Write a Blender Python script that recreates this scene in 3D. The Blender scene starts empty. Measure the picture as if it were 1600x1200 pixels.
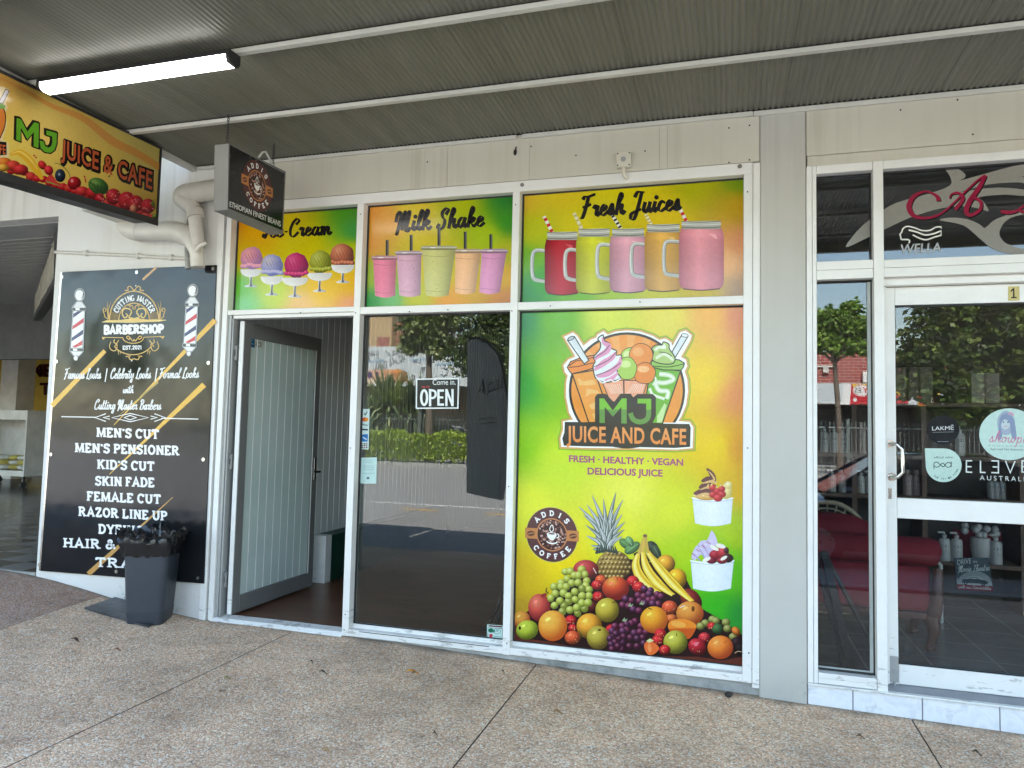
import bpy, bmesh, math, random
from mathutils import Vector, Matrix
from mathutils.geometry import tessellate_polygon
random.seed(7)
R_ = math.radians
S = bpy.context.scene
COL = S.collection
# ------------------------------------------------------------------ camera
CAM = Vector((0.0, -4.4926, 1.5))
FPX = 1126.76
def _cam_axes(a=-0.293410736, b=0.0625803125, c=-0.022764809):
    ca, sa, cp, sp = math.cos(a), math.sin(a), math.cos(b), math.sin(b)
    fwd = Vector((sa*cp, ca*cp, sp)); right = Vector((ca, -sa, 0)); down = -right.cross(fwd)
    cr, sr = math.cos(c), math.sin(c)
    return cr*right + sr*down, -sr*right + cr*down, fwd
AX, AD, AF = _cam_axes()
cam = bpy.data.objects.new("camera", bpy.data.cameras.new("camera"))
COL.objects.link(cam)
cam.matrix_world = Matrix(((AX.x, -AD.x, -AF.x, CAM.x), (AX.y, -AD.y, -AF.y, CAM.y), (AX.z, -AD.z, -AF.z, CAM.z), (0, 0, 0, 1)))
cam.data.sensor_width = 36.0
cam.data.lens = FPX/1600*36.0
cam.data.clip_start = 0.05; cam.data.clip_end = 2000
S.camera = cam
# ------------------------------------------------------------------ sky, sun, exposure
SUN_EL, SUN_AZ = R_(52), R_(12)
w = bpy.data.worlds.new("World"); S.world = w; w.use_nodes = True
nt = w.node_tree; nt.nodes.clear()
sky = nt.nodes.new("ShaderNodeTexSky"); sky.sky_type = 'NISHITA'; sky.sun_disc = False
sky.sun_elevation = SUN_EL; sky.sun_rotation = SUN_AZ; sky.air_density = 1.35; sky.dust_density = 1.0; sky.ozone_density = 1.0
bg = nt.nodes.new("ShaderNodeBackground"); bg.inputs[1].default_value = 0.125
out = nt.nodes.new("ShaderNodeOutputWorld")
nt.links.new(sky.outputs[0], bg.inputs[0]); nt.links.new(bg.outputs[0], out.inputs[0])
sun = bpy.data.objects.new("sun", bpy.data.lights.new("sun", 'SUN')); COL.objects.link(sun)
sun.data.energy = 5.0; sun.data.angle = R_(0.5); sun.data.color = (1.0, 0.955, 0.89)
_d = Vector((math.sin(SUN_AZ)*math.cos(SUN_EL), math.cos(SUN_AZ)*math.cos(SUN_EL), math.sin(SUN_EL)))
sun.rotation_euler = _d.to_track_quat('Z', 'Y').to_euler()
S.view_settings.view_transform = 'Standard'; S.view_settings.look = 'None'
S.view_settings.exposure = 3.05; S.view_settings.gamma = 1.0
S.cycles.max_bounces = 10; S.cycles.diffuse_bounces = 6; S.cycles.glossy_bounces = 4
S.cycles.transmission_bounces = 6; S.cycles.transparent_max_bounces = 16
S.cycles.caustics_reflective = False; S.cycles.caustics_refractive = False
S.cycles.use_denoising = True
# ------------------------------------------------------------------ measuring: a point of the photo taken to its real plane
def ray(x, y):
    return AX*((x-800)/FPX) + AD*((y-600)/FPX) + AF
def onY(x, y, c=0.0):
    r = ray(x, y); return CAM + r*((c-CAM.y)/r.y)
def onX(x, y, c):
    r = ray(x, y); return CAM + r*((c-CAM.x)/r.x)
def onZ(x, y, c=0.0):
    r = ray(x, y); return CAM + r*((c-CAM.z)/r.z)
GLASS_Y = 0.07
def mir(x, y, Y):          # what the window shows mirrored, at its real place across the street
    p = onY(x, y, 2*GLASS_Y - Y); return Vector((p.x, Y, p.z))
# ------------------------------------------------------------------ helpers
def lin(c, k=1.0):
    o = []
    for u in c[:3]:
        u = u/255.0
        o.append((u/12.92 if u <= 0.04045 else ((u+0.055)/1.055)**2.4)*k)
    return tuple(o)
WP = {}
def tag(o, label, cat, group=None):
    o['label'] = label; o['category'] = cat
    if group: o['group'] = group
    return o
def thing(name, label, cat, loc=(0, 0, 0), group=None):
    o = bpy.data.objects.new(name, None); COL.objects.link(o)
    o.location = loc; o.empty_display_size = 0.1
    WP[o.name] = Vector(loc)
    return tag(o, label, cat, group)
class MB:
    def __init__(self): self.v = []; self.f = []; self.c = []; self.hasc = False
    def vert(self, p, c=None):
        self.v.append(tuple(p)); self.c.append(c if c else (1, 1, 1))
        if c: self.hasc = True
        return len(self.v)-1
    def quad(self, *ps, c=None):
        self.f.append([self.vert(p, c) for p in ps]); return self
    def box(self, x0, x1, y0, y1, z0, z1, c=None):
        i = len(self.v)
        for z in (z0, z1):
            for (x, y) in ((x0, y0), (x1, y0), (x1, y1), (x0, y1)): self.vert((x, y, z), c)
        for q in ((3, 2, 1, 0), (4, 5, 6, 7), (0, 1, 5, 4), (1, 2, 6, 5), (2, 3, 7, 6), (3, 0, 4, 7)):
            self.f.append([i+k for k in q])
        return self
    def obox(self, c, ax, ay, az, col=None):       # oriented box: centre and half axes
        i = len(self.v); c = Vector(c); ax = Vector(ax); ay = Vector(ay); az = Vector(az)
        for s in (-1, 1):
            for (a, b) in ((-1, -1), (1, -1), (1, 1), (-1, 1)): self.vert(c + ax*a + ay*b + az*s, col)
        for q in ((3, 2, 1, 0), (4, 5, 6, 7), (0, 1, 5, 4), (1, 2, 6, 5), (2, 3, 7, 6), (3, 0, 4, 7)):
            self.f.append([i+k for k in q])
        return self
    def bar(self, a, b, wx, wz, up=(0, 0, 1)):
        a = Vector(a); b = Vector(b); d = (b-a); L = d.length; d.normalize(); u = Vector(up)
        s = d.cross(u)
        if s.length < 1e-4: s = d.cross(Vector((1, 0, 0)))
        s.normalize(); u = s.cross(d)
        return self.obox((a+b)/2, d*(L/2), s*(wx/2), u*(wz/2))
    def tube(self, path, r, n=12, cap=True, c=None):
        P = [Vector(p) for p in path]; rr = r if isinstance(r, (list, tuple)) else [r]*len(P)
        rings = []; prev = None
        for k, p in enumerate(P):
            t = (P[min(k+1, len(P)-1)] - P[max(k-1, 0)])
            t = t.normalized() if t.length > 1e-9 else Vector((0, 0, 1))
            if prev is None:
                a = t.cross(Vector((0, 0, 1)));
                if a.length < 1e-3: a = t.cross(Vector((1, 0, 0)))
            else:
                a = prev - t*prev.dot(t)
                if a.length < 1e-4: a = t.cross(Vector((0, 0, 1)))
            a.normalize(); prev = a; b = t.cross(a)
            rings.append([self.vert(p + (a*math.cos(2*math.pi*j/n) + b*math.sin(2*math.pi*j/n))*rr[k], c) for j in range(n)])
        for A, B in zip(rings, rings[1:]):
            for j in range(n): self.f.append([A[j], A[(j+1) % n], B[(j+1) % n], B[j]])
        if cap: self.f.append(rings[0][::-1]); self.f.append(rings[-1])
        return self
    def lathe(self, prof, c, n=20, col=None, sx=1.0, sy=1.0):
        rings = []
        for (r, z) in prof:
            rings.append([self.vert((c[0]+sx*r*math.cos(2*math.pi*j/n), c[1]+sy*r*math.sin(2*math.pi*j/n), c[2]+z), col) for j in range(n)])
        for A, B in zip(rings, rings[1:]):
            for j in range(n): self.f.append([A[j], A[(j+1) % n], B[(j+1) % n], B[j]])
        self.f.append(rings[0][::-1]); self.f.append(rings[-1]); return self
    def ball(self, c, r, n=10, m=7, col=None):
        r = r if isinstance(r, (tuple, list)) else (r, r, r)
        rings = []
        for i in range(m+1):
            t = math.pi*i/m
            rings.append([self.vert((c[0]+r[0]*math.sin(t)*math.cos(2*math.pi*j/n), c[1]+r[1]*math.sin(t)*math.sin(2*math.pi*j/n), c[2]-r[2]*math.cos(t)), col) for j in range(n)])
        for A, B in zip(rings, rings[1:]):
            for j in range(n): self.f.append([A[j], A[(j+1) % n], B[(j+1) % n], B[j]])
        return self
    def prism(self, poly, d, c=None):              # planar polygon (3d) swept by vector d
        poly = [Vector(p) for p in poly]; d = Vector(d); n = len(poly)
        A = [self.vert(p, c) for p in poly]; B = [self.vert(p+d, c) for p in poly]
        tris = tessellate_polygon([poly])
        for t in tris:
            self.f.append([A[t[2]], A[t[1]], A[t[0]]]); self.f.append([B[t[0]], B[t[1]], B[t[2]]])
        for k in range(n): self.f.append([A[k], A[(k+1) % n], B[(k+1) % n], B[k]])
        return self
    def build(self, name, mat, parent=None, smooth=None, bevel=0.0, seg=2, normals=True):
        off = Vector((0, 0, 0))
        if parent is not None: off = WP[parent.name]
        me = bpy.data.meshes.new(name)
        me.from_pydata([(p[0]-off.x, p[1]-off.y, p[2]-off.z) for p in self.v], [], self.f)
        if self.hasc:
            at = me.color_attributes.new("Col", 'FLOAT_COLOR', 'POINT')
            flat = []
            for c in self.c: flat.extend((c[0], c[1], c[2], 1.0))
            at.data.foreach_set("color", flat)
        if normals:
            bm = bmesh.new(); bm.from_mesh(me); bmesh.ops.recalc_face_normals(bm, faces=bm.faces); bm.to_mesh(me); bm.free()
        me.update()
        if smooth is not None:
            me.polygons.foreach_set("use_smooth", [True]*len(me.polygons))
            me.set_sharp_from_angle(angle=R_(smooth))
        o = bpy.data.objects.new(name, me); COL.objects.link(o)
        me.materials.append(mat)
        if parent is not None: o.parent = parent
        WP[o.name] = off
        if bevel > 0:
            b = o.modifiers.new("bevel", 'BEVEL'); b.width = bevel; b.segments = seg; b.limit_method = 'ANGLE'; b.angle_limit = R_(40)
        return o
def struct(o): o['kind'] = 'structure'; return o
# ------------------------------------------------------------------ materials
class NT:
    def __init__(self, name):
        self.m = bpy.data.materials.new(name); self.m.use_nodes = True
        self.t = self.m.node_tree; self.b = self.t.nodes["Principled BSDF"]; self._co = None
    def n(self, typ, **kw):
        x = self.t.nodes.new("ShaderNode"+typ)
        for k, v in kw.items():
            if k in x.inputs.keys(): self.put(x.inputs[k], v)
            else: setattr(x, k, v)
        return x
    def put(self, s, v):
        if hasattr(v, 'is_output'): self.t.links.new(v, s)
        elif hasattr(v, 'outputs'): self.t.links.new(v.outputs[0], s)
        else: s.default_value = v
    def co(self):
        if self._co is None: self._co = self.n("TexCoord").outputs['Object']
        return self._co
    def geo(self):
        return self.n("NewGeometry").outputs['Position']
    def noise(self, scale, detail=4, rough=0.55, vec=None, dist=0.0):
        x = self.n("TexNoise", Scale=scale, Detail=detail, Roughness=rough, Distortion=dist); self.put(x.inputs['Vector'], vec if vec is not None else self.co()); return x
    def scale(self, v, s):
        x = self.n("Mapping"); self.put(x.inputs['Vector'], v); x.inputs['Scale'].default_value = s; return x.outputs[0]
    def ramp(self, fac, stops, interp='LINEAR'):
        x = self.n("ValToRGB"); x.color_ramp.interpolation = interp; e = x.color_ramp.elements
        while len(e) > 1: e.remove(e[-1])
        e[0].position = stops[0][0]; e[0].color = tuple(stops[0][1])+(1,)
        for p, c in stops[1:]:
            k = e.new(p); k.color = tuple(c)+(1,)
        self.put(x.inputs[0], fac); return x.outputs[0]
    def mix(self, f, a, b, mode='MIX'):
        x = self.n("Mix", data_type='RGBA', blend_type=mode)
        self.put(x.inputs[0], f)
        for s, v in ((x.inputs[6], a), (x.inputs[7], b)):
            self.put(s, (tuple(v)+(1,)) if isinstance(v, (tuple, list)) and len(v) == 3 else v)
        return x.outputs[2]
    def math(self, op, a, b=0.0, clamp=False):
        x = self.n("Math", operation=op); x.use_clamp = clamp; self.put(x.inputs[0], a); self.put(x.inputs[1], b); return x.outputs[0]
    def bump(self, h, strength=0.3, dist=0.01):
        x = self.n("Bump"); x.inputs['Strength'].default_value = strength; x.inputs['Distance'].default_value = dist
        self.put(x.inputs['Height'], h); self.put(self.b.inputs['Normal'], x.outputs[0]); return x
    def base(self, c): self.put(self.b.inputs['Base Color'], (tuple(c)+(1,)) if isinstance(c, (tuple, list)) and len(c) == 3 else c)
    def rough(self, r): self.put(self.b.inputs['Roughness'], r)
def bw(v): return (v, v, v)
def plain(name, c, rough=0.5, metal=0.0, var=0.12, vs=6.0, bump=0.0, spec=0.5):
    m = NT(name); c = tuple(c)
    nz = m.noise(vs, 5)
    f = m.ramp(nz.outputs[0], [(0.3, tuple(u*(1-var) for u in c)), (0.7, tuple(min(1, u*(1+var)) for u in c))])
    m.base(f); m.rough(m.ramp(m.noise(vs*2.3).outputs[0], [(0.3, bw(max(0, rough-0.06))), (0.7, bw(min(1, rough+0.08)))]))
    m.b.inputs['Metallic'].default_value = metal; m.b.inputs['Specular IOR Level'].default_value = spec
    if bump: m.bump(m.noise(vs*12, 3).outputs[0], bump, 0.004)
    return m.m
def printed(name, rough=0.38, bump=0.0, spec=0.4):
    m = NT(name); a = m.n("Attribute", attribute_name="Col"); g = m.geo()
    sp = m.ramp(m.noise(55, 6, .7, vec=g).outputs[0], [(.32, bw(.93)), (.5, bw(1.0)), (.68, bw(1.06))])      # print grain and handling marks
    fade = m.ramp(m.noise(1.6, 4, .6, vec=g).outputs[0], [(.3, (.95, .95, .95)), (.7, (1.04, 1.04, 1.03))])
    m.base(m.mix(1, m.mix(1, a.outputs['Color'], sp, 'MULTIPLY'), fade, 'MULTIPLY')); m.rough(m.ramp(m.noise(5, 3, vec=g).outputs[0], [(.3, bw(max(.05, rough-.07))), (.7, bw(rough+.07))]))
    m.b.inputs['Specular IOR Level'].default_value = spec
    if bump: m.bump(m.noise(2.6, 3, vec=g).outputs[0], bump, 0.03)
    return m.m
def glass(name, f0=0.06, tint=(0.93, 0.96, 0.95), dirt=0.0, dcol=(0.6, 0.6, 0.58)):
    m = NT(name); t = m.t; t.nodes.remove(m.b)
    tr = m.n("BsdfTransparent"); tr.inputs[0].default_value = tint+(1,)
    gl = m.n("BsdfGlossy"); gl.inputs['Roughness'].default_value = 0.0
    g = m.n("NewGeometry"); d = m.n("VectorMath", operation='DOT_PRODUCT')
    m.put(d.inputs[0], g.outputs['Normal']); m.put(d.inputs[1], g.outputs['Incoming'])
    c = m.math('SUBTRACT', 1.0, m.math('ABSOLUTE', d.outputs['Value']), True)
    fr = m.math('ADD', f0, m.math('MULTIPLY', m.math('POWER', c, 5.0), 1-f0), True)      # Schlick, the same from both sides
    mx = m.n("MixShader"); m.put(mx.inputs[0], fr); t.links.new(tr.outputs[0], mx.inputs[1]); t.links.new(gl.outputs[0], mx.inputs[2])
    last = mx
    if dirt:
        df = m.n("BsdfDiffuse"); df.inputs[0].default_value = dcol+(1,)
        m2 = m.n("MixShader"); m.put(m2.inputs[0], m.math('MULTIPLY', m.ramp(m.noise(1.5, 3).outputs[0], [(.3, bw(.5)), (.7, bw(.62))]), dirt)); t.links.new(mx.outputs[0], m2.inputs[1]); t.links.new(df.outputs[0], m2.inputs[2]); last = m2
    t.links.new(last.outputs[0], t.nodes["Material Output"].inputs[0]); return m.m
# ------------------------------------------------------------------ flat printed artwork: shapes laid in thin layers on a sign or a poster
STEP = 0.000008
class Art:
    """fn maps 2D drawing units to a point on the sign's own plane, nrm points off its face."""
    def __init__(self, fn, nrm, k=0.8):
        self.fn = fn; self.nrm = Vector(nrm); self.z = 0; self.k = k; self.mb = MB(); self.ox = self.oy = 0.0; self.s = 1.0
    def xf(self, ox=0.0, oy=0.0, s=1.0): self.ox, self.oy, self.s = ox, oy, s; return self
    def P(self, p, dz=0): return self.fn(self.ox+p[0]*self.s, self.oy+p[1]*self.s) + self.nrm*((self.z+dz)*STEP)
    def C(self, c): return lin(c, self.k)
    def part(self, name, mat, parent):
        o = self.mb.build(name, mat, parent, normals=False); self.mb = MB(); return o
    def poly(self, pts, col):
        self.z += 1; pts = [(float(a), float(b)) for a, b in pts]
        vs = [self.mb.vert(self.P(p), self.C(col(*p) if callable(col) else col)) for p in pts]
        for t in tessellate_polygon([[Vector((a, b, 0)) for a, b in pts]]): self.mb.f.append([vs[i] for i in t])
    def grid(self, c4, fcol, nx=24, ny=24):       # four corners TL TR BR BL, smooth colour field
        self.z += 1; tl, tr, br, bl = c4; ids = []
        for j in range(ny+1):
            v = j/ny
            for i in range(nx+1):
                u = i/nx
                x = (tl[0]*(1-u)+tr[0]*u)*(1-v) + (bl[0]*(1-u)+br[0]*u)*v
                y = (tl[1]*(1-u)+tr[1]*u)*(1-v) + (bl[1]*(1-u)+br[1]*u)*v
                ids.append(self.mb.vert(self.P((x, y)), self.C(fcol(x, y))))
        for j in range(ny):
            for i in range(nx):
                a = j*(nx+1)+i; self.mb.f.append([ids[a], ids[a+1], ids[a+nx+2], ids[a+nx+1]])
    def ell(self, cx, cy, rx, ry=None, col=(255, 0, 0), rot=0.0, hi=None, lo=None, n=22, hx=-0.35, hy=-0.4, wob=0.0, seed=0):
        """filled ellipse; with hi/lo a printed round shade from hi (near the light) through col to lo (far rim)"""
        ry = rx if ry is None else ry; self.z += 1; rot = R_(rot); cr, sr = math.cos(rot), math.sin(rot); rg = random.Random(seed+int(cx*7)+int(cy*13))
        wb = [1+wob*(rg.random()-0.5)*2 for _ in range(n)]
        def at(t, j):
            a = 2*math.pi*j/n; x = rx*t*wb[j % n]*math.cos(a); y = ry*t*wb[j % n]*math.sin(a); return (cx+x*cr-y*sr, cy+x*sr+y*cr)
        if hi is None and lo is None:
            vs = [self.mb.vert(self.P(at(1, j)), self.C(col)) for j in range(n)]; self.mb.f.append(vs); return
        hi = hi or col; lo = lo or col
        def shade(t, j):
            a = 2*math.pi*j/n + rot; x = t*math.cos(a); y = t*math.sin(a); d = math.hypot(x-hx, y-hy)/1.45
            if d < 0.42: u = d/0.42; A, B = hi, col
            else: u = min(1, (d-0.42)/0.5); A, B = col, lo
            return tuple(A[i]*(1-u)+B[i]*u for i in range(3))
        K = 5; c0 = self.mb.vert(self.P((cx, cy)), self.C(shade(0, 0))); prev = None
        for k in range(1, K+1):
            ring = [self.mb.vert(self.P(at(k/K, j)), self.C(shade(k/K, j))) for j in range(n)]
            for j in range(n):
                if prev is None: self.mb.f.append([c0, ring[j], ring[(j+1) % n]])
                else: self.mb.f.append([prev[j], ring[j], ring[(j+1) % n], prev[(j+1) % n]])
            prev = ring
    def ring(self, cx, cy, rx, ry, wd, col, a0=0, a1=360, n=40, rot=0):
        pts = []
        for k in range(n+1):
            a = R_(a0+(a1-a0)*k/n); x = rx*math.cos(a); y = ry*math.sin(a); c, s = math.cos(R_(rot)), math.sin(R_(rot)); pts.append((cx+x*c-y*s, cy+x*s+y*c))
        self.stroke(pts, wd, col)
    def stroke(self, pts, wd, col, closed=False, smooth=0, nib=None, cap=False, newz=True):
        """ribbon along a line; wd number or list; nib=(angle, thin ratio) writes like a broad brush"""
        if newz: self.z += 1
        if isinstance(wd, (list, tuple)) and smooth: wd = resample(wd, len(pts)*smooth if not closed else len(pts)*smooth)
        if smooth: pts = catmull(pts, smooth, closed)
        P = [Vector((p[0], p[1])) for p in pts]
        Q = [P[0]]
        for p in P[1:]:
            if (p-Q[-1]).length > 1e-6: Q.append(p)
        P = Q
        if closed: P.append(P[0].copy())
        n = len(P)
        if n < 2: return
        W = wd if isinstance(wd, (list, tuple)) else [wd]*n
        if len(W) != n: W = resample(W, n)
        L = []; Rr = []
        for k in range(n):
            if closed: a = P[k]-P[(k-1) % (n-1)] if k else P[0]-P[n-2]; b = P[(k+1) % (n-1)]-P[k] if k < n-1 else P[1]-P[0]
            else: a = P[k]-P[max(k-1, 0)]; b = P[min(k+1, n-1)]-P[k]
            if a.length < 1e-9: a = b
            if b.length < 1e-9: b = a
            a = a.normalized(); b = b.normalized(); t = a+b
            t = t.normalized() if t.length > 0.2 else a
            nn = Vector((-t.y, t.x)); m = max(0.55, abs(nn.dot(Vector((-a.y, a.x)))))
            h = W[k]/2/m
            if nib: h *= nib[1]+(1-nib[1])*abs(math.sin(math.atan2(t.y, t.x)-nib[0]))**1.3
            L.append(P[k]+nn*h); Rr.append(P[k]-nn*h)
            if cap and not closed and k in (0, n-1):
                e = (b if k else -a)*(W[k]*0.32); L[-1] = L[-1]+e*0.6; Rr[-1] = Rr[-1]+e*0.6
        cc = [self.C(col(p.x, p.y) if callable(col) else col) for p in P]
        li = [self.mb.vert(self.P(p), cc[k]) for k, p in enumerate(L)]; ri = [self.mb.vert(self.P(p), cc[k]) for k, p in enumerate(Rr)]
        for k in range(n-1): self.mb.f.append([li[k], li[k+1], ri[k+1], ri[k]])
    # -------- lettering
    def sans(self, s, p0, p1, h, col, bold=0.0, ey=None, space=1.0, shear=0.0):
        """plain capitals from the built-in face, fitted between two ends of the baseline"""
        me = text_mesh(s, bold, space); xs = [v[0] for v in me[0]]; ys = [v[1] for v in me[0]]
        x0, x1 = min(xs), max(xs); H = max(max(ys), .55)-max(0, -min(ys))*.0; H = H if H > .6 else .73
        e = ((p1[0]-p0[0])/(x1-x0), (p1[1]-p0[1])/(x1-x0)); u = ey or (0.0, -1.0)
        self.z += 1; vs = []
        for (x, y) in me[0]:
            yy = y/H*h; q = (p0[0]+(x-x0)*e[0]+u[0]*yy+shear*yy, p0[1]+(x-x0)*e[1]+u[1]*yy)
            vs.append(self.mb.vert(self.P(q), self.C(col(*q) if callable(col) else col)))
        for f in me[1]: self.mb.f.append([vs[i] for i in f])
    def glyphs(self, font, s, p0, p1, h, col, wt, nib=None, ey=None, shear=0.0, serif=0.0, gap=0.12):
        adv = []; x = 0
        for ch in s:
            g = font.get(ch); adv.append(x); x += (g[0]+gap) if g else 0.35
        tot = x-gap; e = ((p1[0]-p0[0])/tot, (p1[1]-p0[1])/tot); u = ey or (0.0, -1.0)
        def M(gx, gy, o): return (p0[0]+(gx+o)*e[0]+u[0]*gy*h+shear*gy*h, p0[1]+(gx+o)*e[1]+u[1]*gy*h)
        z0 = self.z; zm = z0
        for ch, o in zip(s, adv):
            g = font.get(ch)
            if not g: continue
            self.z = z0
            for st in g[1]:
                cur = isinstance(st, dict); pts = st['c'] if cur else st
                q = [M(a, b, o) for a, b in pts]
                if len(q) == 1: self.ell(q[0][0], q[0][1], wt*0.62, None, col, n=10); continue
                self.stroke(q, wt, col, smooth=5 if cur else 0, nib=nib, cap=cur)
                if serif and not (cur and st.get('n')):
                    for (ea, eb) in ((pts[0], pts[1]), (pts[-1], pts[-2])):
                        dx, dy = ea[0]-eb[0], ea[1]-eb[1]
                        if (abs(ea[1]) < 0.02 or abs(ea[1]-1) < 0.02) and abs(dy) > abs(dx)*1.1 and not cur:
                            yy = ea[1]+(0.065 if ea[1] < 0.5 else -0.065)
                            self.stroke([M(ea[0]-serif, yy, o), M(ea[0]+serif, yy, o)], h*0.13, col)
            zm = max(zm, self.z)
        self.z = zm
def resample(w, n):
    o = []
    for k in range(n):
        t = k/(n-1)*(len(w)-1); i = min(int(t), len(w)-2); o.append(w[i]*(1-(t-i))+w[i+1]*(t-i))
    return o
def catmull(pts, m=6, closed=False):
    P = [Vector((p[0], p[1])) if len(p) == 2 else Vector(p) for p in pts]; n = len(P); o = []
    rng = n if closed else n-1
    for i in range(rng):
        p0 = P[(i-1) % n] if closed or i > 0 else P[0]; p1 = P[i]; p2 = P[(i+1) % n]; p3 = P[(i+2) % n] if closed or i+2 < n else P[-1]
        for k in range(m):
            t = k/m; o.append(0.5*((2*p1)+(p2-p0)*t+(2*p0-5*p1+4*p2-p3)*t*t+(3*p1-p0-3*p2+p3)*t*t*t))
    if not closed: o.append(P[-1])
    return o
_TM = {}
def text_mesh(s, bold=0.0, space=1.0):
    k = (s, bold, space)
    if k in _TM: return _TM[k]
    cu = bpy.data.curves.new("lettering", 'FONT'); cu.body = s; cu.offset = bold; cu.resolution_u = 3; cu.fill_mode = 'FRONT'; cu.space_character = space
    o = bpy.data.objects.new("lettering", cu); COL.objects.link(o)
    bpy.context.view_layer.update()
    me = o.evaluated_get(bpy.context.evaluated_depsgraph_get()).to_mesh()
    r = ([(v.co.x, v.co.y) for v in me.vertices], [list(p.vertices) for p in me.polygons])
    o.evaluated_get(bpy.context.evaluated_depsgraph_get()).to_mesh_clear()
    bpy.data.objects.remove(o); bpy.data.curves.remove(cu); _TM[k] = r
    return r
def A(cx, cy, rx, ry, a0, a1, n=8): return [(cx+rx*math.cos(R_(a0+(a1-a0)*k/n)), cy+ry*math.sin(R_(a0+(a1-a0)*k/n))) for k in range(n+1)]
# slab capitals: skeleton strokes in a box of height 1
_i = 0.07; _t = 1-_i
SLAB = {
 'A': (.82, [[(.09, 0), (.41, .97), (.73, 0)], [(.2, .33), (.62, .33)]]), 'B': (.7, [[(.14, 0), (.14, 1)], [(.05, _t), (.38, _t)]+A(.38, .74, .22, .19, 90, -90)+[(.14, .53)], [(.05, _i), (.38, _i)]+A(.38, .3, .26, .23, -90, 90)+[(.14, .53)]]),
 'C': (.72, [A(.38, .5, .3, .43, 42, 318, 14), [(.62, .68), (.62, .96)]]), 'D': (.76, [[(.14, 0), (.14, 1)], [(.05, _t), (.34, _t)]+A(.34, .5, .33, .43, 90, -90, 12)+[(.05, _i)]]),
 'E': (.66, [[(.14, 0), (.14, 1)], [(.05, _t), (.58, _t)], [(.05, _i), (.6, _i)], [(.14, .5), (.46, .5)], [(.55, .76), (.55, .97)], [(.57, .03), (.57, .27)]]), 'F': (.64, [[(.14, 0), (.14, 1)], [(.05, _t), (.58, _t)], [(.14, .5), (.46, .5)], [(.55, .74), (.55, .97)]]),
 'G': (.78, [A(.38, .5, .3, .43, 42, 300, 14)+[(.63, .12), (.63, .45)], [(.44, .43), (.74, .43)]]), 'H': (.82, [[(.15, 0), (.15, 1)], [(.67, 0), (.67, 1)], [(.15, .5), (.67, .5)]]),
 'I': (.36, [[(.18, 0), (.18, 1)]]), 'K': (.8, [[(.15, 0), (.15, 1)], [(.66, 1), (.2, .42)], [(.34, .6), (.68, 0)]]), 'L': (.64, [[(.14, 0), (.14, 1)], [(.05, _i), (.58, _i)], [(.56, .03), (.56, .3)]]),
 'M': (.98, [[(.13, 0), (.16, 1)], [(.16, .98), (.49, .12), (.82, .98)], [(.85, 0), (.82, 1)]]), 'N': (.82, [[(.15, 0), (.15, 1)], [(.15, .98), (.67, .04)], [(.67, 0), (.67, 1)]]),
 'O': (.78, [A(.39, .5, .31, .43, 0, 360, 20)]), 'P': (.68, [[(.14, 0), (.14, 1)], [(.05, _t), (.36, _t)]+A(.36, .71, .24, .22, 90, -90)+[(.14, .49)]]),
 'R': (.8, [[(.14, 0), (.14, 1)], [(.05, _t), (.36, _t)]+A(.36, .72, .23, .21, 90, -90)+[(.14, .51)], [(.36, .5), (.68, 0)]]),
 'S': (.66, [{'c': [(.56, .78), (.46, .92), (.3, .93), (.13, .84), (.14, .63), (.33, .53), (.52, .42), (.56, .22), (.42, .08), (.26, .07), (.1, .2)], 'n': 1}, [(.57, .72), (.57, .97)], [(.09, .03), (.09, .28)]]),
 'T': (.74, [[(.37, 0), (.37, .96)], [(.04, _t), (.7, _t)], [(.08, .74), (.08, .97)], [(.66, .74), (.66, .97)]]), 'U': (.8, [[(.15, 1), (.15, .36)]+A(.4, .36, .25, .29, 180, 360, 10)+[(.65, 1)]]),
 'Y': (.8, [[(.4, 0), (.4, .45)], [(.1, 1), (.4, .44)], [(.7, 1), (.4, .44)]]), 'Z': (.7, [[(.08, _t), (.6, _t)], [(.58, .93), (.1, .07)], [(.08, _i), (.62, _i)], [(.1, .72), (.1, .97)], [(.6, .03), (.6, .28)]]),
 '&': (.86, [{'c': [(.8, .08), (.6, .28), (.28, .7), (.3, .9), (.46, .92), (.52, .76), (.36, .6), (.12, .36), (.14, .12), (.34, .06), (.56, .2), (.7, .48)], 'n': 1}]),
 "'": (.2, [[(.12, .95), (.08, .72)]]), '.': (.22, [[(.1, .07)]]), '|': (.12, [[(.06, -.2), (.06, 1.1)]]),
 '2': (.62, [{'c': [(.1, .72), (.16, .9), (.32, .95), (.5, .86), (.5, .66), (.1, .09)], 'n': 1}, [(.08, _i), (.56, _i)]]), '0': (.62, [A(.31, .5, .23, .44, 0, 360, 18)]), '1': (.42, [[(.22, 0), (.22, .97)], [(.22, .95), (.06, .78)]])}
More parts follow.
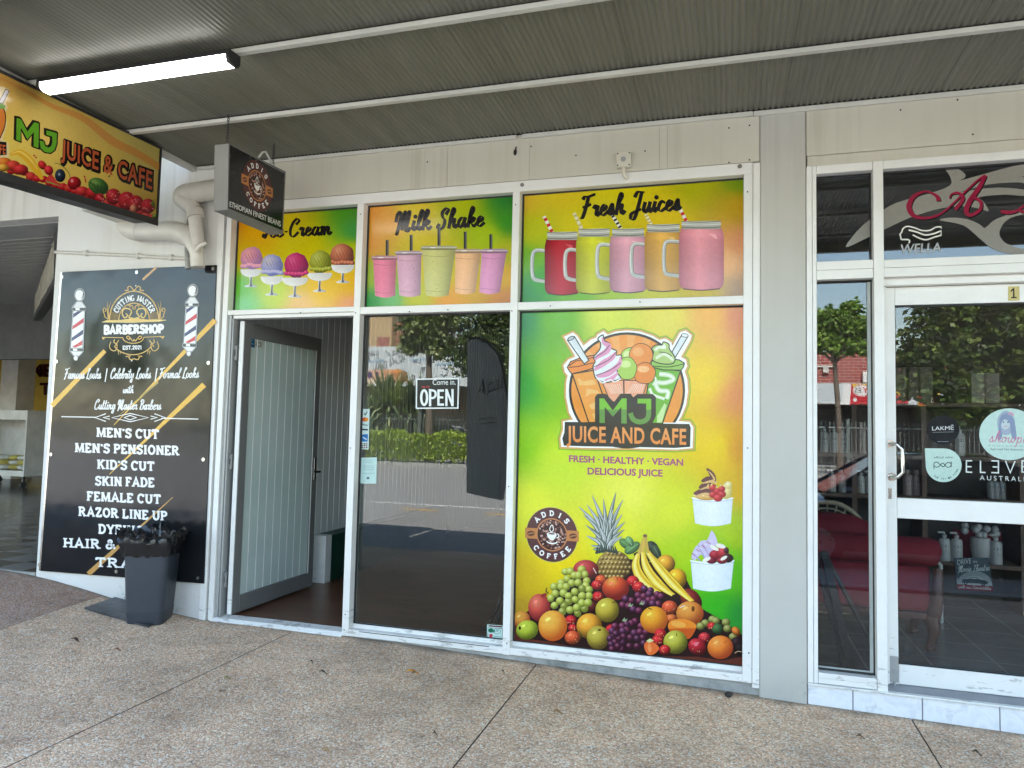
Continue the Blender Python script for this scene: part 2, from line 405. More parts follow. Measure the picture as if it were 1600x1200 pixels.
# script letters, x-height .5, drawn with one moving nib
def c_(*p): return {'c': list(p)}
SCRIPT = {
 'a': (.5, [c_((.4, .42), (.24, .5), (.08, .34), (.06, .1), (.17, 0), (.3, .14), (.42, .48)), c_((.42, .48), (.37, .12), (.44, 0), (.56, .14))]), 'b': (.46, [c_((.22, .62), (.28, .95), (.2, 1.02), (.13, .8), (.08, .2), (.16, 0), (.34, .08), (.4, .32), (.3, .46), (.14, .3))]),
 'c': (.4, [c_((.36, .4), (.24, .5), (.09, .36), (.06, .12), (.2, 0), (.44, .14))]), 'e': (.4, [c_((.08, .2), (.28, .3), (.32, .44), (.2, .5), (.08, .34), (.07, .1), (.2, 0), (.44, .16))]), 'f': (.34, [c_((.3, .9), (.2, 1), (.14, .7), (.12, 0), (.1, -.35)), [(0, .48), (.3, .52)]]),
 'g': (.48, [c_((.4, .42), (.24, .5), (.08, .34), (.07, .12), (.18, .02), (.32, .16), (.42, .48)), c_((.42, .48), (.36, 0), (.28, -.36), (.1, -.36), (.12, -.16), (.5, .14))]), 'h': (.5, [c_((.12, .5), (.3, .85), (.26, 1.03), (.16, .8), (.07, 0)), c_((.09, .2), (.22, .46), (.36, .46), (.33, .12), (.42, 0), (.54, .14))]),
 'i': (.24, [c_((.12, .48), (.06, .12), (.14, 0), (.28, .16)), [(.16, .7)]]), 'k': (.5, [c_((.12, .5), (.3, .85), (.26, 1.03), (.16, .8), (.07, 0)), c_((.1, .22), (.3, .48), (.4, .42), (.3, .26), (.14, .24), (.3, .12), (.4, 0), (.54, .14))]), 'l': (.24, [c_((.1, .4), (.28, .85), (.24, 1.03), (.14, .8), (.06, .15), (.14, 0), (.28, .15))]),
 'm': (.74, [c_((.04, .4), (.12, .5), (.1, .2), (.07, 0)), c_((.1, .22), (.22, .47), (.33, .46), (.3, .2), (.29, 0)), c_((.32, .22), (.44, .47), (.56, .45), (.53, .12), (.62, 0), (.76, .15))]), 'n': (.52, [c_((.04, .4), (.12, .5), (.1, .2), (.07, 0)), c_((.1, .22), (.22, .47), (.34, .45), (.31, .12), (.4, 0), (.54, .15))]),
 'o': (.44, [c_((.28, .49), (.1, .42), (.05, .14), (.16, 0), (.32, .12), (.36, .36), (.26, .49), (.3, .36), (.48, .4))]), 'p': (.48, [c_((.04, .4), (.14, .5), (.1, .1), (.04, -.38)), c_((.1, .2), (.22, .46), (.36, .46), (.38, .16), (.26, 0), (.12, .08))]), 'r': (.36, [c_((.04, .38), (.12, .5), (.26, .48), (.24, .34), (.2, .1), (.28, 0), (.4, .15))]), 's': (.36, [c_((.04, .12), (.2, .52), (.24, .4), (.28, .14), (.14, 0), (.03, .08)), c_((.2, .03), (.3, .04), (.4, .15))]),
 't': (.3, [c_((.16, .92), (.1, .4), (.08, .1), (.16, 0), (.32, .15)), [(0, .62), (.32, .66)]]), 'u': (.5, [c_((.1, .48), (.05, .14), (.15, 0), (.3, .16), (.38, .48)), c_((.38, .48), (.34, .12), (.42, 0), (.54, .15))]), 'v': (.44, [c_((.06, .48), (.14, .02), (.34, .3), (.36, .5), (.46, .44))]), 'w': (.64, [c_((.08, .48), (.06, .1), (.16, 0), (.3, .2), (.34, .48)), c_((.34, .48), (.32, .08), (.44, 0), (.56, .24), (.56, .5), (.66, .44))]), 'y': (.48, [c_((.1, .48), (.06, .16), (.16, .04), (.32, .18), (.4, .48)), c_((.4, .48), (.34, 0), (.26, -.36), (.08, -.36), (.12, -.14), (.5, .15))]),
 'B': (.62, [c_((.22, .95), (.18, .5), (.1, 0)), c_((.04, .8), (.2, 1.03), (.46, .98), (.48, .68), (.24, .54), (.5, .46), (.5, .12), (.3, 0), (.08, .1))]), 'C': (.64, [c_((.44, .72), (.6, .92), (.46, 1.05), (.22, .82), (.08, .4), (.14, .06), (.34, -.02), (.62, .22))]), 'F': (.62, [c_((.34, .97), (.27, .5), (.14, 0), (.03, -.06)), c_((.06, .86), (.14, .97), (.36, .97), (.68, 1.06)), c_((.10, .46), (.28, .50), (.5, .58))]),
 'I': (.42, [c_((.1, .78), (.2, 1.0), (.46, 1.02)), c_((.36, 1.0), (.26, .4), (.14, 0), (.0, .06), (.04, .2))]), 'J': (.6, [c_((.14, .8), (.28, 1.02), (.62, 1.0)), c_((.5, 1.0), (.4, .4), (.24, -.24), (.04, -.28), (.02, -.06), (.2, .06), (.54, .16))]), 'L': (.5, [c_((.28, .72), (.44, .96), (.32, 1.04), (.22, .7), (.12, .1), (.02, .04), (.14, -.04), (.34, .04), (.5, -.1))]),
 'M': (.9, [c_((.02, .5), (.06, .86), (.22, 1.0), (.26, .7), (.14, -.1), (.08, -.14)), c_((.2, .2), (.38, .7), (.52, 1.0), (.46, .5), (.4, .06)), c_((.42, .2), (.62, .8), (.76, 1.0), (.7, .5), (.62, .02), (.74, -.04), (.86, .14))]), 'S': (.56, [c_((.44, .74), (.56, .95), (.42, 1.04), (.22, .84), (.26, .6), (.4, .4), (.36, .1), (.18, -.04), (.02, .06), (.1, .22))]),
 'T': (.5, [c_((.02, .84), (.16, 1.0), (.4, .94), (.6, 1.03)), c_((.34, .96), (.26, .5), (.14, 0), (.04, 0))]), '-': (.3, [[(.04, .3), (.26, .3)]]), '|': (.2, [[(.1, -.3), (.1, 1.05)]])}
def field(ctrl, pw=3.2):      # smooth printed colour blend through control points
    def f(x, y):
        sw = 0; r = [0, 0, 0]
        for (px, py, c) in ctrl:
            d = math.hypot(x-px, y-py)+1.0; wgt = 1/d**pw; sw += wgt
            for i in range(3): r[i] += c[i]*wgt
        return tuple(v/sw for v in r)
    return f
def coffee_logo(a, cx, cy, ex, ey, rim=True):
    """round brown badge: words on the ring, beans, cup; unit circle carried by the vectors ex, ey"""
    sv = (a.fn, a.ox, a.oy, a.s); f0 = a.fn
    a.fn = lambda x, y: f0(cx+ex[0]*x+ey[0]*y, cy+ex[1]*x+ey[1]*y); a.xf()
    if rim: a.ell(0, 0, 1.03, None, (215, 205, 90), n=44)
    a.ell(0, 0, 1.0, None, (88, 50, 50), n=44)
    for s in (-1, 1): a.poly([(s*.55, -.2), (s*1.05, -.2), (s*1.05, .19), (s*.55, .19)], (196, 128, 70))
    a.ell(0, 0, .61, None, (196, 128, 78), n=36); a.ell(0, 0, .565, None, (60, 30, 28), n=36)
    rg = random.Random(4); z = a.z
    for k in range(120):
        r = .53*math.sqrt(rg.random()); t = rg.random()*6.28; b = rg.choice([(150, 100, 85), (120, 75, 62), (185, 140, 125), (95, 55, 48), (205, 165, 150)])
        a.z = z+k % 14; a.ell(r*math.cos(t), r*math.sin(t), .045, .03, b, rot=rg.random()*180, n=8)
    a.z = z+16
    for s in (-1, 1):
        a.ell(s*.82, 0, .15, .1, (105, 58, 40), rot=-8, n=16); a.stroke([(s*.82-.12, .03), (s*.82, -.01), (s*.82+.12, -.02)], .025, (205, 150, 100))
    wh = (248, 246, 242)
    a.poly([(-.2, -.02), (.17, -.06), (.15, .08), (.06, .2), (-.06, .2), (-.17, .1)], wh); a.ell(-.01, -.03, .19, .055, wh, n=18); a.ell(-.01, -.035, .13, .03, (105, 62, 55), n=16)
    a.ring(.2, .03, .07, .07, .035, wh, -90, 110, 12); a.ring(0, .24, .2, .08, .045, wh, 0, 180, 14); a.stroke([(-.02, -.1), (-.09, -.2), (0, -.36), (.06, -.2), (-.01, -.1)], .03, wh, smooth=5)
    def arc(word, r, a0, a1, h, inside):
        n = len(word)
        for k, ch in enumerate(word):
            t = R_(a0+(a1-a0)*k/(n-1)); g = SLAB[ch]; d = (math.cos(t), math.sin(t)); tg = (-d[1], d[0]) if not inside else (d[1], -d[0]); up = d if not inside else (-d[0], -d[1])
            c = (d[0]*r, d[1]*r); wd = .17*g[0]/.75
            p0 = (c[0]-tg[0]*wd/2-up[0]*h/2, c[1]-tg[1]*wd/2-up[1]*h/2); p1 = (c[0]+tg[0]*wd/2-up[0]*h/2, c[1]+tg[1]*wd/2-up[1]*h/2)
            a.glyphs(SLAB, ch, p0, p1, h, wh, h*.24, ey=up, serif=.15)
    arc("ADDIS", .79, -138, -43, .19, False); arc("COFFEE", .80, 140, 38, .19, True)
    a.fn, a.ox, a.oy, a.s = sv
# ------------------------------------------------------------------ surfaces of the place
def aggregate(name, cols, scale=95, stain=0.35, seed=0.0, bstr=0.5):
    m = NT(name); co = m.co()
    warp = m.noise(40, 2, vec=co)
    v = m.n("TexVoronoi", Scale=scale, Randomness=1.0); m.put(v.inputs['Vector'], co)
    sep = m.n("SeparateColor"); m.put(sep.inputs[0], v.outputs['Color'])
    stones = m.ramp(sep.outputs[0], cols, 'CONSTANT')
    v2 = m.n("TexVoronoi", Scale=scale*2.6); m.put(v2.inputs['Vector'], co)
    s2 = m.n("SeparateColor"); m.put(s2.inputs[0], v2.outputs['Color'])
    fine = m.ramp(s2.outputs[1], [(0, bw(.72)), (0.5, bw(1.0)), (0.85, bw(1.25))], 'CONSTANT')
    c = m.mix(0.75, stones, fine, 'MULTIPLY')
    gap = m.ramp(v.outputs['Distance'], [(0.0, bw(1)), (0.55, bw(.95)), (0.85, bw(.7))])
    c = m.mix(0.8, c, gap, 'MULTIPLY')
    big = m.ramp(m.noise(0.9, 6, 0.6, vec=co).outputs[0], [(0.3, bw(1-stain)), (0.55, bw(1.0)), (0.75, bw(1.1))])
    c = m.mix(1.0, c, big, 'MULTIPLY')
    mid = m.ramp(m.noise(7, 5, 0.65, vec=co).outputs[0], [(0.25, (.72, .72, .73)), (0.5, bw(1.0)), (.8, (1.08, 1.06, 1.02))])
    c = m.mix(0.8, c, mid, 'MULTIPLY')
    spots = m.ramp(m.noise(22, 2, vec=m.scale(co, (1, 1.4, 1))).outputs[0], [(0.70, bw(1)), (0.76, bw(.55))])
    c = m.mix(0.5, c, spots, 'MULTIPLY')
    gum = m.n('TexVoronoi', Scale=1.7); m.put(gum.inputs['Vector'], co); gs_ = m.n('SeparateColor'); m.put(gs_.inputs[0], gum.outputs['Color'])
    gm = m.math('MULTIPLY', m.math('LESS_THAN', gum.outputs['Distance'], .035), m.math('GREATER_THAN', gs_.outputs[0], .5)); c = m.mix(m.math('MULTIPLY', gm, .55), c, (.10, .09, .08))
    oil = m.ramp(m.noise(.55, 3, .5, vec=co, dist=.6).outputs[0], [(.60, bw(0)), (.72, bw(.38))]); c = m.mix(oil, c, (.20, .165, .14))
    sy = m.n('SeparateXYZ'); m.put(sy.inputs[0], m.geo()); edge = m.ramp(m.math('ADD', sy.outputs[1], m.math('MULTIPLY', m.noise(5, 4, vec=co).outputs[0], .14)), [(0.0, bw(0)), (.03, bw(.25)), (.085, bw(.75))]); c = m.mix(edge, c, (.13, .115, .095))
    m.base(c); m.rough(0.9); m.b.inputs['Specular IOR Level'].default_value = 0.06
    m.bump(v.outputs['Distance'], bstr, -0.006)
    return m.m
STONE = [(0, (.82, .545, .365)), (.22, (.92, .67, .465)), (.42, (.74, .485, .315)), (.55, (.96, .765, .57)), (.68, (.85, .555, .365)), (.82, (.54, .37, .27)), (.91, (.98, .88, .73))]
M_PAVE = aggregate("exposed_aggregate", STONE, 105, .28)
M_DRIVE = aggregate("driveway_aggregate", [(c0, (c[0]*.62, c[1]*.59, c[2]*.64)) for c0, c in STONE], 110, 0.3)
M_ASPH = plain("asphalt", (.24, .235, .225), 0.9, var=.25, vs=14, bump=.3, spec=.2)
M_EARTH = plain("ground_earth", (.16, .15, .11), 0.95, var=.3, vs=.6)
M_CONC = NT("stained_concrete"); _m = M_CONC
_c = _m.ramp(_m.noise(5, 7, .7).outputs[0], [(.25, (.12, .125, .11)), (.5, (.3, .3, .28)), (.75, (.42, .42, .39))]); _m.base(_c); _m.rough(.9); _m.bump(_m.noise(60, 4).outputs[0], .5, .006); M_CONC = M_CONC.m
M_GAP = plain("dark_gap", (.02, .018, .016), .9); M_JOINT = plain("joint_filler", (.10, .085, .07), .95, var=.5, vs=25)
M_LINE = plain("road_paint_white", (.6, .6, .58), .8, var=.15, vs=20); M_LINEO = plain("road_paint_yellow", (.62, .36, .09), .8, var=.15, vs=20)
def painted_wall(name, base, streak, crack=False, rough=.6):
    m = NT(name); g = m.geo()
    st = m.noise(1.0, 3, .6, vec=m.scale(g, (17, 17, .45)))
    f = m.ramp(st.outputs[0], [(.47, bw(0)), (.62, bw(1))])
    f = m.math('MULTIPLY', f, m.ramp(m.noise(1.0, 2, .5, vec=m.scale(g, (1.3, 1.3, .3))).outputs[0], [(.46, bw(.12)), (.64, bw(1))]))
    sep = m.n("SeparateXYZ"); m.put(sep.inputs[0], g)
    hi = m.ramp(m.math('MULTIPLY', m.math('SUBTRACT', sep.outputs[2], 2.2), 0.8, True), [(0.1, bw(.12)), (.9, bw(.85))])
    c = m.mix(m.math('MULTIPLY', m.math('MULTIPLY', f, hi), streak), base, (base[0]*.55, base[1]*.50, base[2]*.42))
    c = m.mix(m.ramp(m.noise(2.2, 6, .65, vec=g).outputs[0], [(.35, bw(.0)), (.7, bw(.28))]), c, (base[0]*.78, base[1]*.76, base[2]*.7))
    low = m.ramp(sep.outputs[2], [(.0, bw(.5)), (.25, bw(0))])
    c = m.mix(m.math('MULTIPLY', low, m.noise(6, 6, .7, vec=g).outputs[0]), c, tuple(u*.5 for u in base))
    if crack:
        v = m.n("TexVoronoi", Scale=4.2, feature='DISTANCE_TO_EDGE'); wv = m.n("VectorMath", operation='ADD'); m.put(wv.inputs[0], g); m.put(wv.inputs[1], m.noise(9, 3, vec=g).outputs[1]); m.put(v.inputs['Vector'], wv.outputs[0])
        ln = m.ramp(v.outputs['Distance'], [(.006, bw(1)), (.016, bw(0))])
        zone = m.math('MULTIPLY', m.ramp(sep.outputs[2], [(.14, bw(1)), (.3, bw(0))]), m.ramp(m.noise(1.7, 2, vec=g).outputs[0], [(.48, bw(0)), (.56, bw(1))]))
        c = m.mix(m.math('MULTIPLY', ln, zone), c, (.05, .045, .04))
    m.base(c); m.rough(rough); m.b.inputs['Specular IOR Level'].default_value = .3
    m.bump(m.noise(70, 4, vec=g).outputs[0], .12, .004)
    return m.m
M_FASC = painted_wall("cream_paint", (.555, .53, .45), .45)
M_WALL = painted_wall("white_wall_paint", (.67, .66, .63), .35, crack=True)
M_COL = painted_wall("grey_column_paint", (.48, .468, .43), .32, crack=True)
M_ROOF = plain("roof_metal", (.3, .3, .3), .6)
def frame_paint():
    m = NT("white_frame_paint"); g = m.geo()
    base = m.mix(m.ramp(m.noise(3, 6, .7, vec=g).outputs[0], [(.4, bw(0)), (.75, bw(.5))]), (.74, .73, .70), (.58, .57, .53))
    sep = m.n("SeparateXYZ"); m.put(sep.inputs[0], g)
    wear = m.noise(1.0, 8, .75, vec=m.scale(g, (7, 7, 38)))
    thr = m.ramp(sep.outputs[2], [(.0, bw(.535)), (.3, bw(.63)), (1.0, bw(.68))])
    f = m.math('GREATER_THAN', wear.outputs[0], thr)
    chip = m.math('GREATER_THAN', m.noise(60, 3, .6, vec=g).outputs[0], .74)
    c = m.mix(m.math('MULTIPLY', f, .55), base, (.22, .215, .2)); c = m.mix(m.math('MULTIPLY', chip, .6), c, (.2, .19, .18))
    m.base(c); m.rough(.42); m.b.inputs['Specular IOR Level'].default_value = .45; m.bump(m.noise(40, 3, vec=g).outputs[0], .05, .003)
    return m.m
M_FRAME = frame_paint()
M_ALU = plain("grey_aluminium", (.34, .345, .34), .4, metal=.25, var=.06, vs=3)
M_STEEL = plain("stainless_steel", (.62, .6, .56), .22, metal=1.0, var=.05)
M_BLK = plain("black_plastic", (.018, .018, .02), .42, var=.1)
M_SILL = plain("grey_sill", (.27, .275, .29), .55, var=.15, vs=10)
M_GLASS = glass("shop_glass", .055, (.90, .92, .90), dirt=.006)
M_GLASS2 = glass("salon_glass", .058, (.90, .925, .93), dirt=.004)
M_DGLASS = glass("door_glass", .035, (.86, .92, .90), dirt=.95, dcol=(.78, .88, .84))
M_PVC = plain("pipe_paint", (.56, .535, .48), .4, var=.1, vs=8)
# ------------------------------------------------------------------ ground
GX = [(-9, .27), (-5.6, .27), (-5.25, .25), (-4.79, .19), (-4.36, .12), (-4.01, .09), (-3.68, .062), (-3.2, .064), (-2.5, .058), (-1.93, .052), (-1.37, .034), (-.5, .01), (.17, -.003), (.43, -.011), (1.48, -.032), (14, -.06)]
def gz(x, y):
    for (a, za), (b, zb) in zip(GX, GX[1:]):
        if x <= b:
            t = (x-a)/(b-a); z = za*(1-t)+zb*t; break
    else: z = GX[-1][1]
    if x < -3.4:
        k = max(0.0, min(1.0, 1+y/2.1)); k = k*k*(3-2*k)
        z = .04*(1-k) + z*k
    return z - max(0, -y)*.012
def sheet(name, mat, xs, ys, dz=0.0, skirt=None):
    mb = MB(); id_ = {}
    for i, x in enumerate(xs):
        for j, y in enumerate(ys): id_[i, j] = mb.vert((x, y, gz(x, y)+dz))
    for i in range(len(xs)-1):
        for j in range(len(ys)-1): mb.f.append([id_[i, j], id_[i+1, j], id_[i+1, j+1], id_[i, j+1]])
    return mb
def lin_(a, b, n): return [a+(b-a)*k/n for k in range(n+1)]
YS = lin_(-3.6, -2.2, 3)[:-1]+lin_(-2.2, .03, 16)
pv = MB(); J = [-4.58, -2.9, -1.155, .953, 3.0, 5.0, 8.0, 11.0, 14.0]
for a, b in zip(J, J[1:]):
    g = .0038; s = sheet("p", None, lin_(a+(g if a > -4.5 else 0), b-g, 12), YS); o = len(pv.v)
    pv.v += s.v; pv.c += s.c; pv.f += [[i+o for i in f] for f in s.f]
struct(pv.build("pavement", M_PAVE, smooth=30))
struct(sheet("d", None, lin_(-9, -4.583, 16), YS).build("driveway", M_DRIVE, smooth=30))
gp = MB()
for x in J[1:-1]: s = sheet("g", None, [x-.03, x+.03], YS, -.007); o = len(gp.v); gp.v += s.v; gp.c += s.c; gp.f += [[i+o for i in f] for f in s.f]
struct(gp.build("pavement_joint", M_JOINT))
struct(MB().quad((-400, -400, -.32), (400, -400, -.32), (400, 400, -.32), (-400, 400, -.32)).build("ground", M_EARTH))
struct(MB().box(-40, 40, -3.76, -3.602, -.3, -.035).build("kerb", M_CONC, bevel=.02))
struct(MB().quad((-60, -23.2, -.15), (60, -23.2, -.15), (60, -3.76, -.15), (-60, -3.76, -.15)).build("road", M_ASPH))
ml = MB(); z = -.146
ml.quad((-60, -9.72, z), (60, -9.72, z), (60, -9.58, z), (-60, -9.58, z)); ml.quad((-60, -22.3, z), (60, -22.3, z), (60, -22.15, z), (-60, -22.15, z))
for x in range(-50, 50, 9): ml.quad((x, -16.98, z), (x+3, -16.98, z), (x+3, -16.84, z), (x, -16.84, z))
struct(ml.build("road_marking", M_LINE))
mo = MB()
for k in range(-14, 14): x = -6.3+1.75*k*1.0; mo.quad((x, -8.84, z), (x+.76, -8.84, z), (x+.76, -8.68, z), (x, -8.68, z))
struct(mo.build("road_edge_marking", M_LINEO))
struct(MB().box(-60, 60, -26.2, -23.2, -.3, 0.0).build("verge", M_CONC))
struct(MB().quad((-60, -37, -.02), (60, -37, -.02), (60, -26.2, -.02), (-60, -26.2, -.02)).build("car_park", plain("car_park_paving", (.30, .28, .25), .9, var=.2, vs=3)))
# ------------------------------------------------------------------ the row of shops
bd = thing("shop_building", "cream and grey painted row of shops with a deep fascia above the shopfronts", "building", (-2, .1, 0))
def bottom(x0, x1, n, dz): return [(x0+(x1-x0)*k/n) for k in range(n+1)]
lw = [(x, 0, gz(x, 0)-.3) for x in lin_(-5.275, -3.705, 8)] + [(-3.705, 0, 3.9), (-5.275, 0, 3.9)]
MB().prism(lw, (0, .14, 0)).build("wall", M_WALL, bd)
MB().box(-26, -5.275, 0, .14, 3.16, 3.9).box(-26, .17, -.002, .14, 3.9, 5.2).box(.17, 13, -.002, .14, 3.9, 5.2).build("parapet", M_WALL, bd)
f = MB().box(-3.703, .1685, 0, .14, 3.146, 3.9)
f.build("fascia", M_FASC, bd, bevel=.003)
f = MB().box(.432, 13, 0, .14, 3.155, 3.9); f.box(.437, 13, .012, .14, 3.092, 3.154); f.build("fascia", M_FASC, bd, bevel=.003)
MB().box(.17, .4285, -.004, .16, -.2, 3.9).build("column", M_COL, bd, bevel=.012, seg=3)
pl = MB().prism([(-2.5, .02, -.2), (.17, .02, -.2), (.17, .02, .068), (-2.5, .02, .07)], (0, .12, 0)); pl.build("concrete_plinth", M_CONC, bd)
# roof, party walls and back walls (they keep the daylight out of the rooms)
MB().box(-26, 13, .14, 9, 4.6, 4.7).build("roof", M_ROOF, bd)
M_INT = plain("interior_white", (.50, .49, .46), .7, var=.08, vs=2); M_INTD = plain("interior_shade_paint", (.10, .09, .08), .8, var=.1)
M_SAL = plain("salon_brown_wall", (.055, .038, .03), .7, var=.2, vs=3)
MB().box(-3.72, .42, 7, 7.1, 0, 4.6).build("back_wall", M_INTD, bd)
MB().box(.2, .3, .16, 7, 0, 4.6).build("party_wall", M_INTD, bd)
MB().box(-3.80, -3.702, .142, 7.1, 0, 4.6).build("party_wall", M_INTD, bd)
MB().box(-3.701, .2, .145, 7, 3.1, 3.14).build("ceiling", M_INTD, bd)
MB().box(.3, 6.5, 2.75, 2.85, 0, 4.6).build("back_wall", M_SAL, bd); MB().box(6.5, 6.6, .16, 2.8, 0, 4.6).build("party_wall", M_SAL, bd)
MB().box(.301, .31, .16, 2.75, 0, 3.1).build("party_wall", M_SAL, bd)
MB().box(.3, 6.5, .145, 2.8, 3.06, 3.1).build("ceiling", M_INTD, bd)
# v-grooved board lining of the left wall inside the open door
M_BOARD = plain("white_board", (.74, .745, .73), .55, var=.05, vs=2); M_GROOVE = plain("board_bead", (.86, .86, .84), .5, var=.03)
bl = MB()
y = .15
bl.box(-3.70, -3.625, .145, 7, 0, 3.1); bl.build("board_lining", M_BOARD, bd)
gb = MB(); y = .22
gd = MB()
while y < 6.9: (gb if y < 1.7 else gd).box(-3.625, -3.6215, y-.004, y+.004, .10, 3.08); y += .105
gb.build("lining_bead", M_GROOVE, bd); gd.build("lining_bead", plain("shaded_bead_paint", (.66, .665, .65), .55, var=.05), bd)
# floors
def timber():
    m = NT("timber_floor"); g = m.co(); 
    br = m.n("TexBrick", Scale=1.0); br.offset = .37; m.put(br.inputs['Vector'], m.scale(g, (1, 1, 1)))
    br.inputs['Brick Width'].default_value = 1.6; br.inputs['Row Height'].default_value = .13; br.inputs['Mortar Size'].default_value = .002
    br.inputs['Color1'].default_value = (.105, .042, .022, 1); br.inputs['Color2'].default_value = (.15, .062, .032, 1); br.inputs['Mortar'].default_value = (.01, .006, .004, 1)
    gr = m.ramp(m.noise(1, 6, .6, vec=m.scale(g, (2.5, 40, 1))).outputs[0], [(.3, bw(.6)), (.7, bw(1.3))])
    m.base(m.mix(1, br.outputs[0], gr, 'MULTIPLY')); m.rough(.32); return m.m
struct(MB().box(-3.62, .2, .1, 7, .02, .085).build("timber_floor", timber()))
def tiles(name, c1, c2, grout, size, rough=.25, w=.006):
    m = NT(name); g = m.co(); br = m.n("TexBrick", Scale=1.0); br.offset = 0; m.put(br.inputs['Vector'], g)
    br.inputs['Brick Width'].default_value = size; br.inputs['Row Height'].default_value = size; br.inputs['Mortar Size'].default_value = w
    br.inputs['Color1'].default_value = c1+(1,); br.inputs['Color2'].default_value = c2+(1,); br.inputs['Mortar'].default_value = grout+(1,)
    m.base(m.mix(.7, br.outputs[0], m.ramp(m.noise(5, 5).outputs[0], [(.3, bw(.75)), (.7, bw(1.2))]), 'MULTIPLY')); m.rough(rough); return m.m
struct(MB().box(.31, 6.5, .12, 2.75, .03, .112).build("tiled_floor", tiles("salon_tiles", (.17, .185, .19), (.15, .165, .17), (.34, .33, .31), .40)))
def checker():
    m = NT("arcade_checker"); ck = m.n("TexChecker", Scale=3.3); m.put(ck.inputs['Vector'], m.co())
    ck.inputs['Color1'].default_value = (.20, .20, .195, 1); ck.inputs['Color2'].default_value = (.045, .045, .045, 1); m.base(ck.outputs[0]); m.rough(.22); return m.m
struct(MB().quad((-22, .03, .272), (-5.29, .03, .272), (-5.29, 13, .272), (-22, 13, .272)).build("arcade_floor", checker()))
struct(MB().box(-9, -5.29, .0, .03, .0, .2715).build("arcade_step", M_CONC))
# salon tiled plinth
def marble():
    m = NT("plinth_tile"); g = m.geo(); m.base(m.ramp(m.noise(7, 8, .7, vec=g, dist=1.2).outputs[0], [(.35, (.60, .62, .66)), (.55, (.72, .735, .76)), (.66, (.56, .575, .61))])); m.rough(.3); return m.m
M_TILE = marble()
xs = [.430, .665, 1.01, 1.375, 1.74, 2.1, 2.5]
pt = thing("tiled_plinth", "row of pale marbled tiles under the salon door sill", "plinth", (1.3, .02, -.05))
for a, b in zip(xs, xs[1:]): MB().box(a+.003, b-.003, .005, .03, -.2, .098).build("tile", M_TILE, pt, bevel=.002)
MB().box(.430, 2.5, .012, .12, -.2, .097).build("grout_bed", plain("tile_grout", (.25, .25, .25), .9), pt)
# ------------------------------------------------------------------ awning
M_CORR = NT("awning_sheet"); _m = M_CORR; _g = _m.geo()
_c = _m.ramp(_m.noise(1, 5, .65, vec=_m.scale(_g, (5, .35, 1))).outputs[0], [(.3, (.125, .123, .098)), (.5, (.158, .155, .124)), (.72, (.187, .183, .15))])
_s = _m.n("SeparateXYZ"); _m.put(_s.inputs[0], _g); _lap = _m.math('LESS_THAN', _m.math('FRACT', _m.math('MULTIPLY', _m.math('ADD', _s.outputs[0], 20.2), 1/.82)), .012)
_c = _m.mix(_m.math('MULTIPLY', _lap, .55), _c, (.05, .048, .04))
_c = _m.mix(_m.ramp(_m.noise(9, 5, .7, vec=_g).outputs[0], [(.64, bw(0)), (.74, bw(.35))]), _c, (.13, .085, .05)); _m.base(_c); _m.rough(.42); M_CORR = M_CORR.m
M_BATT = plain("awning_batten_paint", (.56, .55, .50), .5, var=.07, vs=4)
aw = thing("street_awning", "long awning of ribbed grey metal sheet over the footpath, crossed by pale battens", "awning", (-1, -1.6, 3.4))
ZA = 3.452; n = 1100; x0, x1 = -3.93, 13.0; cm = MB(); prev = None; PIT = .0315
steps = int((x1-x0)/PIT*6)
for k in range(steps+1):
    x = x0+(x1-x0)*k/steps; h = .0048*math.cos(2*math.pi*(x-x0)/PIT); z = ZA+.006+h
    a = cm.vert((x, .0, z)); b = cm.vert((x, -3.28, z+.02))
    if prev: cm.f.append([prev[0], a, b, prev[1]])
    prev = (a, b)
o = cm.build("corrugated_sheet", M_CORR, aw, smooth=60)
MB().box(-3.95, 13.02, -3.3, .0, ZA+.035, ZA+.05).build("roof_deck", M_ROOF, aw)
MB().box(-3.9, 13.0, -.712, -.70, ZA-.0005, ZA+.0085).box(-3.9, 13.0, -1.422, -1.41, ZA-.0005, ZA+.0085).box(-3.9, 13.0, -.02, -.012, ZA-.0015, ZA+.0085).build("shadow_gap_strip", M_GAP, aw)  # dark strips painting the shade in the gaps between ribs and battens
for y in (-.70, -1.41, -2.12, -2.83): MB().box(-3.9, 13.0, y-.018, y+.018, ZA-.026, ZA-.001).build("batten", M_BATT, aw, bevel=.003)
MB().box(-3.9, -1.36, -.024, -.001, ZA-.026, ZA-.002).box(-1.32, .13, -.026, -.001, ZA-.028, ZA-.002).box(.135, 13.0, -.022, -.001, ZA-.03, ZA-.002).build("wall_batten", M_BATT, aw, bevel=.003)
MB().box(-3.97, -3.931, -3.3, 0, ZA-.03, ZA+.05).build("edge_trim", M_BATT, aw)
MB().box(-3.97, 13.02, -3.36, -3.3, ZA-.06, ZA+.30).build("fascia_board", M_FASC, aw)
a2 = thing("added_awning", "added flat awning over the arcade entrance, out of view, holding back sky light", "awning", (-7, -1.6, 3.7))  # unseen awning, added to limit sky light from the left
MB().box(-26, -3.99, -3.3, 0, 3.72, 3.8).build("roof_sheet", M_CORR, a2); MB().box(-26, -3.99, -3.36, -3.3, 3.6, 3.95).build("fascia_board", M_FASC, a2)

M_PJ = plain('joint_line', (.30, .285, .25), .8)  # darker tone of the thin strips along the fascia joints
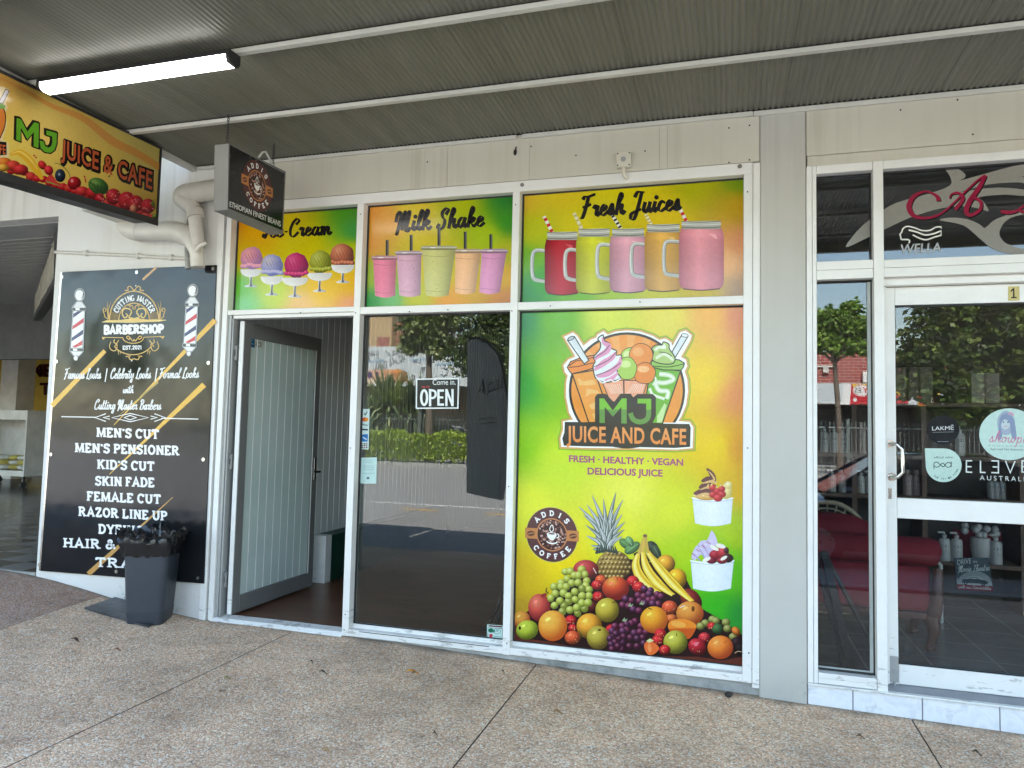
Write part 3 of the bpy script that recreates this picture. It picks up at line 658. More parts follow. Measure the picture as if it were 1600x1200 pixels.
# lining joints and fixings on the fascia
for px in (1030.5, 1043, 828, 700): x = onY(px, 230, 0).x; MB().box(x-.0012, x+.0012, -.0016, -.0002, 3.146, ZA-.03).build("panel_joint", M_PJ, bd)
for px, py in ((1139, 200), (1171, 196), (1139, 254), (1171, 250), (830, 229), (668, 253), (900, 243), (1008, 236), (1496, 156), (1407, 172), (1520, 210)):
    p = onY(px, py, 0); MB().tube([(p.x, -.003, p.z), (p.x, .0, p.z)], .005, 8).build("nail_head", M_GAP, bd)
# ------------------------------------------------------------------ juice shop front
sf = thing("shopfront", "white painted aluminium shopfront of the juice shop, four tall bays with a door opening", "shopfront", (-1.7, .05, .07))
FB = dict(bevel=.0025)
MB().box(-3.585, .131, 0, .10, 3.072, 3.143).build("header_rail", M_FRAME, sf, **FB)
MB().box(-3.702, -3.646, -.012, .09, .04, 3.40).build("cover_post", M_FRAME, sf, **FB)
MB().box(-3.629, -3.586, -.004, .10, .06, 3.143).build("post", M_FRAME, sf, **FB)
MB().box(-3.646, -3.629, .02, .06, .06, 3.2).build("gap_strip", M_ALU, sf)
MB().box(-2.533, -2.482, -.003, .10, .066, 3.0715).build("mullion", M_FRAME, sf, **FB)
MB().box(-1.381, -1.332, -.003, .10, .066, 3.0715).build("mullion", M_FRAME, sf, **FB)
MB().box(.0785, .1305, -.001, .10, .066, 3.0715).build("jamb", M_FRAME, sf, **FB)
MB().box(.1325, .171, -.008, .05, .045, 3.135).build("cover_strip", M_FRAME, sf, **FB)
for a, b in ((-2.482, -1.381), (-1.332, .0785)):
    MB().box(a, b, 0, .10, 2.281, 2.331).build("transom", M_FRAME, sf, **FB)
    MB().box(a, b, -.001, .052, .068, .112).box(a, b, .052, .10, .070, .138).build("sill_rail", M_FRAME, sf, **FB)
MB().box(-2.40, -1.47, -.004, .001, .103, .107).build("vent_slot", M_BLK, sf)
MB().box(-3.586, -2.533, 0, .10, 2.302, 2.337).build("transom", M_FRAME, sf, **FB)
MB().box(-3.55, -2.533, .022, .10, 2.276, 2.3015).build("door_head", M_FRAME, sf, **FB)
MB().box(-3.586, -3.558, .012, .10, .088, 2.3015).box(-3.558, -3.545, .022, .10, .088, 2.276).build("door_jamb", M_ALU, sf, **FB)
MB().prism([(-3.60, -.012, .03), (-3.60, -.012, .062), (-3.60, .012, .086), (-3.60, .10, .092), (-3.60, .10, .03)], (1.067, 0, 0)).build("threshold", M_FRAME, sf, bevel=.002)
MB().box(-3.60, -2.535, -.014, -.0122, .03, .06).build("threshold_face", M_SILL, sf)
G = lambda a, b, c, d: MB().box(a, b, .070, .0755, c, d)
G(-2.486, -1.377, .112, 2.285).build("window_pane", M_GLASS, sf)
M_SEAL = plain("black_seal", (.012, .012, .012), .6)
se = MB()
for a, b, c, d in ((-2.482, -1.381, .138, 2.281), (-1.332, .0785, .138, 2.281), (-2.482, -1.381, 2.331, 3.072), (-1.332, .0785, 2.331, 3.072), (-3.586, -2.533, 2.337, 3.072)):
    se.box(a, a+.012, .060, .069, c, d).box(a+.012, b, .060, .069, d-.010, d).box(a+.012, b, .060, .069, c, c+.006)
se.build("glazing_seal", M_SEAL, sf)
for x, y in ((816, 289), (1156, 260)):
    p = onY(x, y, 0); MB().tube([(p.x, -.006, p.z), (p.x, .0, p.z)], .013, 12).tube([(p.x, -.010, p.z), (p.x, -.005, p.z)], .007, 10).build("screw_cap", plain("screw_grey", (.2, .19, .17), .5, metal=.4), sf, smooth=40)

for px, py in ((564, 335), (556, 489), (548, 700), (540, 960), (538, 984), (806, 320), (800, 486), (795, 760), (792, 1005), (1168, 300), (1168, 700), (1170, 1020), (860, 478), (1000, 472), (700, 484), (640, 487), (470, 489)):
    p = onY(px, py, 0); MB().tube([(p.x, -.0055, p.z), (p.x, -.0005, p.z)], .0042, 8).build("rivet", M_GAP, sf)
# ------------------------------------------------------------------ open glass door
M_DFR = plain("door_frame_grey", (.20, .20, .195), .42, metal=.2, var=.08, vs=3)
dr = thing("shop_door", "open grey aluminium framed glass door swung into the juice shop", "door", (-3.49, .6, .1))
XA, XB, Y0, Y1, Z0, Z1 = -3.520, -3.476, .065, 1.13, .102, 2.262
MB().box(XA, XB, Y0, Y0+.082, Z0, Z1).build("hinge_stile", M_DFR, dr, **FB)
MB().box(XA, XB, Y1-.075, Y1, Z0, Z1).build("lock_stile", M_DFR, dr, **FB)
MB().box(XA, XB, Y0+.082, Y1-.075, 2.148, Z1).build("top_rail", M_DFR, dr, **FB)
MB().box(XA, XB, Y0+.082, Y1-.075, Z0, .222).build("bottom_rail", M_DFR, dr, **FB)
MB().box(XA+.004, XB-.003, Y0-.006, Y0-.0005, Z0, Z1).build("edge_strip", M_FRAME, dr, bevel=.002)
MB().box(-3.501, -3.495, Y0+.082, Y1-.075, .222, 2.148).build("glass_panel", M_DGLASS, dr)
MB().box(XB-.002, XB+.003, Y1-.084, Y1-.078, .222, 2.148).build("glazing_bead", M_FRAME, dr)
el = MB(); yy = .245
while yy < 1.04: el.box(-3.4945, -3.4935, yy-.0045, yy+.0045, .225, 2.145); yy += .1
el.build("etched_lines", M_GROOVE, dr)
h = MB().tube([(XB, 1.095, 1.092), (XB+.055, 1.095, 1.092), (XB+.06, 1.08, 1.092), (XB+.06, .975, 1.094)], .011, 10).tube([(XA, 1.095, 1.092), (XA-.04, 1.095, 1.092)], .011, 10)
h.build("handle", M_STEEL, dr, smooth=40); MB().box(XB, XB+.006, 1.08, 1.112, 1.02, 1.21).build("lock_plate", M_STEEL, dr, bevel=.002)
for z in (1.97, 1.16, .30): MB().box(-3.552, -3.522, .04, .06, z, z+.03).box(-3.552, -3.522, .04, .06, z+.075, z+.105).tube([(-3.53, .05, z-.004), (-3.53, .05, z+.109)], .008, 8).build("hinge", M_DFR, dr, smooth=40)
# ------------------------------------------------------------------ salon front
sn = thing("salon_shopfront", "white framed salon shopfront right of the grey column, tall sidelight and highlight windows", "shopfront", (1.2, .05, .1))
MB().box(.431, .4615, 0, .1, .108, 3.091).box(.4635, .486, .004, .1, .108, 3.091).build("post", M_FRAME, sn, **FB)
MB().box(.487, .787, .002, .1, 3.042, 3.091).box(.842, 6, .002, .1, 3.042, 3.091).build("header_rail", M_FRAME, sn, **FB)
MB().box(.788, .841, -.002, .10, .104, 3.092).build("mullion", M_FRAME, sn, **FB)
MB().box(.487, .7865, .0, .1, 2.466, 2.517).box(.487, .7865, .003, .1, 2.411, 2.465).build("transom", M_FRAME, sn, **FB)
MB().box(.842, 6, .0, .1, 2.466, 2.512).box(.842, 6, .004, .1, 2.414, 2.465).build("transom", M_FRAME, sn, **FB)
MB().box(.842, 6, .05, .1, 2.372, 2.4135).build("door_head", M_FRAME, sn, **FB)
MB().box(.487, .7865, .0, .1, .140, .170).box(.487, .7865, .003, .1, .110, .139).build("sill_rail", M_FRAME, sn, **FB)
MB().box(.430, 6, -.012, .02, .099, .107).box(.430, 6, -.018, .02, .0985, .102).build("sill_strip", M_FRAME, sn, **FB)
MB().prism([(.843, .021, .107), (.843, .14, .128), (.843, .14, .10), (.843, .021, .10)], (5.1, 0, 0)).build("sill_ramp", M_SILL, sn)
M_GSEAL = plain("grey_seal", (.35, .37, .35), .5)
ss = MB()
for a, b, c, d in ((.486, .788, .170, 2.411), (.486, .788, 2.517, 3.042)):
    ss.box(a, a+.006, .06, .0695, c, d).box(b-.006, b, .06, .0695, c, d).box(a, b, .055, .0695, d-.007, d).box(a, b, .055, .0695, c, c+.012)
ss.box(.842, 6, .055, .0695, 3.032, 3.042); ss.build("glazing_seal", M_SEAL, sn)
MB().box(.762, .780, .062, .0695, .182, 2.40).box(.492, .78, .061, .0695, .176, .190).build("glazing_bead", M_GSEAL, sn)
MB().box(.486, .788, .07, .0755, .165, 2.415).build("sidelight_pane", M_GLASS2, sn)
MB().box(.486, .788, .07, .0755, 2.512, 3.045).build("highlight_pane", M_GLASS2, sn)
MB().box(.841, 6, .07, .0755, 2.508, 3.045).build("highlight_pane", M_GLASS2, sn)
sd = thing("salon_door", "white framed glass salon door with a chrome pull handle and the number 1", "door", (1.4, .12, .12))
DY0, DY1 = .10, .145
MB().box(.868, .9145, DY0, DY1, .124, 2.370).build("lock_stile", M_FRAME, sd, **FB)
MB().box(1.83, 1.90, DY0, DY1, .124, 2.370).build("hinge_stile", M_FRAME, sd, **FB)
MB().box(.843, .8665, .08, .14, .124, 2.3715).build("stop_strip", M_FRAME, sd, **FB)
MB().box(.915, 1.8295, DY0, DY1, 2.266, 2.370).build("top_rail", M_FRAME, sd, **FB)
MB().box(.915, 1.8295, DY0, DY1, 1.046, 1.160).build("middle_rail", M_FRAME, sd, **FB)
MB().box(.915, 1.8295, DY0, DY1, .126, .234).build("bottom_rail", M_FRAME, sd, **FB)
GY = .118
MB().box(.912, 1.832, GY, GY+.0055, .23, 1.05).build("glass_panel", M_GLASS2, sd); MB().box(.912, 1.832, GY, GY+.0055, 1.156, 2.27).build("glass_panel", M_GLASS2, sd)
MB().box(.915, 1.8295, GY-.01, GY-.001, 2.256, 2.266).box(.915, 1.8295, GY-.01, GY-.001, .234, .240).box(.9145, .919, GY-.01, GY-.001, .24, 2.256).build("glazing_seal", M_SEAL, sd)
for x0 in (1.90,): MB().box(x0+.004, 6, .07, .0755, .13, 2.372).build("side_pane", M_GLASS2, sn)
hp = onY(1390, 693, .1); hb = onY(1393, 745, .1)
MB().tube([(hp.x, .10, hp.z), (hp.x+.005, .06, hp.z), (hp.x+.03, .045, hp.z-.003), (hp.x+.052, .04, hp.z-.03), (hp.x+.055, .04, hb.z+.03), (hp.x+.03, .045, hb.z+.003), (hp.x+.005, .06, hb.z), (hp.x, .10, hb.z)], .010, 12).build("pull_handle", M_STEEL, sd, smooth=60)
for p in (hp, hb): MB().tube([(p.x, .0935, p.z), (p.x, .0998, p.z)], .023, 16).build("handle_plate", M_STEEL, sd, smooth=40)
p = onY(1389, 771, .1); MB().box(p.x-.013, p.x+.013, .095, .0998, p.z-.03, p.z+.03).tube([(p.x, .092, p.z-.008), (p.x, .096, p.z-.008)], .009, 10).build("lock", M_STEEL, sd, smooth=30)
p = onY(1396, 1045, .1); MB().box(p.x-.02, p.x+.024, .088, .0998, p.z-.07, p.z+.07).tube([(p.x+.006, .082, p.z-.01), (p.x+.006, .09, p.z-.01)], .013, 12).tube([(p.x+.004, .092, p.z-.11), (p.x+.004, .092, p.z-.06)], .006, 8).build("floor_bolt", M_ALU, sd, bevel=.002)
# ------------------------------------------------------------------ junction box and pipes
jb = thing("junction_box", "small cream electrical junction box on the fascia above the juice posters", "junction box", (-.64, -.02, 3.11))
M_JB = plain("box_cream", (.60, .57, .47), .5)
MB().box(-.690, -.598, -.045, -.0, 3.165, 3.262).build("box_body", M_JB, jb, bevel=.004)
MB().tube([(-.645, -.046, 3.213), (-.645, -.051, 3.213)], .016, 14).build("round_plate", M_ALU, jb, smooth=30)
for sx, sz in ((-1, -1), (1, -1), (-1, 1), (1, 1)): MB().tube([(-.644+sx*.036, -.0455, 3.2135+sz*.038), (-.644+sx*.036, -.047, 3.2135+sz*.038)], .005, 8).build("screw", M_BLK, jb)
MB().tube([(-.645, -.028, 3.166), (-.645, -.028, 3.13), (-.640, -.026, 3.113), (-.632, -.018, 3.104), (-.628, .001, 3.102)], .012, 10).build("conduit_elbow", M_JB, jb, smooth=50)
p = onY(805, 238, 0); MB().ball((p.x, -.001, p.z), (.012, .008, .022)).tube([(p.x+.004, -.002, p.z+.015), (p.x+.01, -.018, p.z+.03)], .004, 6).build("cable_hole", M_GAP, bd)
Q = lambda x, y, d=-.10: onY(x, y, d)
dp = thing("drain_pipe", "thick cream painted stormwater pipe with elbows on the wall left of the coffee sign", "pipe", tuple(onY(305, 405, -.08)))
def curve3(pts, m=5): return catmull([tuple(p) for p in pts], m)
RP = .074
lo_ = [Q(198, 348, .0), Q(203, 358, -.07), Q(222, 363)]
MB().tube(curve3(lo_), RP, 18).build("elbow", M_PVC, dp, smooth=50)
MB().tube([Q(219, 363), Q(268, 361)], RP-.003, 18).build("pipe", M_PVC, dp, smooth=50)
MB().tube(curve3([Q(263, 361), Q(280, 363), Q(293, 370), Q(302, 382)]), [RP+.002]*11+[.07, .066, .06, .056, .054], 18).build("elbow", M_PVC, dp, smooth=50)
MB().tube([Q(302, 381), Q(307, 392), Q(308, 400), Q(309, 418)], [.058, .053, .05, .05], 16).build("pipe", M_PVC, dp, smooth=50)
MB().tube([Q(352, 294), Q(318, 299), Q(300, 302)], RP, 18).build("pipe", M_PVC, dp, smooth=50)
MB().tube(curve3([Q(305, 301), Q(290, 304), Q(287, 311), Q(297, 320), Q(305, 330)]), [RP+.002]*11+[.072, .07, .068, .066, .064, .062, .06, .058, .056, .055], 18).build("elbow", M_PVC, dp, smooth=50)
MB().tube([Q(304, 328), Q(306, 340)], .062, 16).tube([Q(305, 338), Q(309, 385)], .05, 16).build("pipe", M_PVC, dp, smooth=50)
MB().tube([Q(298, 326, -.02), Q(297, 350, -.02), Q(293, 385, -.02), Q(294, 420, -.02)], .022, 10).build("stained_gap", M_CONC, dp, smooth=50)
MB().tube([Q(306, 392, -.15), Q(312, 384, -.17), Q(322, 380, -.14)], .014, 10).build("drain_spout", M_PVC, dp, smooth=50)
cd = thing("conduit", "thin cream conduit running along the wall above the barber sign", "conduit", tuple(onY(190, 400, -.015)))
MB().tube([Q(86, 394, -.014), Q(200, 399, -.014), Q(304, 405, -.014)], .013, 10).build("conduit_tube", M_PVC, cd, smooth=50)
for x, y in ((135, 396), (216, 400.5), (268, 403)):
    p = Q(x, y, -.012); MB().box(p.x-.012, p.x+.012, -.03, -.0, p.z-.02, p.z+.024).build("saddle_clip", M_PVC, cd, bevel=.003)
# ------------------------------------------------------------------ lit batten lamp under the awning
la = thing("batten_light", "lit white strip light in a black housing under the awning", "light", (-3.1, -1.45, 3.35))
LX0, LX1 = -3.752, -2.462
for xx, dx in ((LX0, .022), (LX1, -.022)):
    MB().prism([(xx, -1.492, 3.418), (xx, -1.492, 3.372), (xx, -1.480, 3.350), (xx, -1.410, 3.350), (xx, -1.398, 3.372), (xx, -1.398, 3.418)], (dx, 0, 0)).build("end_cap", M_BLK, la, bevel=.003)
MB().box(LX0+.022, LX1-.022, -1.491, -1.399, 3.392, 3.418).build("housing", M_BLK, la, bevel=.002)
md = NT("lit_diffuser"); md.b.inputs['Emission Color'].default_value = (1, .98, .95, 1); md.b.inputs['Emission Strength'].default_value = 1.7; md.base((.8, .8, .8))
dfu = MB(); pr = [(-1.490, 3.3915), (-1.489, 3.374), (-1.482, 3.358), (-1.468, 3.348), (-1.422, 3.348), (-1.408, 3.358), (-1.401, 3.374), (-1.400, 3.3915)]
dfu.prism([(LX0+.023, a, b) for a, b in pr], (LX1-LX0-.046, 0, 0)); dfu.build("diffuser", md.m, la, smooth=50)
# ------------------------------------------------------------------ waste bin, drain cover, leaves
bA, bB = onZ(194, 977, .075), onZ(252, 976.5, .075)
u = (bB-bA); u.z = 0; wb = u.length; u.normalize(); vv = Vector((-u.y, u.x, 0)); 
bn = thing("waste_bin", "dark blue grey square waste bin with a black liner in front of the barber sign", "bin", tuple((bA+bB)/2+vv*.12))
zb = .07; dep = .25
def rsq(c, hw, hd, z, r=.045, n=4):
    o = []
    for (sx, sy, a0) in ((1, 1, 0), (-1, 1, 90), (-1, -1, 180), (1, -1, 270)):
        for k in range(n+1):
            a = R_(a0+90*k/n); o.append(c + u*(sx*(hw-r)+r*math.cos(a)) + vv*(sy*(hd-r)+r*math.sin(a)) + Vector((0, 0, z)))
    return o
cb = (bA+bB)/2 + vv*(dep/2); cb.z = 0
def loft(mb, rings, close=True):
    ids = [[mb.vert(p) for p in r] for r in rings]; n = len(ids[0])
    for a, b in zip(ids, ids[1:]):
        for j in range(n): mb.f.append([a[j], a[(j+1) % n], b[(j+1) % n], b[j]])
    if close: mb.f.append(ids[0][::-1])
    return ids
hw0, hd0 = wb/2, dep/2; HB = .575
m_ = MB(); loft(m_, [rsq(cb, hw0-.004, hd0-.004, zb), rsq(cb, hw0, hd0, zb+.012), rsq(cb, hw0+.008, hd0+.008, zb+.088), rsq(cb, hw0+.006, hd0+.006, zb+.09), rsq(cb, hw0+.032, hd0+.03, zb+HB), rsq(cb, hw0+.035, hd0+.033, zb+HB), rsq(cb, hw0+.028, hd0+.026, zb+HB-.02), rsq(cb, hw0+.0, hd0, zb+.1)])
m_.build("bin_body", plain("bin_plastic", (.030, .037, .050), .45, var=.12, vs=5), bn, smooth=35)
rg = random.Random(5); m_ = MB(); rings = []
def per(hw, hd, n=72, r=.05):
    base = [p for p in rsq(Vector((0, 0, 0)), hw, hd, 0, r, 6)]; L = [0.0]
    for a_, b_ in zip(base, base[1:]+base[:1]): L.append(L[-1]+(b_-a_).length)
    o = []
    for k in range(n):
        t = L[-1]*k/n; i_ = max(i for i in range(len(base)) if L[i] <= t); a_, b_ = base[i_], base[(i_+1) % len(base)]; f = (t-L[i_])/max(1e-9, L[i_+1]-L[i_]); o.append(a_*(1-f)+b_*f)
    return o
fold = [rg.gauss(0, 1) for _ in range(72)]; fold = [(fold[k]+fold[(k+1) % 72])*.6 for k in range(72)]
for (z, g, am, av) in ((-.095, .036, .002, .008), (-.085, .043, .004, .006), (-.06, .046, .006, .006), (-.035, .050, .007, .006), (-.01, .056, .008, .006), (.012, .058, .010, .007), (.03, .052, .012, .010), (.05, .058, .016, .014), (.07, .064, .022, .024), (.06, .045, .018, .022), (.03, .028, .014, .014), (-.02, .01, .012, .012), (-.12, -.02, .012, .01)):
    P_ = per(hw0+g, hd0+g-.003); rings.append([cb + p + p.normalized()*(fold[k]*am*.8+rg.uniform(-am, am)*.6) + Vector((0, 0, zb+HB+z+fold[(k*3) % 72]*av*.7+rg.uniform(-av, av)*.5)) for k, p in enumerate(P_)])
loft(m_, rings, False); m_.build("bin_liner", plain("black_liner", (.011, .011, .012), .22, var=.1), bn, smooth=28)
q = [onZ(131, 967.5, .06), onZ(183, 947, .08), onZ(262, 962, .07), onZ(232, 984, .06)]
dc = MB(); n_ = 9
dc.prism([(p.x, p.y, gz(p.x, p.y)+.004) for p in q], (0, 0, .012))
for i in range(1, n_):
    for j in range(1, n_):
        a, b = i/n_, j/n_; p = (q[0]*(1-a)+q[3]*a)*(1-b)+(q[1]*(1-a)+q[2]*a)*b
        dc.obox((p.x, p.y, gz(p.x, p.y)+.0165), Vector((.012, 0, 0)) if (i+j) % 2 else Vector((0, .012, 0)), Vector((0, .004, 0)) if (i+j) % 2 else Vector((-.004, 0, 0)), (0, 0, .002))
tag(dc.build("drain_cover", plain("checker_steel", (.075, .08, .09), .35, metal=.6, var=.25, vs=6)), "dark metal checker plate set in the ground under the waste bin", "drain cover")
LEAF = [(645, 1052, 'orange curled leaf lying alone in the middle of the pavement', (.55, .24, .03), .075, 20), (505, 1053, 'dark brown narrow leaf between two pavement joints left of the orange leaf', (.06, .04, .025), .05, 10), (487, 1037, 'small dark leaf just before the doorway', (.05, .04, .03), .03, -15), (184, 1016, 'reddish brown leaf in front of the bin', (.22, .08, .05), .04, 30),
        (118, 997, 'long brown twig like leaf near the driveway edge', (.09, .05, .035), .075, -5), (355, 1062, 'yellow green leaf beside the long pavement joint', (.16, .15, .03), .032, 40), (510, 1176, 'pale tan leaf at the bottom edge of the picture', (.38, .24, .11), .045, 5), (872, 1116, 'tan leaf below the fruit poster', (.30, .17, .07), .05, 12),
        (1345, 1155, 'brown leaf in front of the salon plinth tiles', (.17, .08, .04), .04, 4), (1527, 1180, 'dark leaf near the lower right corner', (.07, .05, .03), .04, -20), (720, 1001, 'reddish brown strip of leaf against the window sill', (.15, .05, .03), .06, -12), (680, 1150, 'tiny dark leaf on the right slab of the pavement', (.05, .04, .03), .022, 30), (786, 1052, 'tiny black leaf left of the pavement joint', (.03, .025, .02), .02, -10)]
for px, py, lab, colr, L, rot in LEAF:
    p = onZ(px, py, .02); p = onZ(px, py, gz(p.x, p.y)); lm = MB(); z = gz(p.x, p.y); a = R_(rot); e1 = Vector((math.cos(a), math.sin(a), 0)); e2 = Vector((-math.sin(a), math.cos(a), 0)); rows = []
    for k in range(9):
        t = k/8; wdt = .30*math.sin(math.pi*min(1, t*1.05))**.8; c = Vector((p.x, p.y, z+.005+.010*math.sin(t*3.3+.6))) + e1*(t-.5)*L
        rows.append([c - e2*wdt*L*.55 + Vector((0, 0, .007)), c, c + e2*wdt*L*.55 + Vector((0, 0, .009*math.sin(t*4)))])
    ids = [[lm.vert(q_) for q_ in r] for r in rows]
    for a_, b_ in zip(ids, ids[1:]):
        for j in range(2): lm.f.append([a_[j], a_[j+1], b_[j+1], b_[j]])
    o = lm.build("fallen_leaf", plain("leaf_"+lab[:6].strip(), colr, .7, var=.25, vs=40), smooth=60); sm = o.modifiers.new("s", 'SOLIDIFY'); sm.thickness = .0012
    tag(o, lab, "leaf", "leaves on the pavement")
p = onZ(1138, 1089, 0); tag(MB().ball((p.x, p.y, gz(p.x, p.y)+.014), (.022, .016, .016), 9, 6).ball((p.x+.015, p.y+.004, gz(p.x, p.y)+.018), (.012, .012, .010), 8, 5).build("seed_pod", plain("seed_black", (.02, .017, .014), .7), smooth=70), "small black seed pod on the pavement near the grey column", "seed pod")
# ------------------------------------------------------------------ posters in the bays
def proj(P):
    v = Vector(P)-CAM; d = v.dot(AF); return (800+FPX*v.dot(AX)/d, 600+FPX*v.dot(AD)/d)
M_PRINT = printed("printed_vinyl", .20, bump=.10, spec=.32)
M_PBACK = plain("poster_backing", (.5, .5, .48), .6)
PY = .0665
BLK = (28, 24, 22)
def poster(name, label, x0, x1, z0, z1, ctrl, nx=26, ny=22, pw=3.0):
    t = thing(name, label, "poster", ((x0+x1)/2, PY, z0), "posters in the juice shop window")
    MB().box(x0, x1, PY+.0004, PY+.008, z0, z1).build("backing_board", M_PBACK, t)
    a = Art(lambda x, y: onY(x, y, PY), (0, -1, 0), .84)
    a.grid([proj((x0, PY, z1)), proj((x1, PY, z1)), proj((x1, PY, z0)), proj((x0, PY, z0))], field(ctrl, pw), nx, ny)
    a.part("printed_background", M_PRINT, t)
    return t, a
# --- ice cream
tp, a = poster("ice_cream_poster", "bright poster with five ice cream scoops in white cups, above the open door", -3.574, -2.533, 2.343, 3.066,
 [(368, 340, (222, 135, 10)), (440, 325, (205, 180, 0)), (550, 325, (70, 145, 25)), (555, 360, (60, 150, 60)), (470, 380, (205, 190, 0)), (390, 400, (215, 175, 10)), (368, 450, (105, 190, 60)), (380, 478, (130, 205, 130)), (430, 455, (195, 215, 70)), (470, 478, (240, 190, 110)), (550, 480, (240, 165, 115)), (555, 440, (238, 185, 20)), (555, 395, (190, 190, 0)), (400, 360, (225, 165, 0)), (500, 450, (240, 195, 60))])
for (sx, sy, rx, ry, hi, cl, lo, bt, bx, hw, bb, bs, shp) in ((535, 399, 18.5, 18, (225, 155, 120), (185, 105, 78), (100, 55, 45), 414, 535.5, 18, 427, 441, 1), (393, 403.5, 17, 18, (238, 170, 165), (215, 140, 165), (150, 110, 160), 421, 392, 16.5, 433, 447.5, 2), (500.7, 409.5, 17, 18, (200, 200, 110), (160, 165, 55), (95, 100, 25), 426.5, 499.3, 19.5, 439, 455, 3), (425.5, 414.7, 17, 17, (205, 195, 205), (165, 165, 205), (105, 110, 175), 432, 424.7, 17.5, 445, 460.5, 4), (462.7, 414.5, 19, 20, (225, 100, 150), (195, 50, 110), (120, 30, 80), 434, 460.7, 20.5, 447, 463.5, 5)):
    a.ell(sx, sy, rx, ry, cl, hi=hi, lo=lo, wob=.05, seed=shp, n=30)
    for k in range(6):
        o = -rx*.6+k*rx*.26
        a.stroke([(sx+o-1, sy-ry*.62+abs(o)*.25), (sx+o+3, sy-ry*.15+abs(o)*.2), (sx+o+6, sy+ry*.25)], [.2, 1.1, .2], tuple(int(v*.72) for v in cl), smooth=4)
    rg = random.Random(shp)
    for k in range(7): a.ell(sx-rx*.8+k*rx*.27, sy+ry*.62+rg.uniform(-1, 1.5), 4.2, 3.4, tuple(min(255, int(v*1.12)) for v in cl), hi=hi, lo=lo, n=12)
    n = 14; pts = [(bx-hw, bt)] + [(bx+hw*math.cos(math.pi-math.pi*k/n), bt+(bb-bt)*math.sin(math.pi*k/n)**.8) for k in range(1, n)] + [(bx+hw, bt)]
    a.poly(pts, lambda x, y, bx=bx, hw=hw: tuple(int(v-38*max(0, (x-bx)/hw)-10*max(0, (bx-x)/hw)) for v in (246, 246, 244)))
    a.stroke([(bx-hw, bt+.6), (bx+hw, bt+.6)], 1.1, (222, 222, 226))
    a.poly([(bx-2.6, bb-.6), (bx+2.6, bb-.6), (bx+1.5, (bb+bs)/2-1), (bx+2.5, bs-3), (bx+11, bs-.5), (bx+8, bs+1.2), (bx-8, bs+1.2), (bx-11, bs-.5), (bx-2.5, bs-3), (bx-1.5, (bb+bs)/2-1)], lambda x, y, bx=bx: (235, 235, 238) if x < bx else (170, 172, 180))
    a.poly([(bx-.4, bb), (bx+1.4, bb), (bx+1, bs-4), (bx+3, bs), (bx-2, bs+.8)], (95, 95, 105))
a.part("ice_cream_picture", M_PRINT, tp)
def brush(s, p0, p1, h, w=4.2, col=BLK, ey=None, sh=.10, nib=(R_(20), .30), gap=.05, font=SCRIPT): a.glyphs(font, s, p0, p1, h, col, w, nib=nib, ey=ey, shear=sh, gap=gap)
brush("Ice-Cream", (411, 371.5), (517, 366.5), 26, 4.6)
a.part("lettering", M_PRINT, tp)
# --- milk shake
tp, a = poster("milk_shake_poster", "bright poster with five milk shakes in clear cups with black straws, above the dark window", -2.480, -1.383, 2.333, 3.066,
 [(580, 330, (228, 150, 45)), (610, 345, (232, 165, 60)), (640, 325, (222, 195, 40)), (720, 320, (175, 185, 0)), (790, 310, (45, 130, 45)), (795, 345, (60, 150, 30)), (580, 380, (225, 155, 60)), (650, 380, (215, 195, 40)), (760, 370, (170, 195, 10)), (578, 430, (165, 190, 60)), (580, 475, (60, 155, 80)), (610, 470, (110, 185, 110)), (650, 470, (195, 195, 40)), (700, 474, (232, 160, 50)), (790, 470, (205, 135, 65)), (793, 430, (225, 175, 20)), (795, 395, (190, 190, 0)), (680, 420, (222, 205, 45))])

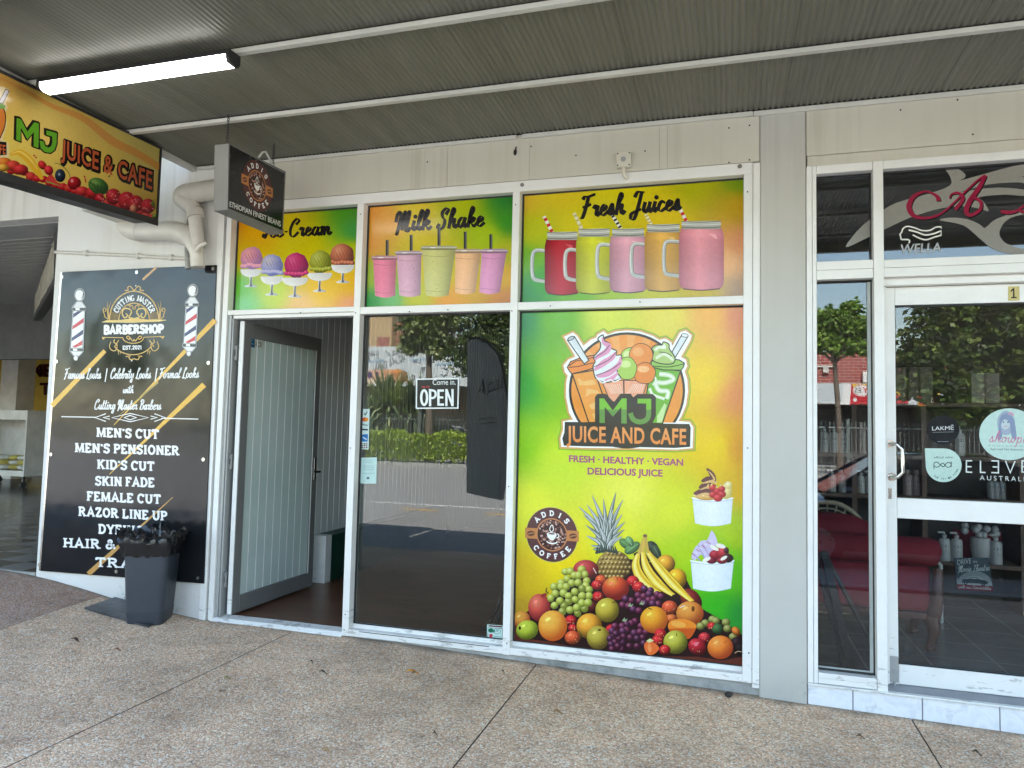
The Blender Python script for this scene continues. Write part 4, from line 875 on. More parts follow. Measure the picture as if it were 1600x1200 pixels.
brush("Milk Shake", (617, 361.5), (755, 353), 30, 5.6)
a.part("lettering", M_PRINT, tp)
for (x0, x1, yt, b0, b1, yb, c, sx, s0) in ((617, 661, 394, 624, 657, 464, (214, 168, 190), 642.5, 367), (580.5, 621.7, 401.5, 586, 617.5, 465, (232, 130, 158), 605, 375), (709, 754, 391, 711, 742.5, 460, (238, 186, 138), 727, 362), (750, 794, 391, 749, 781, 459.5, (220, 150, 190), 767, 366), (657, 714.5, 386, 665, 701, 464, (200, 198, 125), 686, 355)):
    a.stroke([(sx, s0), (sx, yt-1)], 4.8, lambda x, y: (48, 48, 46)); a.stroke([(sx+1.2, s0), (sx+1.2, yt-1)], 1.0, (120, 125, 128))
    cx = (x0+x1)/2; hw = (x1-x0)/2
    dk = tuple(int(v*.78) for v in c); lt = tuple(min(255, int(v*1.08)) for v in c)
    rows = []; n = 12
    def cupcol(u): 
        return tuple(lt[i]*(1-abs(u-.32)/.32)+c[i]*(abs(u-.32)/.32) if u < .64 else c[i]*(1-(u-.64)/.36)+dk[i]*((u-.64)/.36) for i in range(3))
    a.z += 1; ids = []
    for j in range(7):
        t = j/6; y = yt+6+(yb-yt-6)*t; l = (x0+2.5)*(1-t)+b0*t; r = (x1-2.5)*(1-t)+b1*t; row = []
        for i in range(n+1):
            uu = i/n; sag = 3.0*math.sin(math.pi*uu)*(1 if t > 0 else 0)
            row.append(a.mb.vert(a.P((l+(r-l)*uu, y-3+sag*t)), a.C(cupcol(uu))))
        ids.append(row)
    for A_, B_ in zip(ids, ids[1:]):
        for i in range(n): a.mb.f.append([A_[i], A_[i+1], B_[i+1], B_[i]])
    for t in (.14, .90):
        y = yt+6+(yb-yt-6)*t; l = (x0+2.5)*(1-t)+b0*t; r = (x1-2.5)*(1-t)+b1*t; a.stroke([(l, y-3), (cx, y-1), (r, y-3)], .8, tuple(int(v*.82) for v in c), smooth=4)
    lid = tuple(int(v*.62+40) for v in c)
    a.poly([(x0, yt), (x0+hw*.3, yt-2.2), (x1-hw*.3, yt-2.2), (x1, yt), (x1-.4, yt+3.5), (x1-3, yt+5), (x0+3, yt+5), (x0+.4, yt+3.5)], lid)
    a.stroke([(x0+1, yt+.4), (x1-1, yt+.4)], .9, (225, 222, 220)); a.stroke([(x0+1.5, yt+3.6), (x1-1.5, yt+3.6)], .8, tuple(int(v*.6) for v in lid)); a.ell(cx-hw*.3, yt+.8, 5, .9, (248, 246, 245), n=10)
    rg = random.Random(int(x0))
    if x0 in (617, 657):
        for k in range(9): a.ell(rg.uniform(b0+4, b1-4), rg.uniform(yt+20, yb-8), .7, .7, dk if k % 2 else (120, 90, 95), n=6)
a.part("cups_picture", M_PRINT, tp)
# --- fresh juices
tp, a = poster("fresh_juices_poster", "wide bright poster with five glass handle jars of juice, top right bay", -1.330, .0775, 2.333, 3.066,
 [(820, 310, (222, 185, 45)), (880, 300, (222, 195, 30)), (980, 290, (215, 200, 0)), (1080, 285, (175, 175, 0)), (1155, 285, (120, 150, 10)), (1155, 320, (200, 160, 20)), (1155, 380, (225, 150, 95)), (1140, 410, (240, 180, 120)), (1155, 455, (185, 150, 115)), (1100, 462, (205, 180, 40)), (830, 360, (195, 200, 10)), (822, 405, (120, 185, 30)), (825, 460, (60, 150, 70)), (900, 465, (120, 185, 50)), (960, 465, (170, 200, 40)), (1030, 462, (205, 200, 30)), (900, 350, (220, 205, 20)), (1040, 340, (225, 195, 15)), (850, 440, (70, 165, 55))])
for k, (x0, x1, yt, yb, c, hx, h0, h1, dk) in enumerate(((851, 907, 374, 459.5, (178, 28, 40), 831, 392, 438.5, (105, 18, 28)), (900, 957, 369, 458, (188, 190, 42), 882.5, 391, 437, (140, 140, 40)), (952.5, 1011, 369, 456, (205, 150, 165), 932.5, 383, 435, (150, 105, 120)), (1007, 1066.5, 362, 454, (205, 158, 75), 986, 382, 432, (150, 110, 50)), (1061, 1131, 357, 452, (216, 140, 150), 1037, 378, 430, (165, 95, 110)))):
    w_ = x1-x0; cx = (x0+x1)/2
    stl = [((850, 338), (868, 373), (200, 30, 40)), ((897, 333), (911, 362), (205, 190, 120)), ((956, 335), (970, 357), (35, 30, 30)), ((1009, 335), (1019, 354), (205, 180, 90)), ((1059, 320), (1078, 356), (205, 40, 50))][k]
    (p0, p1, sc) = stl; a.stroke([p0, p1], 5.4, (240, 236, 228) if k != 1 and k != 3 else (232, 226, 190))
    for j in range(4):
        t = .08+j*.25; q0 = (p0[0]+(p1[0]-p0[0])*t, p0[1]+(p1[1]-p0[1])*t); q1 = (p0[0]+(p1[0]-p0[0])*(t+.12), p0[1]+(p1[1]-p0[1])*(t+.12)); a.stroke([q0, q1], 5.4, sc)
    a.stroke([(x0+1, h0), (hx+7, h0-1), (hx+1.5, h0+5), (hx, (h0+h1)/2), (hx+1.5, h1-6), (hx+7, h1-1), (x0+1, h1+1)], 5.5, (190, 192, 188), smooth=5); a.stroke([(x0+1, h0-1.2), (hx+7, h0-2), (hx+.5, h0+5), (hx-1, (h0+h1)/2), (hx+.5, h1-6)], 1.3, (236, 236, 232), smooth=5); a.stroke([(x0+1, h0+2.6), (hx+8, h0+2), (hx+4.2, h0+7), (hx+3, (h0+h1)/2), (hx+4.2, h1-8), (hx+8, h1-4), (x0+1, h1-1.5)], .9, (105, 108, 105), smooth=5)
    N = 14; a.z += 1; ids = []; H = yb-yt
    sh_ = [(0, .93), (.04, .93), (.10, .98), (.18, 1.0), (.5, 1.0), (.86, 1.0), (.93, .97), (.97, .90), (1.0, .80)]
    for (t, wf) in sh_:
        row = []
        for i in range(N+1):
            uu = i/N*2-1; x = cx+uu*w_/2*wf; y = yt+H*t+ (2.2*(1-uu*uu) if t > .9 else 0)
            edge = abs(uu)**3; lt = max(0, 1-abs(uu+.1)/.5)*.10; top = max(0, .16-abs(t-.08)) if k != 0 else 0
            row.append(a.mb.vert(a.P((x, y)), a.C(tuple(min(255, (c[m]*(1-edge*.7)+dk[m]*edge*.7)*(1+lt+top)*(.80 if t > .99 else 1)) for m in range(3)))))
        ids.append(row)
    for A_, B_ in zip(ids, ids[1:]):
        for i in range(N): a.mb.f.append([A_[i], A_[i+1], B_[i+1], B_[i]])
    a.poly([(x0+5, yt+1), (x0+4, yt-11), (x1-5, yt-12), (x1-5, yt+1)], lambda x, y, y0=yt: (205, 205, 196) if y < y0-6 else (165, 168, 160))
    for dy in (-11, -6.5, -2): a.stroke([(x0+3.5, yt+dy), (cx, yt+dy+1.2), (x1-4, yt+dy-.5)], 1.2, (112, 112, 105) if dy != -6.5 else (232, 232, 226), smooth=4)
    a.poly([(x1-24, yt+7), (x1-13, yt+9), (x1-10, yt+17), (x1-16, yt+14)], tuple(min(255, v+45) for v in c)); a.stroke([(x0+6, yb-.5), (cx, yb+1.6), (x1-6, yb-.8)], 1.6, tuple(int(v*.55) for v in dk), smooth=5)
a.part("jars_picture", M_PRINT, tp)
brush("Fresh Juices", (907, 339), (1062, 328), 32, 6.0)
a.part("lettering", M_PRINT, tp)
# --- the tall poster
tp, a = poster("juice_cafe_poster", "tallest poster, green to yellow to orange, with the shop emblem above a heap of fruit", -1.330, .0775, .140, 2.279,
 [(815, 500, (62, 145, 90)), (870, 500, (110, 180, 40)), (950, 495, (212, 222, 60)), (1040, 495, (228, 216, 68)), (1110, 495, (238, 180, 80)), (1155, 495, (226, 145, 100)), (815, 600, (60, 165, 60)), (870, 590, (125, 190, 20)), (1100, 590, (240, 205, 40)), (1155, 620, (232, 150, 85)), (815, 700, (140, 200, 0)), (870, 720, (200, 225, 40)), (980, 770, (232, 232, 75)), (1120, 700, (240, 205, 20)), (1155, 700, (226, 160, 40)), (1155, 760, (225, 180, 20)), (830, 790, (225, 230, 40)), (870, 870, (245, 215, 0)), (815, 900, (215, 180, 20)), (815, 960, (190, 150, 40)), (950, 820, (232, 228, 40)), (1060, 800, (215, 222, 20)), (1150, 830, (175, 205, 0)), (1120, 880, (120, 200, 0)), (1150, 900, (95, 190, 20)), (1120, 950, (55, 175, 30)), (1155, 960, (40, 150, 55)), (1080, 860, (180, 212, 0))], 34, 48)
# emblem
a.xf(870, 500, 1/6.0)
OUT = [(92, 165), (150, 138), (178, 160), (245, 268), (330, 200), (384, 178), (396, 150), (436, 128), (474, 158), (560, 126), (660, 116), (780, 126), (900, 168), (955, 205), (1015, 192), (1060, 222), (1075, 275), (1105, 240), (1168, 130), (1205, 118), (1244, 150), (1235, 185), (1140, 352), (1195, 385), (1204, 430), (1180, 480), (1206, 560), (1212, 660), (1195, 790), (1150, 900), (1110, 962), (1235, 972), (1262, 1010), (1256, 1185), (1120, 1196), (700, 1186), (300, 1182), (58, 1172), (52, 1110), (78, 1030), (76, 965), (180, 948), (132, 860), (104, 720), (106, 590), (122, 515), (92, 480), (82, 430), (120, 385), (200, 352)]
for wd, cl in ((92, (128, 178, 40)), (70, (212, 165, 95)), (36, (250, 250, 246))): a.stroke(OUT, wd, cl, closed=True)
a.poly(OUT, (250, 250, 246))
DK = (44, 40, 36); OR = (238, 152, 62)
a.ell(658, 660, 545, 545, DK, n=60); a.ell(658, 660, 522, 522, OR, n=60)
for k in range(9):
    t = R_(200+k*17.5); a.poly([(658, 640), (658+515*math.cos(t), 655+515*math.sin(t)), (658+515*math.cos(t+.15), 655+515*math.sin(t+.15))], (242, 168, 88))
a.poly([(90, 962), (1230, 962), (1240, 1194), (80, 1180)], (250, 250, 246))
def ink(pts, fill, wd=9, closed=True): a.poly(pts, fill); a.stroke(pts, wd, DK, closed=closed)
ink([(145, 505), (350, 470), (520, 960), (300, 962)], (240, 160, 70), 12)
for q in ([(190, 540), (250, 575), (340, 560), (370, 600), (300, 615), (210, 610)], [(280, 640), (380, 660), (400, 690), (320, 690), (270, 720)], [(300, 800), (360, 770), (400, 830), (330, 840)], [(330, 880), (390, 870), (430, 930), (350, 930)]): a.poly(q, (245, 190, 110))
ink([(98, 445), (130, 390), (240, 348), (350, 330), (380, 350), (380, 440), (250, 480), (140, 505), (120, 480)], (238, 140, 60), 10); a.stroke([(112, 430), (180, 385), (350, 350)], 8, DK); a.stroke([(110, 445), (200, 435), (345, 400)], 8, DK)
ink([(100, 190), (165, 155), (300, 378), (258, 412)], (222, 230, 234), 10); a.stroke([(125, 195), (262, 395)], 8, (240, 244, 246)); a.ell(133, 172, 30, 15, (190, 200, 205), rot=-25); a.ring(133, 172, 32, 16, 8, DK, rot=-25)
ink([(880, 440), (1160, 478), (990, 972), (800, 965)], (112, 180, 55), 12)
for pts, wd in (([(960, 505), (1060, 520), (1090, 560), (1010, 590), (930, 590), (960, 660), (1040, 670), (1030, 740)], 44), ([(870, 640), (900, 700), (980, 730), (1010, 740)], 30), ([(900, 520), (930, 560), (900, 610)], 20)): a.stroke(pts, wd, (205, 228, 185), smooth=4); a.stroke(pts, wd*.45, (238, 244, 230), smooth=4)
a.poly([(940, 900), (1010, 780), (1030, 800), (985, 960), (940, 962)], (200, 228, 160))
ink([(885, 385), (1060, 360), (1150, 375), (1196, 405), (1188, 440), (1165, 470), (1000, 468), (885, 440)], (150, 198, 90), 10); a.stroke([(890, 430), (1050, 440), (1190, 412)], 8, DK, smooth=4)
ink([(1165, 150), (1232, 150), (1110, 352), (1080, 300)], (222, 230, 234), 10); a.ring(1200, 145, 32, 15, 8, DK, rot=10); a.ell(1200, 145, 29, 13, (235, 240, 242), rot=10)
WC = [(900, 340), (905, 300), (890, 265), (930, 235), (985, 232), (1000, 205), (1050, 225), (1055, 270), (1090, 320), (1110, 370), (1080, 410), (980, 410), (900, 380)]
ink(catmull(WC, 4, True), (178, 205, 120), 10); a.stroke([(920, 285), (960, 255), (1010, 260), (1000, 230)], 26, (235, 242, 222), smooth=4); a.stroke([(930, 360), (1000, 320), (1060, 350), (1090, 380)], 26, (228, 238, 210), smooth=4); a.stroke([(960, 300), (1030, 310), (1080, 340)], 7, DK, smooth=4)
# cones, scoops, soft serve
ink([(420, 570), (625, 565), (628, 700), (530, 790), (500, 760)], (242, 170, 135), 8); ink([(630, 565), (850, 570), (800, 740), (700, 760), (632, 690)], (242, 170, 135), 8)
for k in range(7):
    a.stroke([(455+k*22, 600), (520+k*16, 690)], 5, (250, 222, 205)); a.stroke([(660+k*22, 690-k*2), (720+k*16, 600)], 5, (250, 222, 205))
for (x, y, r, c, h) in ((690, 350, 88, (175, 210, 95), (215, 232, 160)), (790, 330, 108, (236, 145, 65), (242, 170, 100))): a.ell(x, y, r+6, None, DK, n=34); a.ell(x, y, r, None, c, n=34); a.ell(x-r*.25, y-r*.3, r*.5, r*.4, h)
for (x, y, rx, ry, c, h) in ((822, 500, 100, 98, (236, 140, 60), (248, 190, 130)), (655, 455, 92, 105, (170, 205, 90), (212, 232, 150))):
    pts = [(x+rx*math.cos(R_(k*15))*(1+.03*math.sin(k*5)), y+ry*math.sin(R_(k*15))*(1+.04*math.sin(k*7))) for k in range(24)]
    a.stroke(pts, 12, DK, closed=True); a.poly(pts, c); a.ell(x-10, y-ry*.4, rx*.55, ry*.32, h)
SS = catmull([(385, 175), (432, 140), (445, 190), (495, 220), (500, 260), (560, 290), (555, 330), (605, 330), (600, 400), (570, 440), (570, 500), (600, 545), (520, 575), (440, 585), (365, 545), (345, 480), (340, 430), (360, 390), (345, 350), (375, 310), (405, 270), (410, 215)], 4, True)
ink(SS, (232, 238, 238), 11)
for pts, wd in (([(425, 165), (440, 215), (485, 240), (470, 290), (390, 340), (358, 375)], [10, 30, 48, 54, 40, 14]), ([(548, 300), (520, 350), (430, 410), (352, 470)], [12, 50, 60, 20]), ([(598, 345), (580, 420), (480, 500), (375, 530)], [10, 46, 60, 20]), ([(575, 490), (520, 545), (450, 565)], [14, 40, 16])): a.stroke(pts, wd, (226, 150, 188), smooth=5)
for pts in ([(495, 235), (440, 300), (350, 355)], [(558, 300), (480, 380), (345, 440)], [(600, 400), (500, 470), (365, 520)]): a.stroke(pts, 7, DK, smooth=4)
a.stroke([(375, 545), (430, 590), (500, 560), (540, 580), (600, 550)], 10, (245, 245, 242), smooth=4)
# name plates
NP = [(385, 700), (455, 698), (525, 770), (545, 770), (600, 698), (690, 698), (715, 735), (760, 700), (895, 700), (922, 725), (922, 900), (880, 985), (365, 985), (365, 725)]
a.poly(NP, (48, 43, 40)); a.stroke(NP, 14, (48, 43, 40), closed=True)
JP = [(85, 965), (1235, 985), (1245, 1010), (1240, 1180), (1100, 1190), (700, 1180), (300, 1175), (75, 1168), (62, 1110), (80, 1060)]
a.poly(JP, (48, 43, 40)); a.stroke(JP, 20, (48, 43, 40), closed=True)
gr = lambda x, y: (120, 190, 50) if y < 838 else (95, 150, 70)
for pts in ([(400, 735), (442, 735), (525, 850), (610, 735), (655, 735), (655, 838), (605, 838), (605, 815), (525, 905), (450, 815), (450, 838), (400, 838)],): a.poly(pts, (122, 192, 52))
for pts in ([(400, 838), (450, 838), (450, 965), (400, 965)], [(605, 838), (655, 838), (655, 970), (605, 970)], [(470, 838), (508, 838), (525, 856), (545, 838), (588, 838), (525, 906)]): a.poly(pts, (100, 150, 72))
a.poly([(757, 738), (885, 738), (885, 842), (838, 842), (838, 782), (757, 782)], (122, 192, 52)); a.stroke([(861, 840), (858, 905), (825, 945), (770, 955), (715, 930), (690, 872)], 46, (100, 150, 72), smooth=5)
a.sans("JUICE AND CAFE", (92, 1138), (1214, 1166), 148, lambda x, y: (240, 160, 95) if y < 1075 else (232, 140, 70), bold=.025, space=1.06)
a.xf()
a.part("shop_emblem", M_PRINT, tp)
VI = (165, 75, 120)
a.sans("FRESH \u00b7 HEALTHY \u00b7 VEGAN", (889, 721.5), (1067.5, 727.5), 10.5, VI, bold=.032); a.part("lettering", M_PRINT, tp); a.sans("DELICIOUS JUICE", (918, 741), (1035.5, 744.5), 10.8, VI, bold=.032)
a.part("lettering", M_PRINT, tp)
coffee_logo(a, 862.5, 835.5, (40, 2.6), (0, 42.5)); a.part("coffee_badge", M_PRINT, tp)
# tubs
def tub(pts, hw): a.poly(pts, lambda x, y: (228, 238, 244))
for (x0, x1, yt, b0, b1, yb) in ((1082, 1145, 779, 1086, 1142, 822), (1079.5, 1146.5, 877, 1083, 1142, 924)):
    N = 14; a.z += 1; ids = []
    for t in (0, .25, .6, 1):
        row = []
        for i in range(N+1):
            uu = i/N; l = x0*(1-t)+b0*t; r = x1*(1-t)+b1*t; y = yt+(yb-yt)*t - (1-t)*0 + (4.5*math.sin(math.pi*uu)-4.5)*t + 3*math.sin(math.pi*uu)*(1-t)
            s_ = abs(uu-.45)*.22; row.append(a.mb.vert(a.P((l+(r-l)*uu, y)), a.C((238-s_*120, 244-s_*95, 248-s_*80))))
        ids.append(row)
    for A_, B_ in zip(ids, ids[1:]):
        for i in range(N): a.mb.f.append([A_[i], A_[i+1], B_[i+1], B_[i]])
    a.stroke([(x0-1, yt-1), ((x0+x1)/2, yt+3), (x1+1, yt-1)], 2.2, (246, 249, 250), smooth=5); a.stroke([(x0, yt+1.4), ((x0+x1)/2, yt+5), (x1, yt+1.4)], .8, (175, 190, 198), smooth=5)
z_ = a.z
a.ell(1105, 774, 20, 8, (235, 190, 110), hi=(245, 215, 150), lo=(190, 140, 70)); a.ell(1135, 768, 9, 12, (238, 220, 150), lo=(200, 180, 100), hi=(246, 236, 190)); a.ell(1138, 758, 6, 6, (240, 225, 160), lo=(200, 185, 110), hi=(246, 236, 190))
for pts, wd in (([(1084, 772), (1100, 768), (1118, 772)], [4, 12, 8]), ([(1092, 762), (1104, 758), (1120, 762)], [3, 11, 6]), ([(1096, 752), (1106, 749), (1119, 750)], [3, 10, 5]), ([(1104, 732), (1110, 738), (1114, 746), (1106, 748)], [2, 7, 9, 6])): a.stroke(pts, wd, (105, 62, 62), smooth=4); a.stroke([(p[0]+2, p[1]+3.5) for p in pts], [v*.35 for v in wd], (225, 180, 120), smooth=4)
for k, (x, y, r) in enumerate(((1114, 762, 6), (1121, 768, 6), (1114, 773, 6), (1128, 772, 6.5), (1128, 764, 5.5), (1122, 778, 7))): a.ell(x, y, r, r*.85, (205, 50, 60), hi=(232, 105, 105), lo=(150, 25, 40))
for k in range(16): a.ell(1104+(k*7) % 34, 754+(k*5) % 9, 1.6, 1.2, (215, 165, 90) if k % 2 else (240, 205, 130), n=7)
for k in range(12): a.ell(1085+(k*7) % 28, 774+(k*3) % 6, 1.8, 1.3, (225, 180, 110) if k % 2 else (245, 215, 150), n=7)
LV = (212, 200, 228)
for pts, wd in (([(1083, 874), (1090, 862), (1097, 858), (1104, 862)], [6, 14, 18, 12]), ([(1090, 866), (1098, 852), (1108, 856), (1108, 872)], [8, 14, 18, 16]), ([(1112, 829), (1113, 840), (1112, 852)], [1, 12, 22])): a.stroke(pts, wd, LV, smooth=5)
for pts in ([(1091, 852), (1101, 872)], [(1098, 850), (1108, 868)], [(1084, 866), (1094, 876)]): a.stroke(pts, 2, (180, 165, 205))
for (x, y, rx, ry, c) in ((1118, 867, 10, 8, (165, 30, 45)), (1130, 863, 9, 10, (190, 45, 55)), (1112, 876, 8, 5, (130, 25, 45)), (1137, 872, 9, 7, (60, 25, 30)), (1128, 876, 8, 5, (150, 35, 50)), (1135, 860, 4, 5, (70, 25, 35))): a.ell(x, y, rx, ry, c, hi=tuple(min(255, v+50) for v in c), lo=tuple(int(v*.6) for v in c))
for (x, y, r, ry, ro) in ((1116, 856, 8, 3, 30), (1126, 853, 8, 3.5, 15), (1104, 874, 7, 3, -25), (1131, 872, 6, 2.6, -30)): a.ell(x, y, r, ry, (246, 238, 226), rot=ro, n=14)
for k in range(8): a.stroke([(1080+k*4, 864-k*3), (1086+k*4, 868-k*3)], 1.0, (240, 232, 238) if k % 2 else (165, 70, 90))
a.part("dessert_tubs_picture", M_PRINT, tp)
# fruit heap
xs_, zs_ = -1.330, .140
bl, br = proj((-1.330, PY, .140)), proj((.0775, PY, .140))
a.poly([bl, (bl[0]+.5, bl[1]-32), (840, 985), (1000, 1008), (1162, 1012), br], (98, 46, 36))
a.poly([(806, 968), (860, 930), (905, 890), (960, 870), (1030, 880), (1070, 900), (1095, 950), (1130, 970), (1160, 992), (1160, 1026), (1130, 1032), (1090, 1026), (1010, 1025), (960, 1020), (915, 1014), (860, 1003), (810, 996)], (42, 22, 22))
FR = 1
def fruit(x, y, rx, ry, c, hi=None, lo=None, rot=0, hx=-.3, hy=-.42, n=24, wob=.0):
    a.ell(x, y, rx, ry, c, rot=rot, hi=hi or tuple(min(255, int(v*1.12)+28) for v in c), lo=lo or tuple(int(v*.40) for v in c), hx=hx, hy=hy, n=n, wob=wob)
    if rx > 11:
        rg_ = random.Random(int(x*5+y)); z0_ = a.z
        for k in range(int(rx*1.6)):
            t_ = rg_.uniform(0, 6.28); r_ = rg_.uniform(.1, .85); a.z = z0_+1; a.ell(x+rx*r_*math.cos(t_), y+ry*r_*math.sin(t_), .55, .5, tuple(int(v*(.80 if k % 2 else .92)) for v in c), n=5)
        a.ell(x-rx*.34, y-ry*.42, rx*.20, ry*.11, tuple(min(255, int(v*1.1)+48) for v in c), rot=-30, n=12)
def straw(x, y, r, rot=0, c=(205, 40, 45)):
    fruit(x, y, r, r*.88, c, rot=rot, n=16); rg = random.Random(int(x*3+y)); z = a.z
    for k in range(7): a.ell(x+rg.uniform(-.6, .6)*r, y+rg.uniform(-.55, .55)*r, .55, .7, (238, 190, 130), n=5)
# pineapple
fruit(959, 884, 27, 24, (150, 115, 55), hi=(195, 165, 90), lo=(75, 50, 25), n=26)
for j in range(6):
    for i in range(8):
        x = 938+i*6.2+(3.1 if j % 2 else 0); y = 865+j*7.2
        if ((x-959)/26)**2+((y-884)/23)**2 < 1:
            dk_ = 1-.25*abs(x-955)/26
            a.ell(x, y, 3.1, 3.3, (int(200*dk_), int(165*dk_), int(80*dk_)), hi=(235, 215, 150), lo=(75, 60, 30), n=8); a.ell(x+.3, y+.6, 1.0, .8, (110, 60, 35), n=6)
b0 = (948, 860)
for k, (tx, ty) in enumerate(((904, 791), (911, 803), (915, 820), (916, 837), (923, 852), (926, 858), (973, 803), (977, 815), (976, 827), (973, 838), (974, 780), (967, 796), (917, 788), (922, 826), (963, 768), (925, 773), (943, 779), (934, 800), (958, 795), (942, 808), (951, 812), (936, 822), (960, 820), (930, 838), (965, 838))):
    mx_ = (b0[0]+(tx-948)*.35, b0[1]+(ty-860)*.55); g = (172, 178, 172) if k % 3 == 0 else ((138, 148, 138) if k % 3 == 1 else (108, 120, 110))
    a.stroke([(b0[0]+(tx-948)*.12, b0[1]), mx_, (tx, ty)], [9, 8, .4], (75, 85, 78), smooth=5); a.stroke([(b0[0]+(tx-948)*.12, b0[1]), mx_, (tx, ty)], [6.6, 6, .2], g, smooth=5)
    a.stroke([(b0[0]+(tx-948)*.12-1, b0[1]), (mx_[0]-1.2, mx_[1]), (tx, ty)], [1.6, 1.6, .1], (205, 210, 205), smooth=5)
for k in range(9): a.stroke([(932+k*4, 862+abs(k-4)*.8), (935+k*3.2, 852)], [5, .5], (60, 72, 60))
# leaves, oranges, bananas
for (x, y, rx, ry, c, ro) in ((978, 850, 12, 7, (80, 125, 65), 35), (988, 856, 14, 8, (95, 140, 80), -35), (984, 846, 9, 6, (110, 155, 95), 60), (1020, 857, 13, 9, (38, 52, 36), 60), (1026, 862, 12, 6, (55, 75, 50), 65)): a.ell(x, y, rx, ry, c, rot=ro, hi=tuple(v+25 for v in c), lo=tuple(int(v*.6) for v in c), n=14); a.stroke([(x-rx*.8*math.cos(R_(ro)), y-rx*.8*math.sin(R_(ro))), (x+rx*.8*math.cos(R_(ro)), y+rx*.8*math.sin(R_(ro)))], .7, tuple(min(255, v+50) for v in c))
a.poly([(990, 865), (1003, 858), (1016, 876), (1004, 884), (996, 880)], (35, 30, 22))
fruit(1080, 938, 15, 20, (130, 40, 35), rot=-35); fruit(1040.5, 881, 14.5, 14.5, (236, 160, 40)); fruit(1058, 904, 15, 16, (240, 172, 35))
def banana(pts, w):
    a.stroke(pts, [v*1.14 for v in w], (150, 105, 30), smooth=6); a.stroke(pts, w, (245, 212, 70), smooth=6)
    a.stroke([(p[0]-1.8, p[1]+.8) for p in pts], [v*.30 for v in w], (250, 232, 130), smooth=6); a.stroke([(p[0]+2.6, p[1]-1.6) for p in pts], [v*.22 for v in w], (224, 178, 40), smooth=6)
banana([(997.5, 865), (993.5, 882), (1000, 900), (1014, 915), (1030, 926)], [5, 12, 14, 12, 5]); banana([(1004.5, 862), (1010, 886), (1027, 910), (1052, 930)], [5, 12, 14, 4]); banana([(1012, 862), (1028, 884), (1052, 912), (1082, 940)], [5, 12, 14, 4])
a.stroke([(1008, 837), (1003, 852), (998, 866)], [4, 6, 5], (205, 170, 80), smooth=4); a.stroke([(1008, 837), (1006, 850), (1005, 863)], [4, 5, 5], (215, 180, 70), smooth=4); a.stroke([(1009, 838), (1010, 850), (1013, 864)], [4, 5, 4.5], (200, 165, 70), smooth=4); a.ell(1008, 837, 3.4, 2.6, (120, 85, 60)); a.ell(1082, 940, 1.6, 1.4, (40, 30, 20)); a.ell(1052, 930.5, 2, 1.6, (40, 30, 20))
# left half of the heap
fruit(915.5, 890, 20, 15.5, (190, 60, 62), hi=(215, 105, 95)); a.stroke([(927, 887), (932, 896)], 1.3, (245, 200, 190))
straw(939, 906, 9, c=(225, 80, 40)); straw(933, 914, 9); fruit(962, 919, 21, 18.5, (222, 82, 42), hi=(236, 190, 80), lo=(120, 30, 25), hy=-.6); a.stroke([(964, 901), (965, 907)], 1.0, (60, 45, 25)); straw(934.5, 932, 9); straw(989, 908, 10); straw(998, 917, 10); fruit(926, 948, 8, 9, (95, 30, 30))
fruit(843, 949, 17.5, 21.5, (205, 78, 65), hi=(226, 140, 105), lo=(110, 28, 32)); a.ell(850, 930, 5, 3, (150, 50, 40), rot=-30); a.stroke([(855, 918), (853, 923), (857, 927)], 1.4, (50, 30, 30))
GG = [(590, 235), (645, 230), (770, 210), (805, 265), (690, 275), (735, 275), (610, 315), (660, 360), (545, 360), (825, 335), (730, 355), (465, 400), (540, 400), (600, 400), (815, 390), (850, 430), (775, 420), (625, 560), (575, 610), (800, 640), (555, 675), (725, 690), (480, 475), (570, 470), (625, 500), (850, 500), (775, 500), (430, 525), (530, 555), (770, 580), (700, 540), (695, 455), (840, 575), (470, 605), (640, 655), (715, 630)]
a.stroke([(893, 920), (897, 905), (905, 918)], 1.2, (60, 45, 30))
for k, (x, y) in enumerate(GG):
    if k in (16, 17, 18, 19, 20, 21): c = (140, 145, 55)
    else: c = (188, 194, 78)
    fruit(800+x/7.058, 860+y/7.058, 6.2, 5.6+(k % 3)*.5, c, hi=(228, 230, 150), lo=(105, 112, 40), rot=(k*37) % 180, n=16)
fruit(815.5, 968, 13.5, 13.5, (222, 150, 60), hi=(232, 170, 75), lo=(150, 50, 35)); fruit(824, 984, 17.5, 15, (182, 194, 58), hi=(212, 222, 90), lo=(85, 95, 25), rot=-12); a.ell(812.5, 981, 2, 3, (60, 55, 20))
straw(892, 969, 9); straw(895, 981, 7); fruit(921, 978, 20, 20, (238, 160, 50)); fruit(864, 977.5, 22.5, 24, (240, 168, 62), hi=(244, 192, 85), lo=(190, 85, 30), wob=.008)
straw(895, 996, 12.5, c=(226, 92, 50)); a.stroke([(905, 986), (909, 992), (906, 998)], 1.6, (70, 75, 35)); straw(956, 984, 10); fruit(949, 953, 18.5, 19, (200, 176, 58), hi=(214, 200, 90), lo=(95, 80, 25)); a.stroke([(956, 941), (963, 940)], 1.3, (60, 45, 25)); fruit(935, 996, 18, 18.5, (186, 166, 58), hi=(205, 190, 90), lo=(85, 65, 25)); a.ell(937, 984, 2.6, 1.8, (90, 75, 30))
